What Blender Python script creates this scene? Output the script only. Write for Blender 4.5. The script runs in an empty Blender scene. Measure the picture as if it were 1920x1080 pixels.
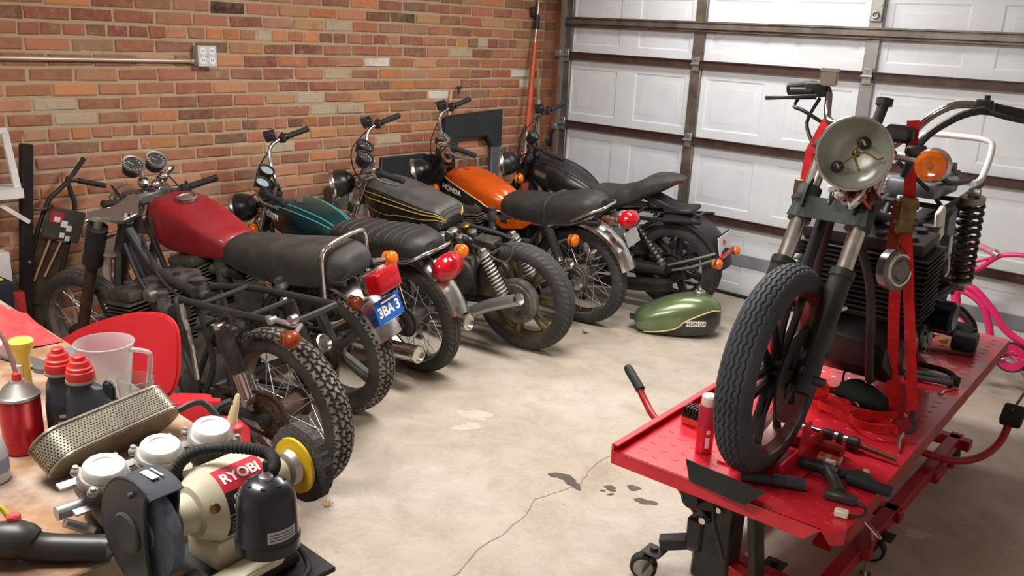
import bpy, bmesh, math, random
from mathutils import Vector, Matrix
random.seed(7)
SC = bpy.context.scene
COL = SC.collection
PI = math.pi
V = Vector
sin, cos, rad = math.sin, math.cos, math.radians

# ---------------------------------------------------------------- mesh kit
class MB:
    """collects shapes and links them as ONE mesh object"""
    def __init__(s, M=None):
        s.v = []; s.f = []; s.M = M
    def add(s, vs, fs):
        o = len(s.v)
        M = s.M
        s.v += [tuple(M @ V(p)) if M is not None else tuple(p) for p in vs]
        s.f += [tuple(i + o for i in f) for f in fs]
        return s
    def rings(s, R, closed_ring=True, cap=True, closed_path=False):
        n = len(R[0]); vs = [p for r in R for p in r]; fs = []
        m = len(R)
        for i in range(m if closed_path else m - 1):
            a = i * n; b = ((i + 1) % m) * n
            for j in range(n if closed_ring else n - 1):
                k = (j + 1) % n
                fs.append((a + j, a + k, b + k, b + j))
        if cap and closed_ring and not closed_path:
            fs.append(tuple(range(n))[::-1]); fs.append(tuple((m - 1) * n + j for j in range(n)))
        return s.add(vs, fs)
    def tube(s, pts, r, n=8, sm=0, cap=True, closed=False):
        pts = [V(p) for p in pts]
        if sm: pts = spline(pts, sm, closed)
        m = len(pts)
        if not isinstance(r, (list, tuple)): r = [r] * m
        elif len(r) != m:
            q = len(r) - 1
            r = [r[min(q, int(i / (m - 1) * q))] * (1 - (i / (m - 1) * q) % 1) + r[min(q, int(i / (m - 1) * q) + 1)] * ((i / (m - 1) * q) % 1) for i in range(m)]
        T = []
        for i in range(m):
            if closed: t = pts[(i + 1) % m] - pts[i - 1]
            else: t = pts[min(i + 1, m - 1)] - pts[max(i - 1, 0)]
            T.append(t.normalized() if t.length > 1e-9 else V((0, 0, 1)))
        u = T[0].orthogonal().normalized(); R = []
        for i in range(m):
            u = u - T[i] * u.dot(T[i])
            u = u.normalized() if u.length > 1e-6 else T[i].orthogonal().normalized()
            w = T[i].cross(u)
            R.append([pts[i] + (u * cos(2 * PI * j / n) + w * sin(2 * PI * j / n)) * r[i] for j in range(n)])
        return s.rings(R, True, cap, closed)
    def cyl(s, a, b, r, r2=None, n=16):
        return s.tube([a, b], [r, r if r2 is None else r2], n)
    def lathe(s, prof, o, ax, n=24, cap=True, a0=0, a1=2 * PI, ref=None):
        """prof: (t along axis, radius)"""
        o = V(o); ax = V(ax).normalized()
        u = V(ref).normalized() if ref else ax.orthogonal().normalized()
        w = ax.cross(u); full = abs(a1 - a0 - 2 * PI) < 1e-6
        k = n if full else n + 1
        R = [[o + ax * t + (u * cos(a0 + (a1 - a0) * j / n) + w * sin(a0 + (a1 - a0) * j / n)) * r for j in range(k)] for t, r in prof]
        return s.rings(R, full, cap and full)
    def disc(s, o, ax, r, t, n=24, bev=0.0):
        b = bev
        pr = [(0, r), (t, r)] if not b else [(0, r - b), (b, r), (t - b, r), (t, r - b)]
        return s.lathe(pr, o, ax, n)
    def ring(s, o, ax, r0, r1, t, n=32):
        """flat annulus with thickness"""
        return s.lathe([(0, r0), (0, r1), (t, r1), (t, r0), (0, r0)], o, ax, n, cap=False)
    def torus(s, o, ax, R, r, n=32, m=8):
        o = V(o); ax = V(ax).normalized(); u = ax.orthogonal().normalized(); w = ax.cross(u)
        return s.tube([o + (u * cos(2 * PI * i / n) + w * sin(2 * PI * i / n)) * R for i in range(n)], r, m, closed=True)
    def ell(s, c, r, n=16, m=10, M=None):
        c = V(c); R = []
        for i in range(m + 1):
            a = -PI / 2 + PI * i / m; a = max(-PI / 2 + .02, min(PI / 2 - .02, a))
            R.append([c + ((M or Matrix.Identity(3)) @ V((r[0] * cos(a) * cos(2 * PI * j / n), r[1] * cos(a) * sin(2 * PI * j / n), r[2] * sin(a)))) for j in range(n)])
        return s.rings(R)
    def box(s, c, d, rot=None, bev=0, seg=1):
        bm = bmesh.new(); bmesh.ops.create_cube(bm, size=1)
        for v in bm.verts: v.co = V((v.co.x * d[0], v.co.y * d[1], v.co.z * d[2]))
        if bev: bmesh.ops.bevel(bm, geom=bm.edges[:], offset=bev, segments=seg, affect='EDGES', profile=.6)
        R = rot if rot is not None else Matrix.Identity(3)
        bm.verts.ensure_lookup_table()
        s.add([V(c) + R @ v.co for v in bm.verts], [tuple(v.index for v in f.verts) for f in bm.faces])
        bm.free(); return s
    def bar(s, a, b, w, h, up=(0, 0, 1), bev=0):
        """box beam from a to b, w wide, h high"""
        a = V(a); b = V(b); x = (b - a); L = x.length; x.normalize()
        y = V(up).cross(x)
        y = y.normalized() if y.length > 1e-6 else x.orthogonal().normalized()
        z = x.cross(y)
        R = Matrix((x, y, z)).transposed()
        return s.box((a + b) / 2, (L, w, h), R, bev)
    def prism(s, poly, o, u, v, t, bev=0):
        """extrude 2d polygon (in u,v from o) by thickness t along u x v"""
        o = V(o); u = V(u).normalized(); v = V(v).normalized(); w = u.cross(v).normalized()
        bm = bmesh.new()
        a = [bm.verts.new(o + u * p[0] + v * p[1]) for p in poly]
        f = bm.faces.new(a)
        r = bmesh.ops.extrude_face_region(bm, geom=[f])
        for q in r['geom']:
            if isinstance(q, bmesh.types.BMVert): q.co += w * t
        bmesh.ops.recalc_face_normals(bm, faces=bm.faces)
        if bev: bmesh.ops.bevel(bm, geom=bm.edges[:], offset=bev, segments=2, affect='EDGES')
        bm.verts.index_update(); bm.verts.ensure_lookup_table()
        s.add([q.co.copy() for q in bm.verts], [tuple(q.index for q in f.verts) for f in bm.faces]); bm.free(); return s
    def helix(s, a, b, R, r, turns, n=6, spt=14):
        a = V(a); b = V(b); ax = (b - a).normalized(); u = ax.orthogonal().normalized(); w = ax.cross(u); N = int(turns * spt)
        return s.tube([a + (b - a) * (i / N) + (u * cos(2 * PI * i / spt) + w * sin(2 * PI * i / spt)) * R for i in range(N + 1)], r, n)
    def build(s, name, m, parent=None, ang=38, label=None):
        me = bpy.data.meshes.new(name); me.from_pydata(s.v, [], s.f)
        bm = bmesh.new(); bm.from_mesh(me); bmesh.ops.recalc_face_normals(bm, faces=bm.faces); bm.to_mesh(me); bm.free()
        for p in me.polygons: p.use_smooth = True
        me.set_sharp_from_angle(angle=rad(ang))
        for q in (m if isinstance(m, (list, tuple)) else [m]): me.materials.append(q)
        o = bpy.data.objects.new(name, me); COL.objects.link(o)
        if parent: o.parent = parent
        if label: o['label'] = label
        return o

def spline(p, k, closed=False):
    n = len(p); out = []
    for i in range(n if closed else n - 1):
        g = (lambda j: p[j % n]) if closed else (lambda j: p[max(0, min(n - 1, j))])
        a, b, c, d = g(i - 1), g(i), g(i + 1), g(i + 2)
        for q in range(k):
            t = q / k
            out.append(((b * 2) + (c - a) * t + (a * 2 - b * 5 + c * 4 - d) * t * t + (b * 3 - a - c * 3 + d) * t ** 3) / 2)
    if not closed: out.append(p[-1])
    return out

def interp(st, k):
    """Catmull through rows of numbers"""
    rows = [list(r) for r in st]; n = len(rows); out = []
    for i in range(n - 1):
        a, b, c, d = rows[max(0, i - 1)], rows[i], rows[i + 1], rows[min(n - 1, i + 2)]
        for q in range(k):
            t = q / k
            out.append([((2 * B) + (C - A) * t + (2 * A - 5 * B + 4 * C - D) * t * t + (3 * B - A - 3 * C + D) * t ** 3) / 2 for A, B, C, D in zip(a, b, c, d)])
    out.append(rows[-1]); return out

def sgp(x, e): return math.copysign(abs(x) ** e, x)

class Body:
    """lofted body: stations (x, zlow, zhigh, halfwidth, top_round, bottom_round)"""
    def __init__(s, st, k=5): s.r = interp(st, k); s.n = len(s.r)
    def row(s, u):
        q = max(0, min(1, u)) * (s.n - 1); i = min(s.n - 2, int(q)); t = q - i
        return [a * (1 - t) + b * t for a, b in zip(s.r[i], s.r[i + 1])]
    def pt(s, u, a, off=0):
        x, z0, z1, hw, et, eb = s.row(u)
        zc = z0 + (z1 - z0) * .38
        c, d = cos(a), sin(a)
        e = et if d > 0 else eb
        return V((x, (hw + off) * sgp(c, 2 / e), zc + ((z1 - zc if d > 0 else zc - z0) + off) * sgp(d, 2 / e)))
    def mesh(s, mb, n=36):
        return mb.rings([[s.pt(i / (s.n - 1), 2 * PI * j / n) for j in range(n)] for i in range(s.n)])
    def patch(s, mb, u0, u1, lo, hi, off=.002, nu=24, na=10, mirror=True):
        for sd in ((1, -1) if mirror else (1,)):
            R = []
            for i in range(nu + 1):
                t = i / nu; u = u0 + (u1 - u0) * t; a0 = lo(t) if callable(lo) else lo; a1 = hi(t) if callable(hi) else hi
                row = []
                for j in range(na + 1):
                    p = s.pt(u, a0 + (a1 - a0) * j / na, off); p.y *= sd; row.append(p)
                R.append(row)
            mb.rings(R, False, False)
        return mb
    def line(s, mb, ang, r, u0=0, u1=1, nu=30, off=.002, sides=(1, -1), n=6):
        for sd in sides:
            P = []
            for i in range(nu + 1):
                t = i / nu; p = s.pt(u0 + (u1 - u0) * t, ang(t) if callable(ang) else ang, off); p.y *= sd; P.append(p)
            mb.tube(P, r, n)
        return mb

def thing(name, label, cat, M=None, group=None):
    o = bpy.data.objects.new(name, None); COL.objects.link(o)
    o.empty_display_size = .1
    if M is not None:
        if not isinstance(M, Matrix): M = Matrix.Translation(V(M))
        o.matrix_world = M
    return tag(o, label, cat, group)
def tag(o, label, cat, group=None):
    o['label'] = label; o['category'] = cat
    if group: o['group'] = group
    return o
def struct(o): o['kind'] = 'structure'; return o
def at(x, y, z=0, rz=0, rx=0, ry=0):
    return Matrix.Translation((x, y, z)) @ Matrix.Rotation(rz, 4, 'Z') @ Matrix.Rotation(ry, 4, 'Y') @ Matrix.Rotation(rx, 4, 'X')
def copy_tree(o, parent=None):
    c = o.copy(); COL.objects.link(c)
    if parent: c.parent = parent
    for ch in list(o.children): copy_tree(ch, c)
    return c

FONT = None
def text(name, s, size, M, m, parent, thick=.0006, align='CENTER', sx=1, shear=0, bold=0):
    cu = bpy.data.curves.new(name, 'FONT'); cu.body = s; cu.size = size; cu.extrude = thick; cu.align_x = align; cu.align_y = 'CENTER'; cu.shear = shear
    cu.offset = bold; cu.resolution_u = 3
    o = bpy.data.objects.new(name, cu); COL.objects.link(o)
    dg = bpy.context.evaluated_depsgraph_get()
    me = bpy.data.meshes.new_from_object(o.evaluated_get(dg)); me.name = name
    bpy.data.objects.remove(o); bpy.data.curves.remove(cu)
    me.transform(M @ Matrix.Diagonal((sx, 1, 1, 1)))
    me.materials.clear(); me.materials.append(m)
    o = bpy.data.objects.new(name, me); COL.objects.link(o)
    if parent: o.parent = parent
    return o
def axes(o, x, y):
    """4x4 from origin, x direction and approximate y direction"""
    x = V(x).normalized(); z = x.cross(V(y)).normalized(); y = z.cross(x)
    M = Matrix((x, y, z)).transposed().to_4x4(); M.translation = V(o); return M

# ---------------------------------------------------------------- materials
MATS = {}
def mat(name, col, rough=.5, metal=0, noise=0, nscale=12, ncol=None, bump=0, bscale=60, spec=.5, coat=0, trans=0, ior=1.45, alpha=1, rvar=0, emit=None, dust=0, dcol=(.45, .38, .3), flake=0):
    m = bpy.data.materials.new(name); m.use_nodes = True; nt = m.node_tree; N = nt.nodes; L = nt.links
    b = N['Principled BSDF']; I = b.inputs
    I['Base Color'].default_value = (*col, 1); I['Roughness'].default_value = rough; I['Metallic'].default_value = metal
    I['Specular IOR Level'].default_value = spec; I['IOR'].default_value = ior
    I['Coat Weight'].default_value = coat; I['Coat Roughness'].default_value = .08
    I['Transmission Weight'].default_value = trans; I['Alpha'].default_value = alpha
    tc = N.new('ShaderNodeTexCoord')
    def nz(sc, det=4, ro=.6):
        n = N.new('ShaderNodeTexNoise'); n.inputs['Scale'].default_value = sc; n.inputs['Detail'].default_value = det; n.inputs['Roughness'].default_value = ro
        L.new(tc.outputs['Object'], n.inputs['Vector']); return n
    src = None
    if noise or ncol:
        n = nz(nscale); r = N.new('ShaderNodeMapRange'); r.inputs[1].default_value = .35; r.inputs[2].default_value = .68; L.new(n.outputs['Fac'], r.inputs[0])
        mx = N.new('ShaderNodeMix'); mx.data_type = 'RGBA'
        c2 = ncol or tuple(c * (1 - noise) for c in col)
        mx.inputs[6].default_value = (*col, 1); mx.inputs[7].default_value = (*c2, 1); L.new(r.outputs[0], mx.inputs[0]); src = mx.outputs[2]
        if rvar:
            q = N.new('ShaderNodeMapRange'); q.inputs[3].default_value = rough; q.inputs[4].default_value = min(1, rough + rvar); L.new(r.outputs[0], q.inputs[0]); L.new(q.outputs[0], I['Roughness'])
    if dust:
        n = nz(7, 6, .65); r = N.new('ShaderNodeMapRange'); r.inputs[1].default_value = .42; r.inputs[2].default_value = .75; r.inputs[4].default_value = dust; L.new(n.outputs['Fac'], r.inputs[0])
        mx = N.new('ShaderNodeMix'); mx.data_type = 'RGBA'; mx.inputs[7].default_value = (*dcol, 1)
        if src: L.new(src, mx.inputs[6])
        else: mx.inputs[6].default_value = (*col, 1)
        L.new(r.outputs[0], mx.inputs[0]); src = mx.outputs[2]
    if src: L.new(src, I['Base Color'])
    if bump:
        n = nz(bscale, 5); bp = N.new('ShaderNodeBump'); bp.inputs['Strength'].default_value = bump; bp.inputs['Distance'].default_value = .004
        L.new(n.outputs['Fac'], bp.inputs['Height']); L.new(bp.outputs['Normal'], I['Normal'])
    if emit: I['Emission Color'].default_value = (*emit[0], 1); I['Emission Strength'].default_value = emit[1]
    MATS[name] = m; return m
def srgb(r, g, b):
    f = lambda c: (c / 255 / 12.92) if c <= 10 else ((c / 255 + .055) / 1.055) ** 2.4
    return (f(r), f(g), f(b))
m_ = mat
BLACK = m_('black enamel', (.012, .012, .013), .32, noise=.3, nscale=9, dust=.1)
SATIN = m_('satin black metal', (.02, .02, .02), .5, dust=.12, dcol=(.2, .17, .14))
GRIME = m_('greasy dark metal', (.05, .047, .042), .55, .6, ncol=(.12, .1, .085), nscale=14, bump=.35, bscale=50, rvar=.2)
GRIMEL = m_('dirty cast alloy', (.23, .215, .19), .5, .75, ncol=(.08, .07, .06), nscale=13, bump=.3, bscale=45, rvar=.2)
ALLOY = m_('brushed alloy', (.5, .48, .45), .38, .9, ncol=(.33, .31, .28), nscale=10, rvar=.15)
CHROME = m_('chrome', (.78, .77, .75), .14, 1, ncol=(.55, .52, .48), nscale=16, rvar=.18)
STEEL = m_('zinc steel', (.55, .55, .54), .4, .85, noise=.25, nscale=14)
RUBBER = m_('black rubber', (.018, .018, .018), .7, bump=.15, bscale=120)
TYRE = m_('tyre rubber', (.028, .027, .026), .78, dust=.3, dcol=(.15, .13, .11), bump=.1, bscale=90)
TYREDUST = m_('dusty tyre rubber', (.035, .032, .029), .85, dust=.4, dcol=(.16, .14, .115), bump=.1, bscale=90)
TREADTOP = m_('dusty tread blocks', (.30, .275, .235), .9, ncol=(.12, .108, .095), nscale=9, bump=.1, bscale=90)
TREADMID = m_('scuffed tread', (.085, .08, .074), .85, ncol=(.045, .043, .04), nscale=14)
TYREBLUE = m_('clean tyre rubber', (.048, .053, .062), .7, noise=.25, nscale=20, dust=.15, dcol=(.16, .16, .17))
VINYL = m_('black seat vinyl', (.022, .021, .02), .5, bump=.3, bscale=180, dust=.25, dcol=(.12, .105, .09))
VINYLD = m_('dusty seat vinyl', (.032, .029, .026), .62, bump=.3, bscale=180, dust=.4, dcol=(.15, .13, .11))
REDTANK = m_('faded red paint', srgb(150, 22, 34), .34, noise=.22, nscale=6, rvar=.3, coat=.25, dust=.1, dcol=(.4, .2, .16))
TEAL = m_('teal metallic paint', srgb(14, 62, 66), .28, .45, coat=.6, noise=.25, nscale=8)
TEALL = m_('pale teal stripe', srgb(90, 160, 160), .35, .2)
BLKTANK = m_('dusty black paint', (.014, .013, .012), .28, coat=.4, dust=.2, dcol=(.12, .11, .1))
GREYDUST = m_('thick dust on black paint', (.1, .094, .086), .5, ncol=(.05, .047, .043), nscale=9)
GOLDP = m_('gold pinstripe', srgb(196, 160, 80), .4, .3)
ORANGE = m_('orange candy paint', srgb(216, 96, 12), .25, .25, coat=.7, ncol=srgb(196, 70, 6), nscale=4)
OLIVE = m_('olive green metallic paint', srgb(112, 128, 88), .28, .45, coat=.6, ncol=srgb(92, 108, 72), nscale=6)
WHITEP = m_('white lettering', srgb(235, 232, 225), .5)
AMBER = m_('amber lens', srgb(238, 120, 8), .12, spec=.7, ncol=srgb(205, 82, 4), nscale=30, coat=.5)
AMBERD = m_('old dark amber lens', srgb(150, 62, 22), .3, ncol=srgb(110, 40, 15), nscale=30)
REDLENS = m_('red tail light lens', srgb(190, 14, 28), .15, ncol=srgb(150, 6, 18), nscale=24, coat=.5)
PLATE = m_('blue licence plate paint', srgb(38, 98, 178), .45, ncol=srgb(26, 78, 150), nscale=20)
GOLDRIM = m_('dull gold alloy', srgb(122, 106, 74), .45, .6, ncol=srgb(80, 68, 50), nscale=14, rvar=.2)
MAGD = m_('dirty grey cast wheel', (.13, .12, .105), .55, .5, ncol=(.06, .055, .05), nscale=12)
RUST = m_('rusty steel', srgb(92, 72, 58), .7, .5, ncol=srgb(66, 46, 36), nscale=26, bump=.3)
BROWNRIM = m_('pitted steel rim', (.3, .26, .24), .4, .85, ncol=(.2, .12, .1), nscale=22, rvar=.2)
OLIVEDRAB = m_('flat olive primer', srgb(62, 68, 60), .55, ncol=srgb(48, 54, 48), nscale=9)
GLASS = m_('clear glass', (.9, .93, .92), .03, trans=1, ior=1.45)
GAUGE = m_('grey gauge face', srgb(72, 72, 70), .4, ncol=srgb(46, 46, 46), nscale=60)
GAUGEW = m_('pale blue gauge face', srgb(150, 165, 172), .4)
BRASS = m_('brass', srgb(150, 120, 60), .35, .9)
WIRE = m_('wire insulation', (.02, .02, .02), .5)
COPPER = m_('red wire', srgb(150, 60, 50), .5)
# ---------------------------------------------------------------- camera
cam = bpy.data.objects.new('camera', bpy.data.cameras.new('camera')); COL.objects.link(cam)
cam.data.sensor_width = 36; cam.data.lens = 1644.45 * 36 / 1920; cam.data.clip_start = .05
yaw, pit, rol = .7256, .2858, .0504
fw = V((-sin(yaw) * cos(pit), cos(yaw) * cos(pit), -sin(pit))); rt = V((cos(yaw), sin(yaw), 0)); up = rt.cross(fw)
r2 = rt * cos(rol) + up * sin(rol); u2 = -rt * sin(rol) + up * cos(rol)
CM = Matrix((r2, u2, -fw)).transposed().to_4x4(); CM.translation = (4.5707, -5.6475, 1.7751)
cam.matrix_world = CM; SC.camera = cam

# ---------------------------------------------------------------- setting
WX = -.22
WS = 1.0628
wy = lambda y: -5.6475 + WS * (y + 5.6475)
wz = lambda z: 1.7751 + WS * (z - 1.7751)
def concrete():
    m = bpy.data.materials.new('worn concrete'); m.use_nodes = True; nt = m.node_tree; N = nt.nodes; L = nt.links; b = N['Principled BSDF']
    tc = N.new('ShaderNodeTexCoord')
    def nz(sc, d=5, ro=.6, dist=0):
        n = N.new('ShaderNodeTexNoise'); n.inputs['Scale'].default_value = sc; n.inputs['Detail'].default_value = d; n.inputs['Roughness'].default_value = ro; n.inputs['Distortion'].default_value = dist
        L.new(tc.outputs['Object'], n.inputs['Vector']); return n.outputs['Fac']
    def ramp(f, st):
        r = N.new('ShaderNodeValToRGB'); L.new(f, r.inputs[0]); e = r.color_ramp.elements
        for i, (p, c) in enumerate(st):
            q = e[i] if i < 2 else e.new(p)
            q.position = p; q.color = (*c, 1)
        return r.outputs[0]
    def mixc(t, f, a, bb):
        x = N.new('ShaderNodeMix'); x.data_type = 'RGBA'; x.blend_type = t
        if isinstance(f, float): x.inputs[0].default_value = f
        else: L.new(f, x.inputs[0])
        L.new(a, x.inputs[6]); L.new(bb, x.inputs[7]); return x.outputs[2]
    base = ramp(nz(1.1, 6, .62, .4), [(.32, srgb(172, 156, 139)), (.5, srgb(186, 173, 156)), (.7, srgb(199, 190, 176))])
    mid = ramp(nz(5.5, 8, .7, .6), [(.3, (.72, .69, .66)), (.55, (1, 1, 1)), (.8, (1.06, 1.05, 1.03))])
    fine = ramp(nz(55, 6, .75), [(.3, (.8, .79, .77)), (.6, (1, 1, 1)), (.75, (1.05, 1.05, 1.05))])
    spots = ramp(nz(23, 3, .5), [(.25, (.55, .5, .46)), (.31, (1, 1, 1))])
    c = mixc('MULTIPLY', .75, base, mid); c = mixc('MULTIPLY', .6, c, fine); c = mixc('MULTIPLY', .5, c, spots)
    L.new(c, b.inputs['Base Color'])
    r = N.new('ShaderNodeMapRange'); r.inputs[3].default_value = .5; r.inputs[4].default_value = .78; L.new(nz(3, 5), r.inputs[0]); L.new(r.outputs[0], b.inputs['Roughness'])
    bp = N.new('ShaderNodeBump'); bp.inputs['Strength'].default_value = .25; bp.inputs['Distance'].default_value = .004; L.new(nz(70, 6, .7), bp.inputs['Height']); L.new(bp.outputs[0], b.inputs['Normal'])
    return m
CONC = concrete()
floor = struct(MB().box((2.7, -3.45, -.05), (6.4, 8.1, .1)).build('floor', CONC))
CEIL = mat('ceiling paint', (.75, .74, .72), .9)
ceiling = struct(MB().box((2.7, -3.45, 2.69), (6.4, 8.1, .1)).build('ceiling', CEIL))
WALLP = mat('pale wall paint', (.62, .6, .56), .9)
struct(MB().box((5.8, -3.45, 1.32), (.1, 8.1, 2.64)).build('wall_right', WALLP))
struct(MB().box((2.8, -7.45, 1.32), (6.2, .1, 2.64)).build('wall_back', WALLP))
# header wall over the garage door and the return beside it
struct(MB().box((2.8, .12, 2.42), (6.2, .1, .52)).box((5.35, .12, 1.1), (.9, .1, 2.2)).build('wall_front', WALLP))

# brick wall: every brick modelled, one mesh
def brick_wall():
    rnd = random.Random(11); c = .0705 * WS; zA = wz(1.7106)
    pal = [(156, 98, 80)] * 5 + [(146, 90, 75)] * 4 + [(162, 106, 86)] * 4 + [(172, 118, 90)] * 3 + [(154, 106, 88)] * 4 + [(132, 88, 74)] * 3 + [(118, 88, 76)] * 2 + [(168, 132, 110)] * 2 + [(184, 122, 78)] * 2 + [(180, 134, 102)] * 3 + [(172, 112, 76)] * 2
    spec = {}
    for y, z, col in [(-1.975, 1.536, 'w'), (-1.482, 1.331, 'w'), (-1.107, 1.335, 'w'), (-3.926, 1.322, 'p'), (-3.80, 1.248, 'p'), (-2.484, 1.33, 'p'), (-2.329, 1.262, 'p'), (-2.17, 1.262, 'p'), (-2.79, 1.675, 'p'), (-.686, 1.457, 'w'), (-.42, 1.396, 'w'), (-1.803, 1.819, 'd'), (-.287, 1.528, 'd'), (-3.11, 1.84, 'd'), (-3.03, 1.84, 'd'), (-2.62, 1.05, 'p'), (-1.9, 1.03, 'p'), (-1.25, 1.6, 'p'), (-1.0, 1.67, 'p'), (-2.35, 1.74, 'p'), (-2.2, 1.46, 'p')]:
        spec[(round((zA - wz(z)) / c - .5), wy(y))] = col
    cols = {'w': (226, 222, 214), 'p': (190, 174, 150), 'd': (62, 50, 42)}
    vs, fs, cl = [], [], []
    zmax = 2.64; k0 = -int((zmax - zA) / c) - 1; k1 = int(zA / c) + 1
    for k in range(k0, k1 + 1):
        z1 = zA - k * c; z0 = z1 - c
        if z1 < .02: break
        header = k % 7 == 0
        L = (.1045 if header else .2095) * WS
        off = wy(-4.091 if header else (-4.051 if k % 2 else -4.051 + .105))
        off += rnd.uniform(-.012, .012)
        YE = -.012
        j0 = int((-7.42 - off) / L); j1 = int((YE - off) / L)
        ys = sorted(off + j * L for j in range(j0, j1 + 1)) + [YE]
        if YE - ys[-2] < .05: ys.pop(-2)
        ys = [min(YE, y + (rnd.uniform(-.006, .006) if 0 < i < len(ys) - 1 else 0)) for i, y in enumerate(ys)]
        for a, b in zip(ys, ys[1:]):
            if b - a < .03: continue
            my = rnd.uniform(.0045, .0085); mz = rnd.uniform(.0065, .0105); x = WX + rnd.uniform(-.0025, .002) ; bv = .004
            A, B, Z0, Z1 = a + my, b - my, z0 + mz, z1 - mz
            col = rnd.choice(pal); q = rnd.uniform(.86, 1.12); q *= 1.03; col = (min(255, col[0] * q * 1.02 + rnd.uniform(-5, 5)), col[1] * q * .99 + rnd.uniform(-4, 4), col[2] * q * .97 + rnd.uniform(-4, 4))
            kk = 0
            for (kr, y), t in spec.items():
                if kr == k and A <= y <= B: col = cols[t]; kk = {'w': 1, 'p': .5, 'd': 0}[t]
            o = len(vs)
            jit = lambda: rnd.uniform(-.0038, .0038)
            vs += [(x - .03, A, Z0), (x - .03, B, Z0), (x - .03, B, Z1), (x - .03, A, Z1)]
            vs += [(x - .004, A + jit(), Z0 + jit()), (x - .004, B + jit(), Z0 + jit()), (x - .004, B + jit(), Z1 + jit()), (x - .004, A + jit(), Z1 + jit())]
            vs += [(x, A + bv + abs(jit()), Z0 + bv + abs(jit())), (x, B - bv - abs(jit()), Z0 + bv + abs(jit())), (x, B - bv - abs(jit()), Z1 - bv - abs(jit())), (x, A + bv + abs(jit()), Z1 - bv - abs(jit()))]
            for f in [(0, 1, 5, 4), (1, 2, 6, 5), (2, 3, 7, 6), (3, 0, 4, 7), (4, 5, 9, 8), (5, 6, 10, 9), (6, 7, 11, 10), (7, 4, 8, 11), (8, 9, 10, 11)]:
                fs.append(tuple(i + o for i in f)); cl.append((*srgb(*col), kk))
    nb = len(fs); o = len(vs)
    # mortar bed behind, finely divided so that it can sit unevenly
    ny, nzz = 240, 110
    for i in range(ny + 1):
        for j in range(nzz + 1):
            lf = sin(i * .31 + 1.7 * sin(j * .13)) * sin(j * .27 + i * .07) + .5 * sin(i * .71 + j * .53); vs.append((WX - .0072 + .0042 * max(0, lf - .45) + rnd.uniform(-.002, .0012), -7.4 + 7.395 * i / ny, 2.64 * j / nzz))
    for i in range(ny):
        for j in range(nzz):
            a = o + i * (nzz + 1) + j; fs.append((a, a + nzz + 1, a + nzz + 2, a + 1)); cl.append((*srgb(186, 166, 136), 0))
    # return beside the door, bricks facing the room
    for k in range(0, int(2.64 / c)):
        z0 = k * c + (zA % c) - c; z1 = z0 + c
        if z0 < 0: continue
        for a, b in ((WX + .002, WX + .07), (WX + .07, WX + .14)) if k % 2 else ((WX + .002, WX + .14),):
            o = len(vs); col = rnd.choice(pal); y = -.012
            A, B, Z0, Z1 = a + .005, b - .005, z0 + .006, z1 - .006
            vs += [(A, .03, Z0), (B, .03, Z0), (B, .03, Z1), (A, .03, Z1), (A, y, Z0), (B, y, Z0), (B, y, Z1), (A, y, Z1)]
            for f in [(0, 1, 5, 4), (1, 2, 6, 5), (2, 3, 7, 6), (3, 0, 4, 7), (4, 5, 6, 7)]:
                fs.append(tuple(i + o for i in f)); cl.append((*srgb(*col), 0))
    e = len(vs)
    vs += [(WX - .2, -7.4, 0), (WX - .2, .1, 0), (WX - .2, .1, 2.64), (WX - .2, -7.4, 2.64), (WX - .01, -.005, 0), (WX + .145, -.005, 0), (WX + .145, -.005, 2.64), (WX - .01, -.005, 2.64), (WX + .145, .1, 0), (WX + .145, .1, 2.64)]
    fs += [(e, e + 3, e + 2, e + 1), (e + 4, e + 5, e + 6, e + 7), (e + 5, e + 8, e + 9, e + 6)]; cl += [(*srgb(186, 166, 136), 0)] * 3
    me = bpy.data.meshes.new('wall_left'); me.from_pydata(vs, [], fs)
    at_ = me.attributes.new('brick', 'FLOAT_COLOR', 'FACE')
    flat = [x for q in cl for x in q]; at_.data.foreach_set('color', flat)
    m = bpy.data.materials.new('old red brick and mortar'); m.use_nodes = True; nt = m.node_tree; N = nt.nodes; L = nt.links; b = N['Principled BSDF']
    a = N.new('ShaderNodeAttribute'); a.attribute_name = 'brick'; tc = N.new('ShaderNodeTexCoord')
    def nz(sc, d=5, ro=.65):
        n = N.new('ShaderNodeTexNoise'); n.inputs['Scale'].default_value = sc; n.inputs['Detail'].default_value = d; n.inputs['Roughness'].default_value = ro; L.new(tc.outputs['Object'], n.inputs['Vector']); return n.outputs['Fac']
    def rng(f, a0, a1, b0, b1):
        r = N.new('ShaderNodeMapRange'); r.inputs[1].default_value = a0; r.inputs[2].default_value = a1; r.inputs[3].default_value = b0; r.inputs[4].default_value = b1; L.new(f, r.inputs[0]); return r.outputs[0]
    def mx(f, A, B, t='MIX'):
        x = N.new('ShaderNodeMix'); x.data_type = 'RGBA'; x.blend_type = t; L.new(f, x.inputs[0]); L.new(A, x.inputs[6])
        if isinstance(B, tuple): x.inputs[7].default_value = (*B, 1)
        else: L.new(B, x.inputs[7])
        return x.outputs[2]
    c = mx(rng(nz(28), .4, .75, 0, .42), a.outputs['Color'], srgb(182, 138, 108))
    c = mx(rng(nz(11, 6), .54, .78, 0, .4), c, srgb(112, 72, 56))
    c = mx(rng(nz(60, 4), .62, .72, 0, .5), c, srgb(196, 176, 146))
    c = mx(rng(nz(3.2, 6), .45, .75, 0, .5), c, srgb(178, 146, 114))
    c = mx(rng(nz(16, 6), .6, .72, 0, .4), c, srgb(196, 178, 152))
    L.new(c, b.inputs['Base Color']); b.inputs['Roughness'].default_value = .9; b.inputs['Specular IOR Level'].default_value = .2
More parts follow.
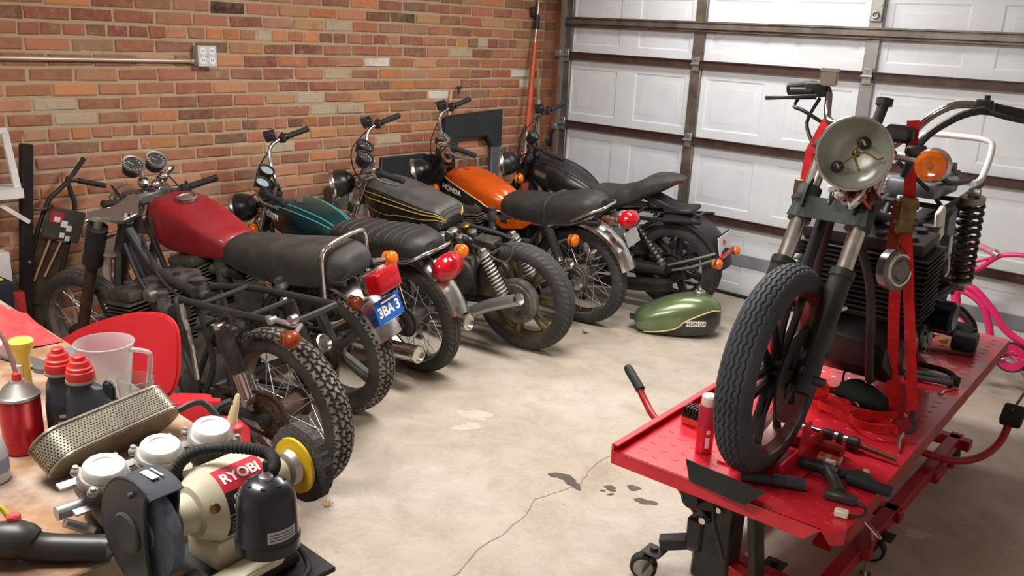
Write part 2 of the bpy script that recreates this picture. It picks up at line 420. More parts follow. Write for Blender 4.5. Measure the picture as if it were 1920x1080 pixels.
    bp = N.new('ShaderNodeBump'); bp.inputs['Strength'].default_value = .5; bp.inputs['Distance'].default_value = .005; L.new(nz(85, 6, .7), bp.inputs['Height']); L.new(bp.outputs[0], b.inputs['Normal'])
    me.materials.append(m); o = bpy.data.objects.new('wall_left', me); COL.objects.link(o); return struct(o)
brick_wall()

WOODT = mat('stained wood jamb', srgb(150, 98, 62), .6, ncol=srgb(112, 70, 44), nscale=8, bump=.2, bscale=40)
GALV = mat('galvanised steel', srgb(168, 168, 164), .38, .75, noise=.25, nscale=9, rvar=.2)
GALVD = mat('weathered galvanised steel', srgb(138, 130, 120), .45, .6, ncol=srgb(104, 92, 82), nscale=9)
BROWNS = mat('brown painted steel', srgb(88, 66, 62), .45, .2, ncol=srgb(70, 50, 46), nscale=14)
DOORW = mat('white door skin', srgb(222, 226, 228), .5, ncol=srgb(212, 216, 220), nscale=5)
GREYB = mat('grey weather band', srgb(138, 142, 146), .55, ncol=srgb(112, 116, 120), nscale=6)
SEAL = mat('black seal', (.02, .02, .02), .7)
struct(MB().box((-.054, -.005, 1.32), (.046, .09, 2.64), bev=.004).build('trim_1', WOODT))

# sectional garage door: four sections, eight embossed columns
S_, H_ = 1.22, .5334
door = thing('door_1', 'white sectional garage door', 'door', (2.44, 0, 0)); del door['label'], door['category']; struct(door)
def dpart(name, mb, m, **k):
    o = mb.build(name, m, None, **k); o.parent = door; o.matrix_parent_inverse = Matrix.Translation((-2.44, 0, 0)); return o
for s in range(4):
    mb = MB(); z0, z1 = s * H_ + .006, (s + 1) * H_ - .006
    mb.box((2.44, .035, (z0 + z1) / 2), (4.88, .03, z1 - z0))
    for c in range(8):
        x0, x1 = c * .61 + .0, (c + 1) * .61
        def rect(ix, iz, y): return [(x0 + ix, y, z0 + iz), (x1 - ix, y, z0 + iz), (x1 - ix, y, z1 - iz), (x0 + ix, y, z1 - iz)]
        R = [rect(0, 0, 0), rect(.085, .085, 0), rect(.095, .095, .0045), rect(.125, .125, .0045), rect(.145, .145, .001)]
        mb.rings(R, True, False); o = len(mb.v); mb.add(rect(.145, .145, .001), [(0, 1, 2, 3)])
    # edges
    mb.box((2.44, .02, z0 + .004), (4.88, .04, .008)).box((2.44, .02, z1 - .004), (4.88, .04, .008))
    dpart('section', mb, DOORW, ang=20)
for k in range(5):
    x = [.04, S_, 2 * S_, 3 * S_, 4 * S_ - .04][k]
    mb = MB()
    for s in range(4): mb.box((x, -.014, s * H_ + H_ / 2), (.085 if 0 < k < 4 else .075, .028, H_ - .05), bev=.004)
    dpart('stile', mb, GALV if k > 1 else GALVD)
for s in range(1, 4):
    mb = MB().box((2.44, -.012, s * H_ + .006), (4.86, .022, .046)).box((2.44, -.028, s * H_ + .031), (4.86, .014, .006)).box((2.44, -.028, s * H_ - .02), (4.86, .014, .006))
    dpart('rail', mb, BROWNS)
    for x in (.04, S_, 2 * S_, 3 * S_):
        mb = MB().box((x, -.034, s * H_ + .005), (.06, .012, .1), bev=.003).cyl((x - .035, -.042, s * H_ + .005), (x + .035, -.042, s * H_ + .005), .01, n=10).cyl((x, -.046, s * H_ + .04), (x, -.036, s * H_ + .04), .009, n=6).cyl((x, -.046, s * H_ - .03), (x, -.036, s * H_ - .03), .009, n=6)
        dpart('hinge', mb, GALV)
mb = MB()
for dz, d, h in ((.028, .02, .006), (.0, .03, .03), (-.03, .02, .006)): mb.box((2.44, -.03 - d / 2 + .004, 1.86 + dz), (4.86, d, h), bev=.002)
mb.box((2.44, -.028, 1.86), (4.86, .01, .075)); dpart('strut', mb, GALVD)
dpart('weather_band', MB().box((2.44, -.006, .275), (4.84, .01, .085), bev=.002), GREYB)
dpart('bottom_seal', MB().box((2.44, .015, .012), (4.88, .05, .024), bev=.006), SEAL)
mb = MB().box((2 * S_, -.04, 2.0), (.075, .012, .14), bev=.004).torus((2 * S_, -.055, 1.97), (0, 1, 0), .018, .006, 14, 6).cyl((2 * S_ + .02, -.05, 2.03), (2 * S_ + .02, -.035, 2.03), .012, n=8)
dpart('lift_bracket', mb, ALLOY)
# vertical track beside the door
mb = MB().box((.012, -.05, 1.2), (.006, .07, 2.3)).box((.028, -.083, 1.2), (.032, .005, 2.3)).box((.028, -.017, 1.2), (.032, .005, 2.3))
for z in (.5, 1.05, 1.62, 2.1): mb.box((.02, -.1, z), (.05, .03, .05), bev=.003).cyl((.03, -.125, z), (.03, -.112, z), .008, n=6)
struct(mb.build('trim_2', GALV))
struct(MB().box((-.022, -.02, 1.32), (.014, .05, 2.64)).build('trim_3', mat('pale door stop', srgb(170, 150, 130), .6)))

# marks of their own shape on the slab: crack and oil spots (children of the floor)
OIL = mat('old oil stain', srgb(96, 86, 76), .35, ncol=srgb(78, 68, 58), nscale=20)
CRK = mat('crack shadowless dirt', srgb(132, 118, 100), .9)
LIGHTP = mat('pale concrete patch', srgb(200, 190, 176), .6, ncol=srgb(188, 174, 158), nscale=25)
def blob(mb, x, y, rx, ry, a, seed, z=.0011, n=40):
    r = random.Random(seed); ph = [r.uniform(0, 6.28) for _ in range(4)]
    P = []
    for i in range(n):
        t = 2 * PI * i / n; k = 1 + .18 * sin(2 * t + ph[0]) + .13 * sin(3 * t + ph[1]) + .08 * sin(5 * t + ph[2]) + .05 * sin(9 * t + ph[3])
        u, w = rx * k * cos(t), ry * k * sin(t); P.append((x + u * cos(a) - w * sin(a), y + u * sin(a) + w * cos(a), z))
    mb.add([(x, y, z)] + P, [(0, i + 1, (i + 1) % n + 1) for i in range(n)])
    return mb
# ---------------------------------------------------------------- motorcycle kit (x forward, y to the rider's left, z up, origin under the rear wheel)
from types import SimpleNamespace as NS
_tc = {}
def tyre_mesh(R, r, w, kind):
    key = (R, r, w, kind); top = []
    if key in _tc: return _tc[key]
    nt, npf, ph = {'rib': (360, 96, 2.0), 'block': (432, 72, 2.0), 'road': (324, 60, 2.0), 'plain': (72, 16, 2.0)}[kind]
    vs = []; tri = lambda x: abs((x % 1) * 2 - 1)
    for i in range(nt):
        th = 2 * PI * i / nt
        for j in range(npf + 1):
            f = -ph + 2 * ph * j / npf; s = f * r; d = 0
            if abs(f) < 1.08:
                if kind == 'rib':
                    z = (tri(th * 60 / (2 * PI)) - .5) * .007
                    d = max([.0045 if abs(s - z - k * .0155) < .0022 else 0 for k in (-2, -1, 0, 1, 2)] + [.0])
                    if abs(s) > .047 and tri(th * 60 / (2 * PI) + .25) < .2: d = .003
                elif kind == 'block':
                    u = th * 72 / (2 * PI)
                    z = (tri(u) - .5) * .008
                    if any(abs(s - z - k * .021) < .0024 for k in (-1.5, -.5, .5, 1.5)): d = .007
                    row = math.floor((s - z) / .021 + .5); v = (u * .75 + .5 * (row % 2) + s * 9) % 1
                    if v < .2: d = .0065
                elif kind == 'road':
                    u = th * 54 / (2 * PI)
                    z = (tri(u) - .5) * .005
                    if any(abs(s - z - k * .02) < .002 for k in (-1, 0, 1)): d = .0035
                    elif abs(s) > .024 and ((u + abs(s) * 22) % 1) < .16: d = .0035
            rr = (R - r) + (r - d) * cos(f)
            vs.append((rr * cos(th), w * (1 - d / r * .3) * sin(f), rr * sin(th))); top.append(abs(f) < 1.05 and d == 0)
    n = npf + 1
    fs = [(i * n + j, i * n + j + 1, ((i + 1) % nt) * n + j + 1, ((i + 1) % nt) * n + j) for i in range(nt) for j in range(npf)]
    fs += [(i * n, ((i + 1) % nt) * n, ((i + 1) % nt) * n + npf, i * n + npf) for i in range(nt)]
    me = bpy.data.meshes.new('tyre'); me.from_pydata(vs, [], fs)
    bm = bmesh.new(); bm.from_mesh(me); bmesh.ops.recalc_face_normals(bm, faces=bm.faces); bm.to_mesh(me); bm.free()
    for p in me.polygons: p.use_smooth = True; p.material_index = 1 if all(top[i] for i in p.vertices) else 0
    me.set_sharp_from_angle(angle=rad(32)); _tc[key] = me; return me

Y = (0, 1, 0)
def wheel(root, name, x, R, r, w=None, tread='road', tm=TYRE, kind='spoke', rimm=CHROME, hubm=GRIMEL, hub=(.05, .06), n=36, left=None, right=None, magm=MAGD, spm=STEEL, M=None, rot=.1):
    """rim is the part; tyre, hub, spokes, sprocket or disc are its sub-parts"""
    w = w or r; O = V((x, 0, R)); ri = R - 1.42 * r; h = w * .82
    mb = MB().lathe([(-h, ri + .016), (-h - .004, ri + .014), (-h - .004, ri + .002), (-h * .7, ri - .004), (-h * .45, ri - .016), (h * .45, ri - .016), (h * .7, ri - .004), (h + .004, ri + .002), (h + .004, ri + .014), (h, ri + .016), (-h, ri + .016)], O, Y, 64, cap=False)
    rim = mb.build(name, rimm, root)
    if M is not None: rim.matrix_local = M
    t = bpy.data.objects.new('tyre', tyre_mesh(R, r, w, tread).copy()); t.data.materials.append(tm); t.data.materials.append(tm if tread in ('rib', 'plain') else TREADTOP if tread == 'block' else TREADMID); COL.objects.link(t); t.parent = rim
    t.matrix_local = Matrix.Translation(O)
    hr, hw = hub
    mb = MB().lathe([(-hw - .02, .018), (-hw, .022), (-hw, hr), (-hw + .008, hr), (-hw + .016, hr * .7), (hw - .016, hr * .7), (hw - .008, hr), (hw, hr), (hw, .022), (hw + .02, .018)], O, Y, 28)
    mb.cyl(O - V((0, hw + .055, 0)), O + V((0, hw + .055, 0)), .009, n=8)
    for s in (1, -1): mb.cyl(O + V((0, s * (hw + .05), 0)), O + V((0, s * (hw + .068), 0)), .015, n=6)
    mb.build('hub', hubm, rim)
    def spin(o, a): o.matrix_local = Matrix.Translation(O) @ Matrix.Rotation(a, 4, 'Y') @ Matrix.Translation(-O)
    if kind == 'spoke':
        base = []
        for s in (1, -1):
            for l in (1, -1):
                a1 = l * .62
                p = O + V((hr * .93, s * (hw - .004), 0)); q = O + V(((ri - .012) * cos(a1), s * h * .15, (ri - .012) * sin(a1)))
                base.append(MB().tube([p, q], .0021, 5))
        k = n // 4
        for b, mb in enumerate(base):
            me = None
            for i in range(k):
                if me is None: o = mb.build('spoke', spm, rim); me = o.data
                else: o = bpy.data.objects.new('spoke', me); COL.objects.link(o); o.parent = rim
                spin(o, 2 * PI * (i + b * .25) / k + rot)
    elif kind in ('mag', 'mag7', 'plate', 'curve'):
        k = {'mag': 5, 'mag7': 7, 'plate': 5, 'curve': 6}[kind]; me = None
        for i in range(k):
            if me is None:
                mb = MB()
                if kind == 'plate':
                    for s in (1, -1): mb.prism([(hr * .6, -.055), (ri - .02, -.03), (ri - .012, 0), (ri - .02, .03), (hr * .6, .055)], O + V((0, s * .022 - .004, 0)), (1, 0, 0), (0, 0, 1), .008 if s < 0 else .008, .002)
                elif kind == 'curve':
                    for s in (1, -1):
                        mb.tube([O + V((hr * .7, 0, s * .02)), O + V((ri * .55, s * .004, s * .032)), O + V((ri - .01, 0, s * .052))], [.017, .012, .014], 8, 4)
                else:
                    mb.tube([O + V((hr * .7, 0, 0)), O + V((ri * .5, 0, .012)), O + V((ri - .008, 0, 0))], [.026, .019, .03], 10, 4)
                    mb.bar(O + V((hr * .6, 0, -.012)), O + V((ri - .01, 0, -.02)), .03, .01, (0, 0, 1), .002)
                o = mb.build('wheel_spoke', magm, rim); me = o.data
            else: o = bpy.data.objects.new('wheel_spoke', me); COL.objects.link(o); o.parent = rim
            spin(o, 2 * PI * i / k + rot)
    for side, what in ((1, left), (-1, right)):
        if not what: continue
        y = side * (hw + .012)
        if what[0] == 'sprocket':
            rr = what[1]; N_ = 40; P = []
            for i in range(N_ * 4):
                P.append(((rr + (.006 if i % 4 in (1, 2) else -.004)) * cos(2 * PI * i / N_ / 4), (rr + (.006 if i % 4 in (1, 2) else -.004)) * sin(2 * PI * i / N_ / 4)))
            mb = MB().prism(P, O + V((0, y, 0)), (1, 0, 0), (0, 0, -1), .006)
            mb.lathe([(0, rr * .72), (.012, rr * .7), (.016, rr * .45), (.02, rr * .42)], O + V((0, y, 0)), (0, side, 0), 28)
            for i in range(6): a = i * PI / 3; mb.cyl(O + V((rr * .55 * cos(a), y, rr * .55 * sin(a))), O + V((rr * .55 * cos(a), y + side * .022, rr * .55 * sin(a))), .008, n=6)
            mb.build('sprocket', what[2], rim)
        elif what[0] == 'disc':
            mb = MB().ring(O + V((0, y, 0)), Y, what[1] * .62, what[1], .006, 48)
            for i in range(6): a = i * PI / 3 + .2; mb.bar(O + V((.03 * cos(a), y + .003, .03 * sin(a))), O + V((what[1] * .68 * cos(a), y + .003, what[1] * .68 * sin(a))), .008, .03)
            mb.build('brake_disc', what[2], rim)
        elif what[0] == 'drum':
            rr = what[1]
            mb = MB().lathe([(-.03, rr * .96), (0, rr), (.012, rr), (.018, rr * .94), (.02, rr * .8), (.026, rr * .76), (.028, rr * .4), (.04, rr * .36)], O + V((0, y, 0)), (0, side, 0), 40)
            for i in range(12): a = i * PI / 6; mb.bar(O + V((rr * .42 * cos(a), y + side * .027, rr * .42 * sin(a))), O + V((rr * .74 * cos(a), y + side * .026, rr * .74 * sin(a))), .006, .008)
            mb.build('brake_drum', what[2], rim)
    return rim

def steer_frame(c):
    a = V((-sin(c.rake), 0, cos(c.rake))); n = V((cos(c.rake), 0, sin(c.rake))); A = V((c.wb, 0, c.Rf))
    H = A + a * c.L - n * .055
    M = Matrix.Translation(H) @ Matrix.Rotation(c.steer, 4, a) @ Matrix.Translation(-H)
    return a, n, A, H, M

def front_end(root, c):
    a, n, A, H, M = steer_frame(c); fx = V((1, 0, 0))
    def put(o): o.matrix_local = M; return o
    P = lambda t, y=0, d=0: A + a * t + n * d + V((0, y, 0))
    fy = c.forky
    if c.fwheel:
        kw = dict(tread='plain', tm=TYRE); kw.update(c.fwheel)
        fw_ = wheel(root, 'front_wheel', c.wb, c.Rf, M=M, **kw)
    for s in (1, -1):
        put(MB().cyl(P(c.sl, s * fy), P(c.L, s * fy), c.fr, n=14).cyl(P(c.L, s * fy), P(c.L + .012, s * fy), c.fr * .8, n=10).build('fork_tube', c.ftube, root))
        mb = MB().tube([P(-.045, s * fy), P(-.02, s * fy), P(c.sl - .02, s * fy), P(c.sl, s * fy)], [c.fr * 1.15, c.fr * 1.4, c.fr * 1.38, c.fr * 1.2], 14)
        mb.cyl(P(c.sl - .016, s * fy), P(c.sl + .008, s * fy), c.fr * 1.5, n=14); mb.cyl(P(0, s * (fy + .03)), P(0, s * (fy - .03)), .02, n=10)
        put(mb.build('fork_slider', c.fslide, root))
        if c.gaiter:
            R = [c.fr * (2.25 if i % 2 else 2.4) for i in range(17)]
            put(MB().tube([P(c.sl - .02 + (c.L - c.gtop - c.sl) * i / 16, s * fy) for i in range(17)], R, 16).build('fork_gaiter', RUBBER, root))
        if c.ears:
            t0, t1 = c.L - .19, c.L - .02
            mb = MB().cyl(P(t0, s * fy), P(t1, s * fy), c.fr * 1.5, n=14).prism([(0, 0), (.1, .03), (.1, .12), (0, .15)], P(t0 + .01, s * fy, .02), n, a, .004 * s)
            put(mb.build('headlight_ear', c.ears, root))
    if c.ffender:
        mb = MB(); fend(mb, V((c.wb, 0, c.Rf)), c.Rf + .025, .055, c.ffa[0], c.ffa[1])
        for s in (1, -1): mb.tube([P(.0, s * fy), V((c.wb, s * .05, c.Rf)) + V((cos(c.ffa[1]), 0, sin(c.ffa[1]))) * (c.Rf + .02)], .005, 6)
        put(mb.build('front_fender', c.ffender, root))
    for nm, t in (('upper_triple_clamp', c.L - .012), ('lower_triple_clamp', c.L - .2)):
        mb = MB().prism([(-.075, -.04), (.01, -fy - .035), (.035, -fy - .03), (.04, -fy), (.02, -.03), (.02, .03), (.04, fy), (.035, fy + .03), (.01, fy + .035), (-.075, .04)], P(t, 0, 0), n, Y, .026, .005)
        mb.cyl(P(t, 0, -.055), P(t + .04, 0, -.055), .016, n=8)
        put(mb.build(nm, c.triple, root))
    if c.head:
        q = P(c.L - c.head.get('dt', .1), 0, c.head.get('d', .055)); R = c.head.get('r', .085); f = V((1, 0, c.head.get('tilt', -.05))).normalized()
        mb = MB().lathe([(-.01, R * .2), (0, R * .5), (.03, R * .82), (.07, R * .97), (.11, R)], q, f, 28, cap=False)
        b = put(mb.build('headlight', c.head.get('m', BLACK), root))
        MB().lathe([(.1, R), (.112, R * 1.07), (.125, R * 1.07), (.128, R * .95), (.112, R * .93)], q, f, 28, cap=False).build('headlight_rim', CHROME, b)
        if c.head.get('lens', 1): MB().lathe([(.112, R * .95), (.125, R * .8), (.134, R * .4), (.136, .003)], q, f, 24, cap=False).build('headlight_lens', GLASS, b)
        if c.head.get('lens', 1): MB().lathe([(.03, .01), (.045, R * .4), (.1, R * .9)], q, f, 24, cap=False).build('reflector', CHROME, b)
    for s in c.gauges:
        gd = V((-.62, 0, .78)); q = P(c.L + c.gt, s * .062, c.gd); R = c.gr
        g = put(MB().lathe([(0, R * .55), (.01, R * .8), (.05, R * .95), (.06, R)], q, gd, 24).build('gauge', c.gbody, root))
        MB().lathe([(.056, R), (.066, R * 1.06), (.072, R * 1.03), (.07, R * .86), (.062, R * .84)], q, gd, 28, cap=False).build('gauge_rim', c.grim, g)
        MB().disc(q + gd * .055, gd, R * .9, .006, 28).build('dial', c.gface, g)
        mb = MB()
        for i in range(11):
            t = -2.2 + 4.4 * i / 10; u = V((0, 1, 0)); w = gd.cross(u)
            mb.bar(q + gd * .0615 + (u * sin(t) + w * cos(t)) * R * .62, q + gd * .0615 + (u * sin(t) + w * cos(t)) * R * .8, .0025, .001, gd)
        mb.bar(q + gd * .0622, q + gd * .0622 + (V(Y) * .5 + gd.cross(V(Y)) * -.8) * R * .7, .002, .001, gd)
        mb.build('dial_marks', WHITEP, g)
    # handlebar
    if c.bar:
        B = P(c.L + .035, 0, -.03); bp = [B + V(p) for p in c.bar]; bm0 = M
        if c.barrot: M = M @ Matrix.Translation(B) @ Matrix.Rotation(c.barrot, 4, a) @ Matrix.Translation(-B)
        def put(o): o.matrix_local = M; return o
        mir = [V((p.x, -p.y, p.z)) for p in bp][::-1]
        mir = mir[:-1]
        if c.half: mir = [B + V((0, -.09 * c.half, 0))]; bp = bp if c.half > 0 else [V((p.x, -p.y, p.z)) for p in bp]
        put(MB().tube(mir + bp, .0112, 10, 6).build('handlebar', c.barm, root))
        if c.half < 0: bp = [V((p.x, -p.y, p.z)) for p in bp]
        mb = MB()
        for s in (1, -1): mb.box(B + V((0, s * .045, -.012)), (.035, .025, .05), bev=.005)
        put(mb.build('bar_clamp', c.triple, root))
        for s in c.grips:
            e0 = bp[-1]; e1 = bp[-2]; d = (e1 - e0).normalized(); L_ = .125
            f = lambda q: V((q.x, s * q.y, q.z))
            put(MB().tube([f(e0 - d * .006), f(e0), f(e0 + d * .012), f(e0 + d * L_), f(e0 + d * (L_ + .008))], [.013, .018, .0165, .0165, .019], 14).build('grip', RUBBER, root))
            mb = MB().box(f(e0 + d * (L_ + .035)), (.04, .05, .042), Matrix.Rotation(s * .2, 3, 'Z'), .01, 2).cyl(f(e0 + d * (L_ + .03)) + V((0, 0, .02)), f(e0 + d * (L_ + .03)) + V((0, 0, .034)), .008, n=8)
            put(mb.build('switch_housing', SATIN, root))
            if c.levers:
                q0 = f(e0 + d * (L_ + .05)) + V((.03, 0, -.004))
                put(MB().tube([q0, f(e0 + d * .08) + V((.07, 0, -.01)), f(e0 + d * .02) + V((.06, 0, -.012)), f(e0 - d * .02) + V((.052, 0, -.012))], [.009, .007, .006, .008], 8, 4).build('lever', c.leverm, root))
            if s < 0 and c.master:
                q = f(e0 + d * (L_ + .085)) + V((.02, 0, .03))
                mst = put(MB().box(q, (.06, .05, .04), Matrix.Rotation(.3, 3, 'Z'), .008, 2).box(q + V((0, 0, .024)), (.066, .056, .01), Matrix.Rotation(.3, 3, 'Z'), .003).build('master_cylinder', c.masterm, root))
        # cables
        for s in (() if not c.cables else (1, -1) if not c.half else (c.half,)):
            e = bp[-2]; put(MB().tube([V((e.x + .02, s * e.y, e.z)), V((B.x + .12, s * .14, B.z + .04)), V((B.x + .1, s * .05, B.z - .12)), V((B.x - .06, s * .03, B.z - .22))], .004, 6, 5).build('control_cable', WIRE, root))
    M = bm0 if c.bar else M
    for s, y, d in c.fsig: signal(root, P(c.L - .12, s * fy, d), P(c.L - .12, s * y, d), AMBER, M)

def fend(mb, O, R, hw, a0, a1, n=26, dep=.022, th=.003):
    """curved mudguard shell round an axle"""
    prof = [(-hw, -dep), (-hw * .92, -dep * .4), (-hw * .6, 0), (0, .006), (hw * .6, 0), (hw * .92, -dep * .4), (hw, -dep)]
    prof = prof + [(y * .96, d - th) for y, d in prof[::-1]]
    Rr = []
    for i in range(n + 1):
        a = a0 + (a1 - a0) * i / n
        Rr.append([O + V((cos(a) * (R + d), y, sin(a) * (R + d))) for y, d in prof])
    return mb.rings(Rr)

def signal(root, p, q, m=AMBER, M=None, r=.038, face=(-.35, 0, 0)):
    d = (V(q) - V(p)).normalized()
    o = MB().tube([p, V(q) - d * r * .4], .009, 8).build('signal_stalk', CHROME, root)
    if M is not None: o.matrix_local = M
    f = V((-1, 0, 0))
    body = MB().lathe([(-.03, .012), (-.024, r * .7), (-.006, r * .98), (0, r)], q, f, 20, cap=True).build('signal_body', CHROME, o)
    MB().lathe([(-.002, r), (.004, r), (.016, r * .92), (.026, r * .6), (.03, r * .06)], q, f, 20).build('signal_lens', m, o)
    MB().lathe([(-.03, .014), (-.036, r * .6), (-.03, r * .85), (-.02, r * .9)], q, f, 20).build('signal_lens', m, o)
    return o

def shock(root, top, bot, y, style='spring', m=CHROME, r=.03, cover=None, wire=.0052):
    t = V((top[0], y, top[1])); b = V((bot[0], y, bot[1])); d = b - t
    mb = MB().cyl(t, b, .011, n=10).cyl(t + d * .55, t + d * .97, .019, n=12)
    for p in (t, b): mb.cyl(p - V((0, .018, 0)), p + V((0, .022, 0)), .017, n=12)
    o = mb.build('shock_absorber', ALLOY if style == 'spring' else CHROME, root)
    if style == 'spring':
        MB().helix(t + d * .1, t + d * .93, r, wire, 11).build('spring', m, o)
        MB().cyl(t + d * .04, t + d * .1, r * 1.1, n=18).build('spring_seat', ALLOY, o)
        MB().cyl(t + d * .92, t + d * .95, r * 1.1, n=18).build('spring_seat', ALLOY, o)
    else:
        MB().cyl(t + d * .03, t + d * .62, r * 1.15, n=20).build('shock_cover', cover or SATIN, o)
        MB().cyl(t + d * .6, t + d * .95, r * .85, n=20).build('shock_body', CHROME, o)
    return o

def muffler(root, pts, r, m=CHROME, tip=True, name='muffler'):
    o = MB().tube(pts, r, 18, 5).build(name, m, root)
    if tip:
        p = V(pts[-1]); d = (p - V(pts[-2])).normalized(); R = r[-1] if isinstance(r, (list, tuple)) else r
        MB().lathe([(-.012, R * 1.0), (-.004, R * 1.1), (.012, R * 1.1), (.014, R * .9), (-.03, R * .8), (-.03, .002)], p, d, 22, cap=False).build('muffler_tip', CHROME, o)
        MB().disc(p - d * .02, d, R * .85, .004, 18).build('muffler_bore', SATIN, o)
    return o

def chain(root, ra, fxp, y, rr, rf, m=RUST):
    P = []
    for i in range(13): a = PI / 2 + PI * i / 12; P.append(V((rr * cos(a), y, ra + rr * sin(a))))
    for i in range(9): a = -PI / 2 + PI * i / 8; P.append(V((fxp[0] + rf * cos(a), y, fxp[1] + rf * sin(a))))
    return MB().tube(P, .0075, 6, closed=True).build('drive_chain', m, root)

def engine(root, c):
    """inline engine: crankcase, covers, finned barrel, head, carburettors, headers"""
    e = c.eng; x0 = e.get('x', 0); k = e.get('k', 1); cm = e.get('case', GRIMEL); bm_ = e.get('barrel', GRIME); hm = e.get('headm', GRIMEL); w = e.get('w', .2)
    X = lambda x, y, z: V((x0 + .65 + (x - .65) * k, y, .3 + (z - .3) * k + e.get('z', 0)))
    mb = MB()
    R = []
    for x, z0, z1, h in ((.40, .28, .36, .12), (.43, .22, .42, .15), (.55, .18, .45, .16), (.7, .17, .42, .17), (.8, .2, .38, .165), (.85, .25, .34, .14)):
        q = .02
        R.append([X(x, -h, z0 + q), X(x, -h + q, z0), X(x, h - q, z0), X(x, h, z0 + q), X(x, h, z1 - q), X(x, h - q, z1), X(x, -h + q, z1), X(x, -h, z1 - q)])
    mb.rings(R); mb.build('crankcase', cm, root)
    for s in (1, -1):
        for (x, z, r, t) in ((.73, .3, .082, .035), (.5, .31, .07, .028)):
            mb = MB().lathe([(0, r), (t * .6, r), (t * .9, r * .93), (t, r * .8), (t, r * .45), (t + .004, r * .42), (t + .004, .002)], X(x, s * .16, z), (0, s, 0), 30)
            for i in range(6): a = i * PI / 3 + .3; mb.cyl(X(x + (r - .008) * cos(a), s * .16, z + (r - .008) * sin(a)), X(x + (r - .008) * cos(a), s * (.165 + t), z + (r - .008) * sin(a)), .006, n=6)
            mb.build('engine_cover', e.get('cover', cm), root)
    tilt = e.get('tilt', .12); R3 = Matrix.Rotation(tilt, 3, 'Y')
    q = X(.72, 0, .42)
    mb = MB().box(q + R3 @ V((0, 0, .09)) * k, (.13 * k, w * 1.6, .2 * k), R3)
    for i in range(9): mb.box(q + R3 @ V((0, 0, .015 + i * .018)) * k, (.185 * k, w * 1.9, .005), R3, .0015)
    mb.build('cylinder_block', bm_, root)
    mb = MB()
    for i in range(4): mb.box(q + R3 @ V((0, 0, .185 + i * .016)) * k, (.2 * k, w * 1.95, .006), R3, .0015)
    mb.box(q + R3 @ V((0, 0, .21)) * k, (.14 * k, w * 1.7, .09 * k), R3).box(q + R3 @ V((0, 0, .262)) * k, (.17 * k, w * 1.75, .045 * k), R3, .014, 2)
    n = e.get('cyl', 4)
    for i in range(n):
        y = (i - (n - 1) / 2) * w * 1.7 / n; mb.cyl(q + R3 @ V((-.05, y, .28)) * k, q + R3 @ V((-.05, y, .297)) * k, .022 * k, n=6).cyl(q + R3 @ V((.05, y, .28)) * k, q + R3 @ V((.05, y, .297)) * k, .022 * k, n=6)
    mb.build('cylinder_head', hm, root)
    for i in range(n):
        y = (i - (n - 1) / 2) * w * 1.7 / n; p = q + R3 @ V((-.17, y, .2)) * k
        mb = MB().cyl(p + V((.06, 0, 0)), p - V((.07, 0, 0)), .026 * k, n=14).cyl(p - V((0, 0, .06)), p + V((0, 0, .05)), .03 * k, n=14).cyl(p + V((0, 0, .05)), p + V((0, 0, .075)), .024 * k, .03 * k, n=14).box(p - V((0, 0, .065)), (.055 * k, .05 * k, .03 * k), bev=.006)
        mb.build('carburetor', e.get('carbm', GRIMEL), root)
        mb = MB().cyl(p - V((.06, 0, 0)), p - V((.13, 0, -.01)), .028 * k, .034 * k, n=12)
        mb.build('air_boot', RUBBER, root)
        a = q + R3 @ V((.08, y, .21)) * k
        if e.get('headers', 1):
            g = X(.93 - .0 * abs(y), y * 1.05, .4); mb = MB().tube([a, a + V((.06, 0, .0)), a + V((.1, 0, -.07)), g, X(.86, y * 1.2, .17), X(.7, y * 1.3, .13), X(.5, (1 if y > 0 else -1) * .13, .13)], .0165, 10, 5)
            mb.build('exhaust_header', e.get('hdm', CHROME), root)
    return q

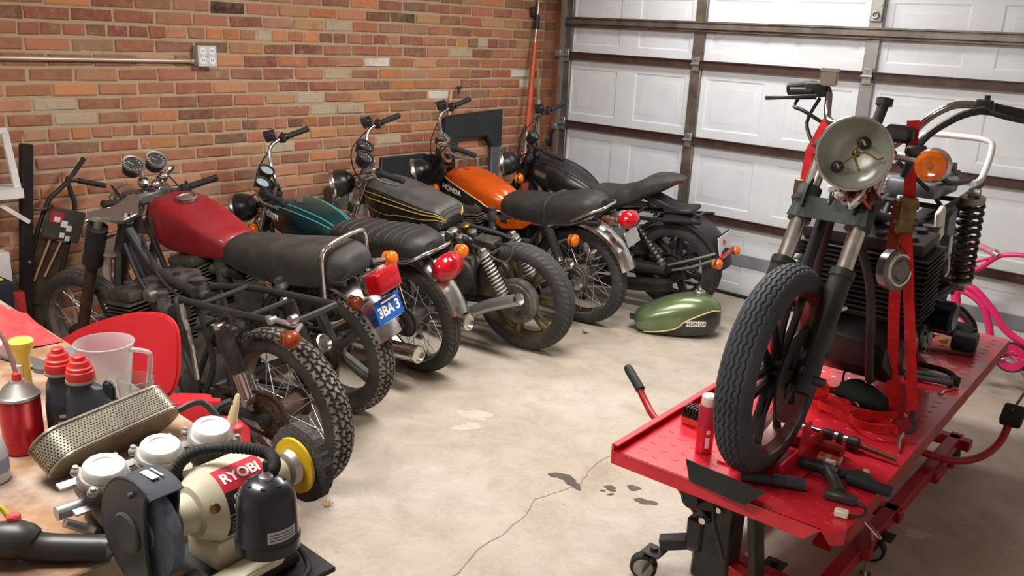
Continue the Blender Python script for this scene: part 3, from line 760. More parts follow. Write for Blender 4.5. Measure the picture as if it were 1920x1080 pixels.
def frame_std(root, c, m=SATIN, stand=True):
    a, n, A, H, M = steer_frame(c); top = H - a * .015; bot = H - a * .19; s_ = c.seatz
    mb = MB().cyl(top, bot, .03, n=16)
    mb.tube([top - a * .03, V((.75, 0, s_ - .07)), V((.5, 0, s_ - .12))], .022, 10, 5)
    for s in (1, -1):
        y = s * .11
        mb.tube([bot + a * .03 + V((0, s * .02, 0)), V((.95, y * .8, .5)), V((.88, y, .2)), V((.8, y, .15)), V((.45, y, .16)), V((.4, y, .22)), V((.43, y, .45)), V((.48, y * .9, s_ - .14)), V((.5, y * .7, s_ - .12))], .0145, 10, 5)
        mb.tube([V((.5, y * .7, s_ - .12)), V((.3, y, s_ - .09)), V((.05, y * 1.05, s_ - .07)), V((-.2, y * 1.0, s_ - .05))], .0135, 10, 4)
        mb.tube([V((.42, y, .36)), V((.2, y * 1.1, s_ - .14)), V((.1, y * 1.1, s_ - .075))], .012, 10, 4)
    for x in (.3, .05): mb.tube([V((x, -.11, s_ - .085)), V((x, .11, s_ - .085))], .01, 8)
    mb.build('frame', m, root)
    mb = MB()
    for s in (1, -1): mb.tube([V((.43, s * .11, .3)), V((.3, s * .115, .31)), V((0, s * .12, c.Rr))], .017, 10, 3).cyl((0, s * .105, c.Rr), (0, s * .135, c.Rr), .026, n=14)
    mb.cyl((.43, -.12, .3), (.43, .12, .3), .024, n=12).cyl((.31, -.11, .31), (.31, .11, .31), .016, n=10)
    mb.build('swingarm', m, root)
    # side stand holds the bike up on its left
    ft = .27; z = ft * math.tan(c.lean)
    if stand: MB().tube([V((.62, .13, .2)), V((.6, .2, .11)), V((.57, ft, z + .012))], [.013, .012, .011], 8, 3).box(V((.57, ft, z + .006)), (.05, .04, .01), Matrix.Rotation(-c.lean, 3, 'X'), .003).build('side_stand', m, root)
    for s in (1, -1):
        MB().tube([V((.46, s * .13, .27)), V((.46, s * .25, .27))], .012, 8).tube([V((.46, s * .17, .27)), V((.46, s * .26, .27))], .018, 10).build('footrest', RUBBER, root)

def bike_root(x, y, h, lean, label, z=0, name='motorcycle', group='project motorcycles in the garage'):
    f = V((cos(h), sin(h), 0)); l = V((-sin(h), cos(h), 0)); u = V((0, 0, 1))
    ly = l * cos(lean) - u * sin(lean); lz = u * cos(lean) + l * sin(lean)
    M = Matrix((f, ly, lz)).transposed().to_4x4(); M.translation = (x, y, z)
    return thing(name, label, 'motorcycle', M, group)

def cfg(**k):
    c = NS(wb=1.42, Rf=.33, Rr=.325, rake=rad(27), L=.72, steer=.5, lean=.15, seatz=.78, forky=.095, fr=.0175, sl=.36, ftube=CHROME, fslide=GRIMEL, gaiter=False, gtop=.03, cables=True, ears=None,
           ffender=CHROME, ffa=(rad(15), rad(150)), triple=SATIN, fwheel=dict(r=.045), head={}, gauges=(1, -1), gt=.05, gd=.05, gr=.043, gbody=SATIN, grim=SATIN, gface=GAUGE,
           bar=[(0, 0, 0), (0, .06, 0), (.02, .12, .03), (.03, .2, .13), (-.02, .27, .16), (-.13, .39, .14)], barm=CHROME, grips=(1, -1), barrot=0, half=0, levers=True, leverm=ALLOY, master=True, masterm=SATIN, fsig=[], eng={})
    for a, b in k.items(): setattr(c, a, b)
    return c
# ---------------------------------------------------------------- the six machines along the wall, nearest first
def tank_text(root, s, u, ang, body, size, m, side=1, sx=1.1, off=.004, parent=None, tilt=0):
    p = body.pt(u, ang, off); q = body.pt(u - .02, ang, off); w = body.pt(u, ang + .12, off)
    n_ = (q - p).cross(w - p)
    # text runs from the front of the tank to the back on the left side
    return text('badge_lettering', s, size, axes(p, (q - p) if side > 0 else (p - q), (w - p)), m, parent or root, .0012, sx=sx, bold=size * .03)

def tail_lamp(root, c, d, m=REDLENS, rot=0, bm=CHROME):
    R = Matrix.Rotation(rot, 3, 'Y'); c = V(c)
    o = MB().box(c + R @ V((d[0] * .35, 0, 0)), (d[0] * .4, d[1] * 1.04, d[2] * 1.05), R, .008, 2).build('tail_light_base', bm, root)
    MB().box(c - R @ V((d[0] * .15, 0, 0)), d, R, .012, 3).build('tail_light_lens', m, o)
    return o

# --- 1: stripped frame, no tank, no seat
c = cfg(wb=1.31, Rr=.33, Rf=.325, lean=.105, steer=.2, L=.75, rake=rad(29), sl=.52, gaiter=True, ftube=STEEL, fslide=RUST, triple=CHROME, ffender=None, head=None, gauges=(), bar=None, fwheel=dict(r=.043, tread='road', tm=TYREDUST, rimm=BROWNRIM, left=('drum', .085, SATIN)), seatz=.82)
b = bike_root(1.861, -3.835, rad(187.2), c.lean, 'stripped black motorcycle frame with bare wheels, no tank or seat, nearest the workbench')
wheel(b, 'rear_wheel', 0, .33, .056, .058, 'block', TYREDUST, rimm=BROWNRIM, hubm=RUST, hub=(.06, .07), left=('sprocket', .098, RUST))
front_end(b, c); frame_std(b, c)
engine(b, dict and NS(eng=dict(case=GRIME, barrel=GRIME, headm=GRIME, cover=GRIMEL, carbm=GRIMEL, headers=0, cyl=2, x=.02)))
shock(b, (.13, .70), (.03, .42), .155, 'cover', cover=BLACK, r=.028); shock(b, (.13, .70), (.03, .42), -.155, 'cover', cover=BLACK, r=.028)
chain(b, .33, (.47, .3), .088, .098, .04)
MB().tube([(-.2, -.11, .77), (-.2, .11, .77)], .012, 8).build('frame_cross_tube', SATIN, b)
MB().bar((-.1, .125, .78), (-.28, .135, .79), .022, .012, bev=.003).cyl((-.14, .12, .78), (-.14, .15, .78), .013, n=8).build('seat_strut', STEEL, b)
signal(b, (-.27, .12, .79), (-.31, .2, .775), AMBERD, r=.032)
MB().bar((-.24, .13, .785), (-.285, .16, .84), .02, .012, bev=.003).cyl((-.285, .15, .83), (-.285, .175, .83), .016, n=10).build('signal_bracket', ALLOY, b)
MB().tube([(.45, .12, .5), (.38, .135, .36), (.44, .14, .25)], .013, 8, 4).tube([(.3, .12, .7), (.26, .125, .5), (.36, .12, .33)], .012, 8, 4).build('frame_gusset', SATIN, b)
MB().tube([(.4, .13, .72), (.38, .14, .66), (.345, .15, .6), (.34, .15, .42)], .011, 8, 4).build('breather_pipe', CHROME, b)
MB().tube([(.85, .06, .86), (.7, .1, .72), (.55, .09, .62), (.4, .1, .6), (.2, .12, .7)], .008, 6, 5).tube([(.86, -.03, .87), (.66, .05, .76), (.5, .06, .7), (.3, .05, .72)], .007, 6, 5).tube([(.3, .1, .62), (.15, .12, .56), (.1, .1, .66), (-.05, .1, .74)], .006, 6, 5).build('wiring_loom', WIRE, b)
for p, d in (((.32, .07, .6), (.12, .06, .1)), ((.2, .08, .62), (.07, .05, .07)), ((.62, .12, .7), (.06, .04, .05))): MB().box(p, d, bev=.008).build('electrical_box', GRIMEL, b)
MB().tube([(.5, .17, .36), (.42, .19, .3), (.34, .19, .31)], .009, 8, 3).cyl((.34, .16, .31), (.34, .22, .31), .013, n=8).build('gear_lever', STEEL, b)

# --- 2: red tank, black seat, blue plate
c = cfg(wb=1.42, Rr=.325, Rf=.325, L=.67, steer=-.12, triple=GRIMEL, ffender=None, fwheel=dict(kind='mag', r=.05), head=dict(m=CHROME, r=.08), grim=ALLOY, gbody=SATIN, gt=.085, gd=.075, gr=.05, barm=BLACK, master=False,
        bar=[(0, 0, 0), (0, .06, 0), (.01, .11, -.02), (-.01, .16, -.02), (-.09, .31, .02)], levers=False)
b = bike_root(1.426, -3.279, rad(193), .15, 'motorcycle with faded red tank, black dual seat and blue licence plate')
wheel(b, 'rear_wheel', 0, .325, .062, .066, 'block', TYREDUST, kind='mag', rimm=MAGD, magm=MAGD, left=('drum', .075, RUST), hub=(.055, .06))
front_end(b, c); frame_std(b, c); engine(b, NS(eng=dict(case=GRIMEL, barrel=GRIME, cyl=2)))
T_ = Body([(.5, .74, .78, .05, 2.4, 3), (.53, .70, .815, .1, 3, 3.6), (.62, .69, .85, .125, 4, 4), (.76, .69, .91, .14, 4.4, 4.4), (.9, .70, .94, .14, 4.4, 4), (.99, .74, .935, .115, 3.6, 3.4), (1.03, .80, .9, .06, 2.6, 2.6)])
tk = T_.mesh(MB()).build('fuel_tank', REDTANK, b, 50)
MB().lathe([(-.01, .035), (.008, .034), (.014, .026), (.014, .005)], (.83, 0, .935), (0, 0, 1), 24).torus((.83, 0, .945), (0, 0, 1), .044, .006, 28, 6).build('fuel_cap', ALLOY, tk)
T_.patch(MB(), .72, .95, -.12, .22, .002, mirror=False).build('tank_badge', GRIMEL, tk)
S_ = Body([(.56, .73, .755, .06, 2.2, 4), (.53, .69, .8, .1, 2.6, 5), (.4, .665, .815, .125, 3, 6), (.22, .655, .825, .14, 3.4, 6), (.05, .665, .85, .14, 3.4, 6), (-.1, .69, .86, .13, 3.2, 6), (-.18, .73, .84, .1, 2.8, 5), (-.2, .76, .81, .06, 2.2, 4)])
st = S_.mesh(MB()).build('seat', VINYLD, b, 50)
S_.line(MB(), -.25, .004, .06, .94, sides=(1, -1)).build('seat_trim', SATIN, st)
MB().tube([(-.11, .15, .66), (-.115, .15, .76), (-.12, .145, .86), (-.13, .1, .893), (-.135, 0, .9), (-.13, -.1, .893), (-.12, -.145, .86), (-.115, -.15, .76), (-.11, -.15, .66)], .011, 10, 6).build('grab_rail', CHROME, b)
mb = MB(); fend(mb, V((0, 0, .325)), .375, .08, rad(70), rad(158)); mb.build('rear_fender', CHROME, b)
tail_lamp(b, (-.3, 0, .725), (.09, .15, .09), rot=.25)
pl = MB().box((-.335, 0, .60), (.003, .175, .105), Matrix.Rotation(.32, 3, 'Y'), .001).build('licence_plate', PLATE, b)
Rp = Matrix.Rotation(.32, 3, 'Y')
text('plate_lettering', '3BA 3', .062, axes(V((-.3375, 0, .597)), (0, -1, 0), Rp @ V((0, 0, 1))), WHITEP, pl, .0006, sx=.95, bold=.002)
MB().box(V((-.3365, 0, .642)), (.002, .1, .008), Rp).box(V((-.351, 0, .553)), (.002, .12, .006), Rp).build('plate_marks', WHITEP, pl)
signal(b, (-.2, -.08, .77), (-.25, -.15, .76), AMBER); signal(b, (-.2, .08, .66), (-.25, .11, .655), AMBERD, r=.03)
for s in (1, -1): shock(b, (.14, .7), (-.01, .36), s * .15, 'spring', SATIN)
muffler(b, [(.45, .17, .2), (.25, .19, .24), (0, .2, .38), (-.12, .2, .47)], [.025, .04, .042, .038], CHROME)
muffler(b, [(.45, -.17, .2), (.25, -.19, .24), (0, -.2, .38), (-.12, -.2, .47)], [.025, .04, .042, .038], CHROME)
chain(b, .325, (.47, .3), .075, .08, .04)
for s in (1, -1): MB().prism([(0, 0), (.2, -.02), (.22, -.16), (.06, -.18)], (.24, s * .135, .66), (1, 0, 0), (0, 0, 1), -.012 * s, .003).build('side_cover', GRIMEL, b)
sh = MB().tube([(.26, -.19, .745), (.03, -.185, .795)], .018, 14).tube([(.06, -.185, .79), (.0, -.14, .77), (-.02, -.1, .74)], .009, 8, 3).build('side_handle', RUBBER, b)
MB().cyl((.285, -.19, .74), (.255, -.19, .746), .021, n=16).build('handle_end', CHROME, sh)
for p, k_ in (((1.08, .07, .93), 1.2), ((1.08, -.04, .94), 1.3), ((1.04, 0, .98), 1), ((1.1, .02, .99), 1.2), ((1.12, -.1, .97), 1.1), ((1.06, -.07, 1.0), 1), ((1.12, .1, .9), 1)): MB().lathe([(-.03, .012), (-.02, .02 * k_), (0, .024 * k_), (.012, .02 * k_), (.02, .008)], p, (-.6, .1, .8), 14).build('warning_lamp', CHROME, b)
MB().torus((1.12, -.14, .99), (.6, .3, .7), .048, .009, 18, 6).build('gauge_bracket', CHROME, b)
MB().box((1.1, 0, .92), (.1, .2, .06), None, .015).build('gauge_mount', GRIMEL, b)
MB().tube([(1.2, .12, .8), (1.2, .1, .86), (1.16, .2, .9), (1.2, .3, .86)], .014, 10, 4).build('brake_hose', CHROME, b)

# --- 3: small teal machine
c = cfg(wb=1.29, Rr=.31, Rf=.31, L=.6, steer=.7, seatz=.74, sl=.32, fwheel=dict(r=.04), head=dict(m=BLACK, r=.085), gface=GAUGEW, gt=.05,
        bar=[(0, 0, 0), (0, .06, 0), (.02, .12, .05), (.02, .2, .15), (-.04, .27, .17), (-.17, .38, .15)])
c.fsig = [(1, .2, .03), (-1, -.2, .03)]
b = bike_root(1.285, -2.672, rad(186), .15, 'small motorcycle with dark teal striped tank, ribbed seat and large round red tail light')
wheel(b, 'rear_wheel', 0, .31, .05, .05, 'road', TYRE, rimm=CHROME, left=('drum', .075, GRIMEL), hub=(.07, .06))
front_end(b, c); frame_std(b, c); engine(b, NS(eng=dict(cyl=2, k=.92)))
T_ = Body([(.42, .68, .7, .05, 2.4, 3), (.46, .645, .745, .095, 2.4, 3.2), (.56, .63, .79, .12, 2.6, 3.2), (.72, .63, .825, .135, 3, 3.2), (.86, .645, .83, .125, 3, 3), (.95, .68, .81, .09, 2.6, 2.8), (.99, .74, .775, .04, 2.2, 2.4)])
tk = T_.mesh(MB()).build('fuel_tank', TEAL, b, 50)
T_.patch(MB(), .5, .97, -.6, .55, .002).build('tank_panel', BLKTANK, tk)
mb = MB(); T_.line(mb, .78, .004, .08, .7); T_.line(mb, 1.1, .004, .06, .62); mb.build('pinstripe', TEALL, tk)
tank_text(b, 'HONDA', .72, .2, T_, .042, WHITEP, parent=tk)
MB().lathe([(-.01, .03), (.01, .03), (.016, .022), (.016, .004)], (.8, 0, .826), (0, 0, 1), 22).build('fuel_cap', CHROME, tk)
S_ = Body([(.5, .69, .71, .06, 2.2, 4), (.46, .655, .76, .1, 2.6, 5), (.32, .63, .785, .125, 3.2, 6), (.14, .625, .79, .14, 3.4, 6), (-.02, .645, .805, .14, 3.2, 6), (-.13, .67, .8, .12, 2.8, 6), (-.18, .7, .77, .07, 2.2, 4)])
st = S_.mesh(MB(), 40).build('seat', VINYL, b, 50)
mb = MB()
for i in range(9): u = .22 + i * .065; mb.tube([S_.pt(u, a_, .0) for a_ in [.55 + .2 * j for j in range(11)]], .0035, 6)
mb.build('seat_ribs', VINYL, st)
S_.line(MB(), -.42, .006, .08, .92).build('seat_trim', CHROME, st)
MB().tube([(.0, .14, .67), (-.14, .145, .7), (-.2, .1, .73), (-.215, 0, .735), (-.2, -.1, .73), (-.14, -.145, .7), (0, -.14, .67)], .009, 10, 5).build('grab_rail', CHROME, b)
mb = MB(); fend(mb, V((0, 0, .31)), .365, .06, rad(75), rad(163), dep=.03); mb.build('rear_fender', CHROME, b)
o = MB().tube([(-.22, 0, .6), (-.25, 0, .66)], .03, 12).box((-.235, 0, .655), (.04, .15, .09), Matrix.Rotation(.3, 3, 'Y'), .02, 2).build('tail_light_base', CHROME, b)
MB().lathe([(0, .068), (.03, .07), (.055, .066), (.07, .05), (.074, .01)], (-.245, 0, .655), (-1, 0, -.3), 30).ell((-.27, 0, .65), (.055, .1, .07), 22, 14).build('tail_light_lens', REDLENS, o)
signal(b, (-.2, -.08, .68), (-.23, -.16, .67), AMBER)
for s in (1, -1): shock(b, (.12, .64), (-.01, .35), s * .145, 'spring', CHROME)
muffler(b, [(.5, .17, .14), (.2, .19, .19), (-.05, .2, .22), (-.2, .2, .235)], [.02, .043, .045, .042], CHROME)
muffler(b, [(.5, -.17, .14), (.2, -.19, .19), (-.05, -.2, .23), (-.2, -.2, .25)], [.02, .043, .045, .042], CHROME)
chain(b, .31, (.45, .28), .07, .078, .035)
for s in (1, -1): MB().prism([(0, 0), (.19, .0), (.21, -.16), (.04, -.15)], (.24, s * .135, .62), (1, 0, 0), (0, 0, 1), -.012 * s, .003).build('side_cover', TEAL, b)

# --- 4: dusty black tank with gold stripes, no seat, bare fat rear wheel
c = cfg(wb=1.40, Rr=.325, Rf=.33, L=.70, steer=.75, fwheel=dict(r=.048, kind='mag'), head=dict(m=BLACK, r=.085), gt=.06, gr=.052, triple=ALLOY,
        bar=[(0, 0, 0), (0, .06, 0), (.02, .12, .03), (.01, .2, .1), (-.05, .26, .12), (-.19, .36, .1)])
b = bike_root(1.435, -1.97, rad(190), .15, 'motorcycle with dusty black gold-striped tank, no seat and exposed gold rear wheel')
wheel(b, 'rear_wheel', 0, .325, .06, .062, 'road', TYRE, kind='mag7', rimm=GOLDRIM, magm=GOLDRIM, left=('drum', .135, GRIMEL), hub=(.09, .055), hubm=RUST, rot=.5)
front_end(b, c); engine(b, NS(eng=dict(cyl=4, case=GRIME, headm=GRIMEL, cover=GRIME)))
a_, n_, A_, H_0, M_ = steer_frame(c)
mb = MB().cyl(H_0 - a_ * .015, H_0 - a_ * .19, .03, n=16).tube([H_0 - a_ * .05, (.75, 0, .7), (.46, 0, .66)], .022, 10, 5)
for s in (1, -1): mb.tube([H_0 - a_ * .16 + V((0, s * .02, 0)), (.95, s * .1, .5), (.88, s * .12, .2), (.8, s * .12, .15), (.45, s * .12, .16), (.4, s * .12, .22), (.42, s * .12, .45), (.46, s * .09, .66)], .0145, 10, 5).tube([(.46, s * .09, .66), (.25, s * .12, .63), (.13, s * .125, .6)], .0135, 10, 3)
mb.tube([(.13, -.125, .6), (.13, .125, .6)], .014, 8); mb.build('frame', SATIN, b)
mb = MB()
for s in (1, -1): mb.tube([(.43, s * .11, .3), (.3, s * .115, .31), (0, s * .12, .325)], .019, 10, 3)
mb.cyl((.43, -.12, .3), (.43, .12, .3), .024, n=12); mb.build('swingarm', SATIN, b)
MB().tube([(.62, .13, .2), (.6, .2, .11), (.57, .27, .053)], [.013, .012, .011], 8, 3).box((.57, .27, .047), (.05, .04, .01), Matrix.Rotation(-.15, 3, 'X'), .003).build('side_stand', SATIN, b)
T_ = Body([(.46, .69, .72, .06, 2.6, 3), (.49, .66, .8, .125, 3.4, 4), (.6, .63, .835, .145, 3.4, 4), (.78, .64, .885, .155, 3.2, 4), (.94, .67, .91, .14, 3, 3.6), (1.04, .72, .89, .1, 2.6, 3), (1.08, .79, .85, .045, 2.2, 2.4)])
tk = T_.mesh(MB()).build('fuel_tank', BLKTANK, b, 50)
T_.patch(MB(), .05, .93, .62, PI / 2 + .0, .0015).build('tank_top_dust', GREYDUST, tk)
mb = MB(); T_.line(mb, lambda t: .52 - .2 * t, .0028, .06, .95); T_.line(mb, lambda t: .38 - .3 * t, .0035, .05, .9); T_.line(mb, lambda t: .2 - .35 * t, .0022, .05, .86); mb.build('pinstripe', GOLDP, tk)
MB().lathe([(-.01, .04), (.006, .04), (.01, .034), (.01, .004)], (.86, 0, .9), (.06, 0, 1), 24).build('fuel_cap', BLKTANK, tk)
for s in (1, -1): shock(b, (.165, .625), (.03, .375), s * .155, 'spring', mat('pale spring steel', srgb(196, 190, 178), .4, .4))
muffler(b, [(.5, .18, .15), (.3, .2, .22), (.1, .21, .33), (-.1, .21, .41)], [.024, .034, .036, .034], STEEL)
muffler(b, [(.5, -.18, .15), (.3, -.2, .22), (.1, -.21, .33), (-.1, -.21, .41)], [.024, .034, .036, .034], STEEL)
MB().lathe([(0, .1), (.02, .11), (.04, .105), (.05, .07), (.052, .01)], (.33, .14, .45), (0, 1, 0), 28).box((.33, .13, .45), (.2, .03, .26), bev=.02).build('side_cover', GRIME, b)
MB().tube([(.14, .15, .61), (.02, .14, .58), (.0, .1, .66), (.15, .06, .64)], .007, 8, 4).box((.2, .05, .64), (.14, .1, .05), bev=.008).build('wiring_loom', GRIME, b)
for p, r_, m in (((.40, .1, .68), .03, ALLOY), ((.33, .13, .665), .026, GRIMEL), ((.45, .13, .66), .024, ALLOY), ((.37, .02, .69), .028, BRASS), ((.29, .06, .68), .026, GRIMEL)): MB().lathe([(-.03, r_ * .8), (0, r_), (.015, r_), (.022, r_ * .6), (.024, .004)], p, (0, .3, 1), 18).build('carburetor_cap', m, b)
mb = MB()
for i in range(7): mb.tube([(.5 - .03 * i, .1 + .012 * (i % 3), .62), (.44 - .03 * i, .14, .68 + .01 * (i % 2)), (.38 - .02 * i, .1, .64)], .008, 6, 4)
mb.build('fuel_hoses', GRIMEL, b)

# --- 5: orange machine
c = cfg(wb=1.36, Rr=.325, Rf=.33, L=.70, steer=.75, fwheel=dict(r=.043, right=('disc', .14, STEEL)), head=dict(m=BLACK, r=.09), gt=.06, gr=.05, triple=BLACK, gface=GAUGE, grim=CHROME, ears=BLACK,
        bar=[(0, 0, 0), (0, .06, 0), (.03, .11, .06), (.03, .17, .19), (-.03, .23, .22), (-.18, .35, .2)])
c.fsig = [(1, .19, .03), (-1, -.19, .03)]
b = bike_root(1.345, -1.325, rad(187), .15, 'motorcycle with orange and black tank, black dual seat and chrome rear fender')
wheel(b, 'rear_wheel', 0, .325, .052, .054, 'road', TYRE, rimm=CHROME, left=('drum', .09, GRIMEL), hub=(.08, .06))
front_end(b, c); frame_std(b, c); engine(b, NS(eng=dict(cyl=4)))
T_ = Body([(.49, .70, .73, .05, 2.4, 3), (.52, .665, .79, .1, 2.4, 3.2), (.62, .655, .84, .13, 2.6, 3.4), (.78, .66, .895, .145, 2.7, 3.4), (.9, .69, .9, .135, 2.6, 3), (1.0, .75, .875, .09, 2.4, 2.8), (1.04, .81, .84, .04, 2.2, 2.4)])
tk = T_.mesh(MB()).build('fuel_tank', ORANGE, b, 50)
pu = lambda t: -.25 + .62 * sin(PI * min(1, t * 1.02)) ** .8 - .0
pt_ = lambda t: -.95 + 1.5 * min(1, t * 1.15 + .01) ** .5
T_.patch(MB(), .08, .93, lambda t: -1.0, pt_, .002, nu=40).build('tank_panel', BLKTANK, tk)
T_.line(MB(), pt_, .0035, .08, .93, off=.003, nu=40).build('pinstripe', mat('cream pinstripe', srgb(222, 196, 140), .4), tk)
tank_text(b, 'HONDA', .66, .06, T_, .045, WHITEP, parent=tk)
MB().lathe([(-.01, .036), (.01, .036), (.016, .028), (.016, .004)], (.84, 0, .897), (0, 0, 1), 24).build('fuel_cap', ORANGE, tk)
S_ = Body([(.56, .7, .73, .06, 2.2, 4), (.52, .665, .785, .11, 2.8, 5), (.4, .645, .8, .135, 3.4, 6), (.24, .64, .805, .145, 3.6, 6), (.16, .645, .83, .145, 3.6, 6), (.0, .675, .865, .14, 3.4, 6), (-.11, .72, .87, .12, 3, 5), (-.17, .76, .84, .07, 2.4, 4)])
st = S_.mesh(MB(), 40).build('seat', VINYL, b, 50)
S_.line(MB(), -.3, .006, .06, .94).build('seat_trim', CHROME, st)
MB().tube([S_.pt(.56, t_, .002) for t_ in [-.1 + .22 * i for i in range(16)]], .009, 8).build('seat_strap', VINYL, st)
MB().tube([(-.02, .14, .72), (-.14, .13, .79), (-.2, .08, .81), (-.21, 0, .815), (-.2, -.08, .81), (-.14, -.13, .79), (-.02, -.14, .72)], .009, 10, 5).build('grab_rail', CHROME, b)
mb = MB(); fend(mb, V((0, 0, .325)), .385, .07, rad(70), rad(163), dep=.035); mb.build('rear_fender', CHROME, b)
o = MB().box((-.265, 0, .735), (.1, .1, .08), Matrix.Rotation(.5, 3, 'Y'), .02, 2).tube([(-.2, .05, .75), (-.28, .06, .75)], .012, 8).build('tail_light_base', CHROME, b)
MB().ell((-.335, 0, .745), (.06, .085, .055), 22, 14).build('tail_light_lens', REDLENS, o)
MB().box((-.36, 0, .64), (.004, .15, .09), Matrix.Rotation(.35, 3, 'Y'), .001).build('plate_bracket', CHROME, b)
signal(b, (-.03, .14, .63), (-.08, .2, .63), AMBER); signal(b, (-.03, -.14, .63), (-.08, -.2, .63), AMBER)
for s in (1, -1): MB().prism([(-.02, .045), (.26, .03), (.27, .0), (.22, -.035), (.06, -.01)], (.27, s * .142, .625), (1, 0, 0), (0, 0, 1), -.014 * s, .004).build('side_cover', ORANGE, b)
MB().box((.38, 0, .58), (.12, .2, .1), bev=.01).build('air_box', BLACK, b)
for s in (1, -1): shock(b, (.14, .66), (.02, .37), s * .15, 'cover', cover=SATIN, r=.026)
muffler(b, [(.5, .17, .16), (.3, .19, .25), (.1, .2, .38), (-.04, .205, .475)], [.024, .036, .038, .036], CHROME)
muffler(b, [(.5, .19, .13), (.25, .2, .19), (.05, .205, .28), (-.1, .205, .355)], [.024, .036, .038, .036], GRIMEL)
muffler(b, [(.5, -.18, .15), (.3, -.2, .22), (.1, -.2, .34), (-.06, -.205, .43)], [.024, .036, .038, .036], CHROME)
chain(b, .325, (.47, .3), .075, .085, .04)

# --- 6: modern black cruiser by the garage door
c = cfg(wb=1.5, Rr=.32, Rf=.32, L=.72, steer=.6, rake=rad(29), lean=.12, seatz=.72, ftube=BLACK, fslide=BLACK, fwheel=dict(r=.055, kind='mag7', rimm=BLACK, magm=BLACK), ffender=BLACK, head=dict(m=BLACK, r=.085), gauges=(0,), gt=.08, barm=BLACK, leverm=SATIN, masterm=BLACK,
        bar=[(0, 0, 0), (0, .06, 0), (.01, .14, .05), (-.01, .22, .14), (-.06, .28, .16), (-.2, .41, .15)])
c.fsig = [(1, .18, .03)]
b = bike_root(1.578, -.585, rad(188), .12, 'low black motorcycle with pointed seat tip and wide rear fender, in front of garage door')
wheel(b, 'rear_wheel', 0, .32, .075, .078, 'road', TYRE, kind='mag7', rimm=BLACK, magm=BLACK, right=('disc', .14, STEEL), hubm=BLACK, left=('drum', .09, SATIN))
front_end(b, c); frame_std(b, c, BLACK)
mb = MB()
R3 = [Matrix.Rotation(t, 3, 'Y') for t in (.5, -.5)]
for r3 in R3:
    q = V((.66, 0, .36))
    for i in range(9): mb.cyl(q + r3 @ V((0, 0, .06 + i * .02)), q + r3 @ V((0, 0, .066 + i * .02)), .085, n=22)
    mb.cyl(q, q + r3 @ V((0, 0, .25)), .062, n=18).box(q + r3 @ V((0, 0, .255)), (.15, .16, .05), r3, .015, 2)
mb.build('v_twin_cylinders', SATIN, b)
MB().box((.66, 0, .3), (.42, .26, .22), bev=.04, seg=2).lathe([(0, .1), (.03, .1), (.04, .08), (.042, .01)], (.78, .12, .3), (0, 1, 0), 28).lathe([(0, .085), (.03, .085), (.04, .06), (.042, .01)], (.55, .12, .3), (0, 1, 0), 28).build('crankcase', BLACK, b)
T_ = Body([(.6, .72, .74, .05, 2.2, 3), (.66, .7, .8, .1, 2.4, 3), (.78, .7, .87, .14, 2.5, 3), (.93, .71, .92, .155, 2.5, 3), (1.06, .75, .93, .13, 2.5, 2.8), (1.15, .81, .9, .07, 2.2, 2.4)])
tk = T_.mesh(MB()).build('fuel_tank', BLACK, b, 50)
T_.patch(MB(), .62, .78, .1, .34, .003, mirror=False).build('tank_badge', ALLOY, tk)
T_.line(MB(), .95, .004, .1, .9).build('tank_seam', SATIN, tk)
S_ = Body([(.66, .72, .75, .06, 2.4, 3), (.6, .66, .79, .12, 3, 3), (.45, .65, .8, .15, 3, 3), (.3, .71, .85, .16, 3, 3), (.2, .77, .91, .15, 3, 3), (.1, .82, .93, .12, 2.8, 3), (.02, .87, .93, .08, 2.4, 3), (-.04, .895, .92, .035, 2.2, 2.4)])
st = S_.mesh(MB(), 40).build('seat', VINYLD, b, 50)
S_.patch(MB(), .86, .99, -.9, .3, .003).build('tail_light_strip', mat('dark red lens', srgb(112, 14, 34), .2, coat=.5), st)
MB().box((.12, 0, .74), (.3, .14, .05), Matrix.Rotation(-.32, 3, 'Y'), .01).build('seat_pan', SATIN, b)
mb = MB(); fend(mb, V((0, 0, .32)), .37, .1, rad(78), rad(172), dep=.045); mb.build('rear_fender', SATIN, b)
MB().box((.06, 0, .725), (.11, .06, .008), Matrix.Rotation(-.25, 3, 'Y'), .002).box((-.06, 0, .715), (.1, .07, .008), Matrix.Rotation(.2, 3, 'Y'), .002).box((-.14, 0, .685), (.06, .07, .008), Matrix.Rotation(.45, 3, 'Y'), .002).build('mount_plate', GRIMEL, b)
MB().box((-.02, 0, .71), (.2, .17, .03), Matrix.Rotation(.1, 3, 'Y'), .008).build('tail_section', SATIN, b)
mb = MB()
for s in (1, -1): mb.tube([(.02, s * .12, .34), (-.17, s * .115, .42), (-.31, s * .1, .48)], .009, 8, 3).tube([(.02, s * .12, .3), (-.17, s * .115, .37), (-.31, s * .1, .44)], .009, 8, 3)
mb.build('plate_arm', STEEL, b)
pl = MB().box((-.325, 0, .52), (.006, .19, .12), Matrix.Rotation(.15, 3, 'Y'), .002).build('licence_plate', mat('white plate', srgb(222, 222, 220), .5), b)
MB().box((-.34, 0, .455), (.03, .2, .03), Matrix.Rotation(.15, 3, 'Y'), .006).build('reflector', REDLENS, pl)
MB().box((-.32, 0, .52), (.005, .205, .14), Matrix.Rotation(.15, 3, 'Y'), .003).build('plate_holder', SATIN, pl)
MB().box((-.329, .01, .535), (.002, .03, .03), Matrix.Rotation(.15, 3, 'Y')).build('plate_emblem', REDLENS, pl)
signal(b, (-.31, .06, .46), (-.35, .15, .43), AMBER, r=.034); signal(b, (-.31, -.06, .46), (-.35, -.15, .43), AMBER, r=.034)
for s in (1, -1): shock(b, (.28, .66), (.03, .36), s * .15, 'spring', SATIN)
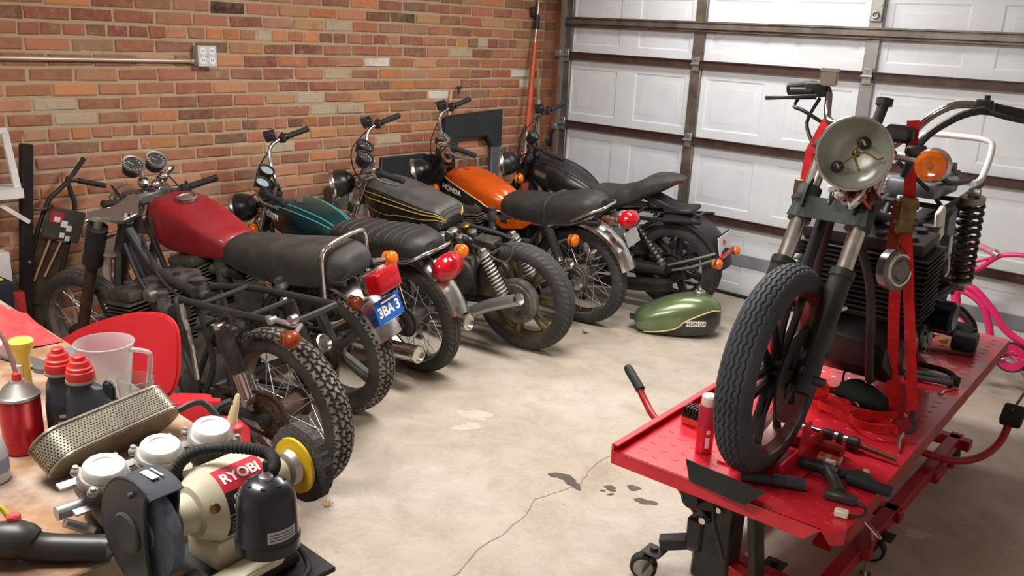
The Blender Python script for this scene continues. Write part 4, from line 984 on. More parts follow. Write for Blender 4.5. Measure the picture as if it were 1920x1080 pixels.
muffler(b, [(.75, .17, .2), (.5, .19, .17), (.2, .2, .2), (-.05, .2, .24)], [.024, .04, .046, .044], BLACK, tip=False)
MB().tube([(.0, .155, .32), (.3, .15, .31), (.45, .14, .3)], .04, 10, 3).build('belt_guard', SATIN, b)
chain(b, .32, (.47, .3), .1, .1, .05, SATIN)
# ---------------------------------------------------------------- red lift table
REDL = mat('red lift enamel', srgb(214, 42, 56), .3, ncol=srgb(200, 34, 48), nscale=9, coat=.4)
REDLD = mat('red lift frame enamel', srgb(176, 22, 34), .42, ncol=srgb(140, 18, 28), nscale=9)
STRAP = mat('red webbing', srgb(232, 42, 42), .75, ncol=srgb(200, 26, 28), nscale=40)
DKPL = mat('dark olive black plate', (.016, .018, .015), .7, dust=.15, dcol=(.12, .12, .1))
ZB = .55
LT = Matrix(((-.0576, -.9983, 0, 3.54), (.9983, -.0576, 0, -3.57), (0, 0, 1, 0), (0, 0, 0, 1)))
LTI = LT.inverted()
tl = lambda x, y, z=ZB: LTI @ V((x, y, z))
lift = thing('lift_table', 'red checker-plate motorcycle lift table raised on black jack', 'lift table', LT)
Ln, Wd = 2.2, .352
mb = MB()
mb.prism([(.0, -Wd + .05), (.05, -Wd), (Ln, -Wd), (Ln, Wd), (.0, Wd)], (0, 0, ZB - .006), (1, 0, 0), (0, 1, 0), .006)
rnd = random.Random(3)
for i in range(38):
    for j in range(13):
        x = .05 + i * .056 + (.028 if j % 2 else 0); y = -Wd + .05 + j * .053
        if x > Ln - .03: continue
        a = PI / 2 + (.25 if (i + j) % 2 else -.25)
        u = V((cos(a), sin(a), 0)) * .015; w = V((-sin(a), cos(a), 0)) * .0035; p = V((x, y, ZB)); t = V((0, 0, .0016))
        mb.add([p - u, p + w, p + u, p - w, p - u * .5 + t, p + w * .4 + t, p + u * .5 + t, p - w * .4 + t], [(0, 1, 5, 4), (1, 2, 6, 5), (2, 3, 7, 6), (3, 0, 4, 7), (4, 5, 6, 7)])
for s in (-.008, .008): mb.box((2.0, -.2 + s, ZB + .0005), (.07, .005, .001))
mb.build('deck', REDL, lift, 25)
MB().prism([(-Wd + .05, 0), (Wd, 0), (Wd, -.045), (-Wd + .09, -.045)], (.002, 0, ZB), (0, 1, 0), (0, 0, 1), .004).prism([(0, 0), (.07, 0), (.07, -.045), (.03, -.045)], (.0, -Wd + .05, ZB), (.707, -.707, 0), (0, 0, 1), .004).build('front_lip', REDL, lift)
MB().box((Ln / 2, Wd - .004, ZB - .008), (Ln, .008, .06)).box((Ln / 2, Wd - .012, ZB + .02), (Ln, .02, .006), bev=.001).build('side_rim', REDL, lift)
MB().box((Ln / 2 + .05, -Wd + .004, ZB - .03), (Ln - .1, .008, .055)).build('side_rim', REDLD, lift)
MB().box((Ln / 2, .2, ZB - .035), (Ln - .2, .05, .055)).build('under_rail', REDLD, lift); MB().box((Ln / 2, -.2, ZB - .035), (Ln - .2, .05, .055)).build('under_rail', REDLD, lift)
a_, b_ = tl(3.4, -3.485), tl(3.655, -3.53)
q = (a_ + b_) / 2; d = b_ - a_
MB().prism([(.02, 0), (.2, 0), (.255, .062), (0, .062)], tl(3.44, -3.578, ZB + .001), tl(3.64, -3.585) - tl(3.44, -3.578), V((.02, 0, 1)), .004).build('wheel_stop_plate', DKPL, lift)
for s, nm in ((1, 'vise_jaw'), (-1, 'vise_jaw')):
    y = tl(3.56, -3.2).y + s * .075
    MB().box((.33, y, ZB + .03), (.34, .006, .06)).box((.33, y + s * .02, ZB + .005), (.34, .045, .006)).prism([(0, 0), (.09, 0), (.07, .09), (.02, .09)], (.28, y + s * .004, ZB + .05), (1, 0, 0), (0, 0, 1), .006).build(nm, REDL, lift)
MB().bar((.46, -.2, ZB + .02), (.46, .2, ZB + .02), .05, .03, bev=.003).build('vise_beam', REDLD, lift)
# pumping handle on the far side, with rubber grip
h0, h1 = tl(3.12, -3.2, .49), tl(2.905, -3.1, .6)
hm = h0.lerp(h1, .45) - V((0, 0, .012))
hd = MB().tube([tl(3.42, -3.25, .4), h0, hm, h0.lerp(h1, .72), h1], .0125, 10, 4).build('pump_handle', REDLD, lift)
MB().tube([h0.lerp(h1, .62), h1, h1 + (h1 - h0) * .06], [.017, .017, .014], 12).build('handle_grip', RUBBER, hd)
MB().tube([tl(3.17, -3.42, .5), tl(3.2, -3.25, .36), tl(3.34, -3.28, .27)], .012, 8).build('release_bar', REDLD, lift)
# jack and base frame
MB().box(tl(3.42, -3.27, .27), (.1, .13, .42), bev=.01).cyl(tl(3.37, -3.28, .38), tl(3.37, -3.4, .38), .03, n=14).box(tl(3.36, -3.27, .22), (.13, .06, .12), bev=.01).build('jack_body', BLACK, lift)
for p, r_ in ((tl(3.38, -3.335, .42), .016), (tl(3.4, -3.335, .3), .012), (tl(3.45, -3.335, .36), .01)): MB().cyl(p, p - V((.025, 0, 0)), r_, n=8).build('jack_valve', CHROME, lift)
MB().prism([(0, 0), (.1, .01), (.12, .1), (.02, .13)], tl(3.37, -3.345, .33), V((.0, -1, .1)), V((0, .1, 1)), .012, .003).build('jack_linkage', SATIN, lift)
MB().bar(tl(3.3, -3.3, .36), tl(3.42, -3.34, .3), .03, .03, bev=.004).build('jack_lever', SATIN, lift)
MB().tube([tl(3.44, -3.36, .46), tl(3.46, -3.4, .36), tl(3.5, -3.38, .22)], .007, 8, 4).build('hydraulic_hose', WIRE, lift)
MB().bar(tl(3.54, -3.32, .5), tl(3.6, -3.33, .13), .05, .03, bev=.003).build('support_leg', BLACK, lift)
MB().bar(tl(3.42, -3.24, .19), tl(3.245, -3.335, .14), .05, .04, bev=.004).build('outrigger', SATIN, lift)
mb = MB()
for y in (3.3, 3.74): mb.bar(tl(y, -3.22, .12), tl(y - .05, -1.6, .12), .05, .05, bev=.003)
for y in (-3.22, -2.5, -1.65): mb.bar(tl(3.28, y, .121), tl(3.76, y, .121), .05, .048, bev=.003)
mb.bar(tl(3.33, -3.24, .13), tl(3.55, -3.3, .13), .045, .045, bev=.003); mb.build('base_frame', REDLD, lift)
for x in (3.38, 3.66):
    MB().bar(tl(x, -3.0, .17), tl(x - .03, -1.75, .51), .06, .016, (0, 0, 1)).build('scissor_arm', REDLD, lift)
    MB().bar(tl(x - .03, -1.75, .17), tl(x, -3.0, .51), .06, .016, (0, 0, 1)).build('scissor_arm', REDLD, lift)
mb = MB().cyl(tl(3.52, -2.9, .2), tl(3.52, -2.4, .34), .035, n=14); mb.build('hydraulic_cylinder', BLACK, lift)
for (x, y, aa) in ((3.235, -3.35, 2.0), (3.56, -3.12, 2.1), (3.755, -2.66, 1.7), (3.7, -1.62, .9), (3.27, -1.62, 2.)):
    p = tl(x, y, 0); ca, sa = cos(aa), sin(aa)
    mb = MB().box(p + V((0, 0, .108)), (.07, .07, .006), bev=.002).cyl(p + V((0, 0, .1)), p + V((0, 0, .125)), .014, n=8)
    for s in (1, -1): mb.bar(p + V((-sa * .026 * s, ca * .026 * s, .1)), p + V((-sa * .026 * s + ca * .03, ca * .026 * s + sa * .03, .045)), .05, .004, (ca, sa, 0))
    k = mb.build('caster', SATIN, lift)
    c0 = p + V((ca * .03, sa * .03, .046)); ax = V((-sa, ca, 0))
    MB().lathe([(-.018, .033), (-.018, .043), (-.012, .0465), (.012, .0465), (.018, .043), (.018, .033)], c0, ax, 24).build('caster_wheel', RUBBER, k)
    MB().lathe([(-.022, .008), (-.02, .034), (.02, .034), (.022, .008)], c0, ax, 20).build('caster_hub', ALLOY, k)
p = tl(3.755, -2.8, .19)
MB().cyl(p, p - V((0, 0, .17)), .007, n=8).cyl(p + V((.035, .035, 0)), p - V((.035, .035, 0)), .007, n=8).cyl(p - V((0, 0, .17)), p - V((0, 0, .185)), .02, n=12).build('levelling_foot', CHROME, lift)
MB().bar(tl(3.72, -2.7, .13), tl(3.76, -2.88, .13), .05, .04, bev=.004).build('foot_bracket', REDLD, lift)
# foot pedal arm with pad
pa = MB().tube([tl(3.6, -2.05, .2), tl(3.76, -1.98, .17), tl(3.84, -1.86, .17), tl(3.88, -1.74, .21), tl(3.885, -1.64, .28)], .016, 10, 5).build('foot_pedal', REDLD, lift)
MB().box(tl(3.888, -1.63, .305), (.1, .085, .05), Matrix.Rotation(-.5, 3, 'Y'), .016, 2).build('pedal_pad', RUBBER, pa)
MB().box(tl(3.72, -1.95, .1), (.2, .05, .05), bev=.008).cyl(tl(3.76, -1.93, .12), tl(3.76, -1.93, .15), .014, n=10).build('pump_body', REDLD, lift)

# ---------------------------------------------------------------- machine on the lift
GOLDE = mat('bronze machined edge', srgb(120, 84, 78), .4, .6, ncol=srgb(84, 56, 54), nscale=10)
c = cfg(wb=1.42, Rr=.315, Rf=.315, L=.72, lean=0, steer=.02, seatz=.76, forky=.09, fr=.0245, sl=.33, rake=rad(33), ftube=mat('worn fork chrome', (.82, .8, .78), .25, 1, ncol=(.55, .51, .48), nscale=18), fslide=BLACK, triple=SATIN, ffender=None,
        fwheel=dict(r=.05, w=.052, tread='rib', tm=TYREBLUE, kind='curve', rimm=GOLDE, magm=BLACK, hubm=BLACK, hub=(.05, .05), left=('disc', .14, BLACK)), head=None, gauges=(), barm=mat('dark chrome bar', (.36, .33, .32), .18, 1), master=True, masterm=mat('clouded reservoir', srgb(168, 160, 148), .4), leverm=SATIN,
        half=1, grips=(1,), cables=False, bar=[(0, 0, 0), (0, .07, 0), (-.01, .13, .05), (.0, .2, .125), (-.02, .28, .155), (-.09, .46, .13)])
b = bike_root(3.505, -1.921, rad(272.2), 0, 'black motorcycle with hollow headlight bowl, strapped upright on red lift table', z=ZB)
front_end(b, c)
a_, n_, A_, H_0, M_ = steer_frame(c)
wheel(b, 'rear_wheel', 0, .315, .06, .062, 'plain', TYRE, kind='mag', rimm=BLACK, magm=BLACK, left=('drum', .08, SATIN))
frame_std(b, NS(**{**c.__dict__, 'lean': .0}), SATIN, False)
engine(b, NS(eng=dict(cyl=4, case=BLACK, barrel=SATIN, headm=SATIN, cover=mat('dark polished cover', (.1, .1, .11), .25, .8), carbm=GRIMEL, headers=0, w=.23, z=-.06)))
# right half of the handlebar, pushed in towards the middle
MB().tube([(1.03, -.05, .995), (1.0, -.1, 1.0), (.95, -.13, 1.022), (.9, -.155, 1.082), (.885, -.19, 1.097), (.895, -.285, 1.082)], .0118, 10, 6).build('handlebar', MATS['dark chrome bar'], b)
MB().tube([(.885, -.2, 1.097), (.888, -.21, 1.095), (.896, -.29, 1.082), (.897, -.295, 1.081)], [.016, .021, .021, .015], 14).build('grip', RUBBER, b)
MB().box((.895, -.2, 1.087), (.06, .07, .045), Matrix.Rotation(.3, 3, 'Z'), .012, 2).tube([(.92, -.2, 1.082), (.93, -.27, 1.077)], .013, 10).build('switch_housing', SATIN, b)
mc = MB().prism([(-.03, -.026), (.03, -.026), (.034, .0), (.034, .026), (-.034, .026), (-.034, 0)], (.885, -.165, 1.102), (.9, .3, 0), (-.3, .9, .0), .045, .004).build('master_cylinder', MATS['clouded reservoir'], b)
MB().prism([(-.037, -.03), (.037, -.03), (.037, .03), (-.037, .03)], (.885, -.165, 1.147), (.9, .3, 0), (-.3, .9, .0), .011, .003).build('reservoir_lid', mat('pale lid', srgb(206, 198, 186), .35, .3), mc)
MB().tube([(.93, -.18, 1.067), (.95, -.23, 1.062), (.96, -.28, 1.057), (.965, -.335, 1.052)], [.009, .0075, .006, .008], 8, 4).build('lever', SATIN, b)
MB().tube([(.9, -.18, 1.062), (.93, -.2, 0.982), (1.0, -.14, .92)], .006, 8, 5).build('brake_hose', WIRE, b)
MB().tube([(.9, -.24, 1.072), (.93, -.25, 1.032), (.97, -.2, 1.022), (.96, -.12, 0.982)], .006, 8, 5).build('throttle_cable', WIRE, b)
# hollow headlight bowl
BOWL = mat('grey primered bowl', srgb(206, 206, 194), .32, .5, ncol=srgb(172, 174, 162), nscale=5, rvar=.2)
q = V((1.115, .035, .925)); f = V((1, .28, .1)).normalized(); R = .102
bowl = MB().lathe([(0, .012), (.004, R * .4), (.02, R * .66), (.055, R * .87), (.1, R * .98), (.12, R), (.122, R * .97), (.1, R * .95), (.057, R * .84), (.024, R * .63), (.009, R * .38), (.006, .012)], q, f, 44, cap=False).build('headlight_bowl', BOWL, b)
MB().torus(q + f * .12, f, R, .004, 44, 6).build('bowl_rim', CHROME, bowl)
u_ = f.orthogonal().normalized(); sd = V((0, 0, 1)).cross(f).normalized(); uu = f.cross(sd)
on = lambda x, y, d: q + sd * x * R + uu * y * R + f * d
for k_, (x, y) in enumerate(((.18, .3), (-.42, -.42))):
    MB().lathe([(0, .019), (.004, .017), (.006, .012)], on(x, y, .018 + .032 * k_), f, 14).build('socket_hole', SATIN, bowl)
    MB().tube([on(x - .1, y + .05, .045), on(x - .03, y + .08, .055), on(x + .05, y - .05, .06)], .004, 8, 3).build('bulb_clip', ALLOY, bowl)
MB().tube([on(.1, .28, .05), on(0, .05, .07), on(.05, -.2, .06), on(.2, -.5, .06)], .0035, 6, 4).tube([on(-.4, -.45, .06), on(-.1, -.15, .075), on(.25, .05, .08), on(.6, -.1, .07), on(.75, -.05, .07)], .0028, 6, 4).build('bulb_wire', BRASS, bowl)
rnd = random.Random(5)
wm = [COPPER, WIRE, mat('white wire', (.7, .66, .6), .5), mat('pink wire', srgb(190, 110, 110), .5), mat('brown wire', srgb(110, 70, 50), .5)]
for i in range(14):
    x = rnd.uniform(-.35, .75)
    P_ = [on(x * .7, -.75, .02), on(x, -.95 - rnd.uniform(0, .25), .06 + rnd.uniform(0, .03)), on(x + rnd.uniform(-.35, .35), -1.25 - rnd.uniform(0, .3), .04 + rnd.uniform(0, .05)), on(x + rnd.uniform(-.4, .4), -.95, .0 + rnd.uniform(0, .04))]
    MB().tube(P_, .0045, 6, 4).build('loose_wire', wm[i % 5], b)
for p, m in ((on(-.45, -1.05, .06), wm[2]), (on(-.25, -1.2, .07), wm[2]), (on(.35, -1.15, .08), wm[3])): MB().box(p, (.022, .028, .018), Matrix.Rotation(.5, 3, 'Z'), .003).build('wire_connector', m, b)
# olive headlight ears over the fork legs
for s in (1, -1):
    y = s * .09; P0 = A_ + a_ * .5 + V((0, y, 0)); P1 = A_ + a_ * .58 + V((0, y, 0))
    MB().cyl(P0 - a_ * .03, P1, .036, n=18).prism([(0, 0), (.03, -.0), (.035, .06), (.02, .1), (0, .1)], P0 + n_ * .02 + V((0, -s * .012, 0)), n_, a_, .005).build('headlight_ear', MATS['flat olive primer'], b)
MB().prism([(-.12, 0), (.12, 0), (.11, .07), (-.11, .07)], A_ + a_ * .47 + n_ * .03, (0, 1, 0), a_, .004).build('fork_cover', OLIVEDRAB, b)
signal(b, (1.11, .12, .93), (1.17, .265, .925), AMBER, r=.048)
MB().cyl((1.08, .06, .98), (1.05, .07, 1.07), .016, n=12).cyl((1.05, .07, 1.065), (1.045, .07, 1.085), .024, n=12).build('ignition_switch', SATIN, b)
MB().box((1.06, .13, .99), (.05, .08, .05), bev=.012).box((1.08, .19, .95), (.06, .05, .03), bev=.008).build('horn_bracket', SATIN, b)
MB().tube([(1.0, .33, 1.075), (1.03, .27, 1.05), (1.07, .2, .98), (1.09, .17, .87)], .011, 8, 5).build('cable_sleeve', WIRE, b)
# bare tail: battery tray, rails, grab hoop, spring shocks
MB().tube([(.02, .13, .74), (-.06, .14, .76), (-.13, .14, .86), (-.145, .115, .895), (-.15, 0, .9), (-.145, -.115, .895), (-.13, -.14, .86), (-.06, -.14, .76), (.02, -.13, .74)], .0125, 12, 6).build('grab_rail', mat('white coated rail', srgb(226, 224, 220), .3, .2), b)
MB().box((.3, .02, .75), (.3, .18, .06), bev=.015, seg=2).build('battery_tray', mat('scuffed pale blue steel', srgb(150, 160, 168), .3, .8, ncol=srgb(110, 116, 122), nscale=14), b)
MB().box((.12, 0, .765), (.16, .18, .05), bev=.01).box((.1, .05, .8), (.06, .05, .04), bev=.006).build('tail_tray', GRIMEL, b)
mb = MB()
for i in range(5): mb.box((.06 + i * .03, -.02, .815), (.012, .12, .03), bev=.003)
mb.box((.12, -.02, .8), (.15, .13, .01)); mb.build('rectifier_fins', ALLOY, b)
for s in (1, -1): shock(b, (.12, .72), (.06, .34), s * .16, 'spring', BLACK, r=.04, wire=.0085)
MB().tube([(.6, .06, .9), (.45, .12, .8), (.3, .13, .77), (.1, .13, .76)], .01, 8, 4).tube([(.6, .0, .86), (.4, .1, .72), (.25, .12, .6), (.3, .14, .5)], .008, 8, 4).build('wiring_loom', WIRE, b)
o = MB().lathe([(0, .065), (.03, .068), (.036, .06), (.038, .035), (.046, .03), (.048, .005)], (.99, .15, .575), (.35, .9, .1), 28).build('horn', mat('horn alloy', srgb(120, 112, 112), .3, .8), b)
MB().torus((1.003, .183, .579), (.35, .9, .1), .048, .006, 28, 6).build('horn_ring', CHROME, o)
MB().prism([(0, 0), (.05, .01), (.05, .16), (.0, .17)], (.99, .13, .62), (.5, .86, 0), (0, 0, 1), .004).build('side_reflector', AMBERD, b)
MB().lathe([(0, .055), (.12, .055), (.13, .045)], (.5, .13, .33), (0, 1, 0), 24).build('starter_cover', mat('blue black alloy', srgb(40, 42, 60), .2, .8), b)
MB().box((.42, .15, .6), (.12, .05, .2), Matrix.Rotation(.2, 3, 'Y'), .012).build('side_box', BLACK, b)
MB().box((.56, .165, .66), (.06, .02, .12), Matrix.Rotation(.4, 3, 'Y'), .006).build('white_bracket', WHITEP, b)
MB().box((.43, .182, .57), (.03, .006, .07), Matrix.Rotation(.3, 3, 'Y'), .002).tube([(.43, .185, .53), (.42, .19, .48), (.45, .19, .46)], .004, 6, 3).build('white_wire_tag', WHITEP, b)
MB().tube([(1.22, -.05, .45), (1.05, -.05, .75)], .018, 12).build('down_tube', SATIN, b)
mb = MB()
for s in (1, -1): mb.box((1.405, s * .098, .32), (.06, .03, .05), bev=.008).cyl((1.42, s * .09, .315), (1.42, s * .15, .315), .014, n=8)
mb.build('axle_clamp', SATIN, b)
MB().box((1.29, .085, .42), (.08, .05, .12), Matrix.Rotation(.4, 3, 'Y'), .015, 2).build('brake_caliper', BLACK, b)
MB().tube([(1.3, .11, .5), (1.29, .12, .5), (1.27, .125, .5)], .008, 8).build('hose_clip', CHROME, b)

# ---------------------------------------------------------------- straps
BW = b.matrix_world if False else None
BM = Matrix(((.0384, .9993, 0, 3.505), (-.9993, .0384, 0, -1.921), (0, 0, 1, ZB), (0, 0, 0, 1)))
wb_ = lambda x, y, z: BM @ V((x, y, z))
def ribbon(mb, P, w, side, t=.002, sm=0):
    P = [V(p) for p in P]
    if sm: P = spline(P, sm)
    s = V(side).normalized(); R = []
    for i, p in enumerate(P):
        d = (P[min(i + 1, len(P) - 1)] - P[max(0, i - 1)]).normalized(); n = d.cross(s)
        if n.length < 1e-4: n = V((0, 0, 1))
        n.normalize(); e = n.cross(d).normalized()
        R.append([p + e * w / 2 + n * t / 2, p - e * w / 2 + n * t / 2, p - e * w / 2 - n * t / 2, p + e * w / 2 - n * t / 2])
    return mb.rings(R)
sp = thing('ratchet_strap', 'red ratchet strap from left handlebar down to right edge of lift table', 'strap', (3.8, -2.76, ZB), 'tie-down straps on the lift')
sp_i = Matrix.Translation((-3.8, 2.76, -ZB))
def sput(mb, nm, m, root, inv): o = mb.build(nm, m, None); o.parent = root; o.matrix_parent_inverse = inv; return o
T0 = wb_(1.035, .155, 1.03); Bk = wb_(1.0, .175, .73); E0 = V((3.80, -2.77, ZB + .09)); E1 = V((3.71, -2.66, ZB + .03))
mb = ribbon(MB(), [T0, Bk + V((0, 0, .05))], .034, (.9, .45, 0)); sput(mb, 'upper_webbing', STRAP, sp, sp_i)
mb = ribbon(MB(), [Bk, Bk.lerp(E0, .5), E0], .032, (.9, .45, 0)); sput(mb, 'lower_webbing', STRAP, sp, sp_i)
mb = ribbon(MB(), [Bk + V((-.012, 0, 0)), Bk.lerp(E1, .4) + V((-.02, .0, 0)), Bk.lerp(E1, .85) + V((-.01, 0, 0)), E1, E1 + V((-.06, .03, -.02)), E1 + V((-.16, -.03, -.02))], .034, (.9, .45, 0), sm=5); sput(mb, 'loose_webbing', STRAP, sp, sp_i)
sput(MB().box(Bk + V((0, -.01, .02)), (.05, .035, .11), Matrix.Rotation(.5, 3, 'Z'), .004).cyl(Bk + V((-.03, -.02, .0)), Bk + V((.03, 0, .0)), .014, n=10).cyl(Bk + V((-.03, -.02, .05)), Bk + V((.03, 0, .05)), .01, n=10), 'ratchet_buckle', mat('yellow zinc buckle', srgb(140, 116, 78), .35, .8, ncol=srgb(90, 70, 46), nscale=30), sp, sp_i)
sput(MB().tube([E0, E0 + V((.005, -.01, -.02)), E0 + V((.02, -.02, -.035)), E0 + V((.022, -.04, -.05)), E0 + V((.0, -.05, -.06))], .007, 8, 4), 'black_hook', SATIN, sp, sp_i)
sput(MB().tube([E0 + V((.0, -.05, -.06)), E0 + V((.0, -.09, -.07)), E0 + V((.02, -.15, -.078))], .006, 8, 4), 'chain_link', CHROME, sp, sp_i)
s2 = thing('ratchet_strap', 'red ratchet strap on far side of black lift motorcycle, left of its fork', 'strap', (3.2, -2.75, ZB), 'tie-down straps on the lift')
s2i = Matrix.Translation((-3.2, 2.75, -ZB))
F0 = wb_(1.0, -.155, .75); F1 = V((3.23, -2.66, ZB + .06))
sput(ribbon(MB(), [wb_(1.0, -.11, 1.0), wb_(1.0, -.15, .9), F0 + V((0, 0, .03))], .034, (.9, -.3, 0)), 'upper_webbing', STRAP, s2, s2i)
sput(ribbon(MB(), [F0, F0.lerp(F1, .5) + V((-.01, 0, 0)), F1], .034, (.9, -.3, 0)), 'lower_webbing', STRAP, s2, s2i)
sput(ribbon(MB(), [F0 + V((.02, 0, 0)), F0.lerp(F1, .3) + V((.0, -.02, 0)), F0.lerp(F1, .8) + V((.02, -.01, 0)), F1 + V((.03, 0, 0))], .03, (.9, .3, 0), sm=4), 'loose_webbing', STRAP, s2, s2i)
sput(MB().box(F0 + V((0, 0, .02)), (.05, .035, .08), None, .004).cyl(F0 + V((-.03, 0, 0)), F0 + V((.03, 0, 0)), .012, n=10), 'ratchet_buckle', MATS['yellow zinc buckle'], s2, s2i)
sput(MB().tube([F1, F1 + V((0, .01, -.03)), F1 + V((-.02, .02, -.05))], .006, 8, 3), 'black_hook', SATIN, s2, s2i)

# ---------------------------------------------------------------- things lying on the deck
ZD = ZB + .0016
def put(nm, label, cat, mb, m, loc, rz=0, group=None, rx=0, ry=0):
    o = mb.build(nm, m); o.matrix_world = at(*loc, rz, rx, ry); return tag(o, label, cat, group)
can = thing('spray_can', 'red aerosol can with cream cap standing beside front tyre on lift table', 'spray can', (3.39, -3.385, ZD))
MB().lathe([(0, .024), (.003, .026), (.15, .026), (.158, .022)], (0, 0, 0), (0, 0, 1), 26).build('can_body', mat('red printed can', srgb(206, 48, 66), .3, .3), can)
MB().lathe([(.156, .022), (.158, .0235), (.185, .023), (.19, .018)], (0, 0, 0), (0, 0, 1), 24).build('cap', mat('cream cap', srgb(230, 222, 205), .45), can)
MB().box((.0185, -.018, .04), (.002, .012, .034), Matrix.Rotation(-.77, 3, 'Z')).box((.0185, -.018, .075), (.002, .01, .012), Matrix.Rotation(-.77, 3, 'Z')).build('label_patch', WHITEP, can)
r = thing('regulator', 'small finned black regulator on orange-red base near far edge of lift table', 'regulator', (3.262, -3.231, ZD))
MB().box((0, 0, .012), (.07, .05, .024), bev=.003).build('base', mat('orange red base', srgb(216, 60, 40), .5), r)
mb = MB().box((0, 0, .03), (.066, .048, .012))
for i in range(6): mb.box((-.028 + i * .011, 0, .045), (.005, .048, .03))
mb.build('fins', SATIN, r)
put('throttle_tube', 'blue-grey twist grip tube with ribbed rubber, lying before front tyre', 'handlebar grip', MB().tube([(-.09, 0, .016), (.0, 0, .016)], .0145, 14).tube([(0, 0, .018), (.004, 0, .018), (.09, 0, .018)], .0185, 14), mat('blue grey rubber', srgb(70, 76, 88), .6, ncol=srgb(48, 52, 62), nscale=60), (3.64, -3.425, ZD), .5)
sw = thing('switch_assembly', 'black handlebar switch assembly with dangling white connector, on lift table front right', 'switch assembly', (3.74, -3.29, ZD, ) , None)
sw.matrix_world = at(3.735, -3.27, ZD, .25)
MB().tube([(-.08, .03, .02), (-.02, .02, .024), (.03, 0, .024)], .019, 12, 3).tube([(0, .01, .022), (.03, -.05, .02), (.05, -.1, .016)], [.02, .018, .02], 12, 3).box((.055, -.115, .014), (.09, .03, .026), None, .006).tube([(.02, .015, .02), (.09, .035, .02), (.13, .03, .012)], [.014, .018, .01], 10, 3).build('housing', mat('black plastic', (.025, .028, .03), .45, dust=.15), sw)
MB().box((.0, .05, .03), (.03, .02, .02), None, .004).box((.1, .055, .03), (.018, .018, .014), None, .004).build('switch_button', mat('pale button', srgb(214, 200, 188), .5), sw)
mb = MB().tube([(.095, -.12, .012), (.12, -.13, .01), (.128, -.16, .01), (.115, -.19, .01), (.085, -.2, .01)], .0045, 6, 4); mb.build('wire', WIRE, sw)
MB().box((.07, -.2, .011), (.036, .024, .02), None, .003).build('connector', mat('cream connector', srgb(224, 218, 200), .5), sw)
put('handlebar_grip', 'short dark rubber grip beside switch assembly, near right edge of lift table', 'handlebar grip', MB().tube([(-.06, 0, .018), (-.05, 0, .018), (.06, 0, .018), (.066, 0, .018)], [.012, .0165, .0175, .014], 14), RUBBER, (3.845, -3.245, ZD), .12)
put('rubber_puck', 'small round black rubber puck on lift table, left of white packet', 'puck', MB().disc((0, 0, 0), (0, 0, 1), .021, .016, 22, .004), RUBBER, (3.63, -3.23, ZD))
pk = thing('parts_packet', 'small white and orange paper packet above black switch assembly', 'packet', None)
pk.matrix_world = at(3.69, -3.14, ZD, .2)
MB().box((0, 0, .006), (.07, .05, .012), None, .002).build('wrapper', mat('white packet', srgb(236, 214, 206), .5), pk)
MB().box((.018, 0, .0125), (.026, .042, .001)).box((-.02, 0, .0125), (.018, .03, .001)).build('print', mat('orange print', srgb(226, 120, 70), .5), pk)
fk = thing('fork_leg', 'chrome and black fork leg lying across lift table', 'fork leg', None)
A0, A1 = V((3.475, -3.02, ZD + .022)), V((3.835, -3.01, ZD + .016)); fk.matrix_world = at(A0.x, A0.y, ZD, math.atan2(A1.y - A0.y, A1.x - A0.x))
MB().cyl((0, 0, .02), (.13, 0, .022), .0125, n=14).cyl((-.015, 0, .02), (0, 0, .02), .016, n=12).build('stanchion', mat('blue tinted chrome', (.5, .52, .62), .15, 1), fk)
MB().lathe([(0, .016), (.004, .02), (.06, .02), (.066, .017), (.09, .017), (.096, .022), (.12, .022), (.124, .012)], (.13, 0, .022), (1, 0, 0), 18).build('slider', BLACK, fk)
MB().lathe([(0, .0215), (.012, .0215)], (.175, 0, .022), (1, 0, 0), 18).lathe([(0, .019), (.014, .019)], (.205, 0, .022), (1, 0, 0), 18).build('collar', CHROME, fk)
MB().cyl((.25, 0, .02), (.37, 0, .016), .008, n=12).build('damper_rod', mat('olive brown rod', srgb(110, 84, 64), .4, .7), fk)
put('oil_seal_cap', 'small black oval cap above chrome fork leg on lift table', 'cap', MB().disc((0, 0, 0), (0, 0, 1), .03, .018, 22, .005), BLACK, (3.49, -2.95, ZD))
bag = thing('tool_pouch', 'crumpled dark green-black cloth pouch heaped on red straps', 'pouch', None); bag.matrix_world = at(3.6, -2.66, ZD + .012, -.2)
bm = MB(); R = []
rnd = random.Random(9)
for i in range(9):
    t = i / 8; k = .6 + .4 * sin(PI * min(1, t * 1.1)); R.append([V(((-.09 + .18 * t) + .006 * rnd.uniform(-1, 1), .058 * k * cos(2 * PI * j / 20) + rnd.uniform(-.003, .003), .042 * k * (1 + .15 * sin(t * 9)) + .042 * k * sin(2 * PI * j / 20) * (1 + .1 * sin(j * 3 + i)))) for j in range(20)])
bm.rings(R).build('pouch_body', mat('dark green cloth', (.018, .024, .02), .8, bump=.4, bscale=60), bag, 60)
MB().tube([(-.085, 0, .05), (-.1, .03, .09), (-.06, .05, .095), (-.01, .04, .09)], .004, 6, 4).build('drawstring', WIRE, bag)
MB().tube([(.0, -.06, .02), (.02, -.07, .03), (.03, -.065, .015)], .005, 6, 3).build('buckle', CHROME, bag)
cl = thing('loose_strap', 'heap of loose red strap lying in loops on lift table', 'strap', (3.6, -2.77, ZD))
loops = []
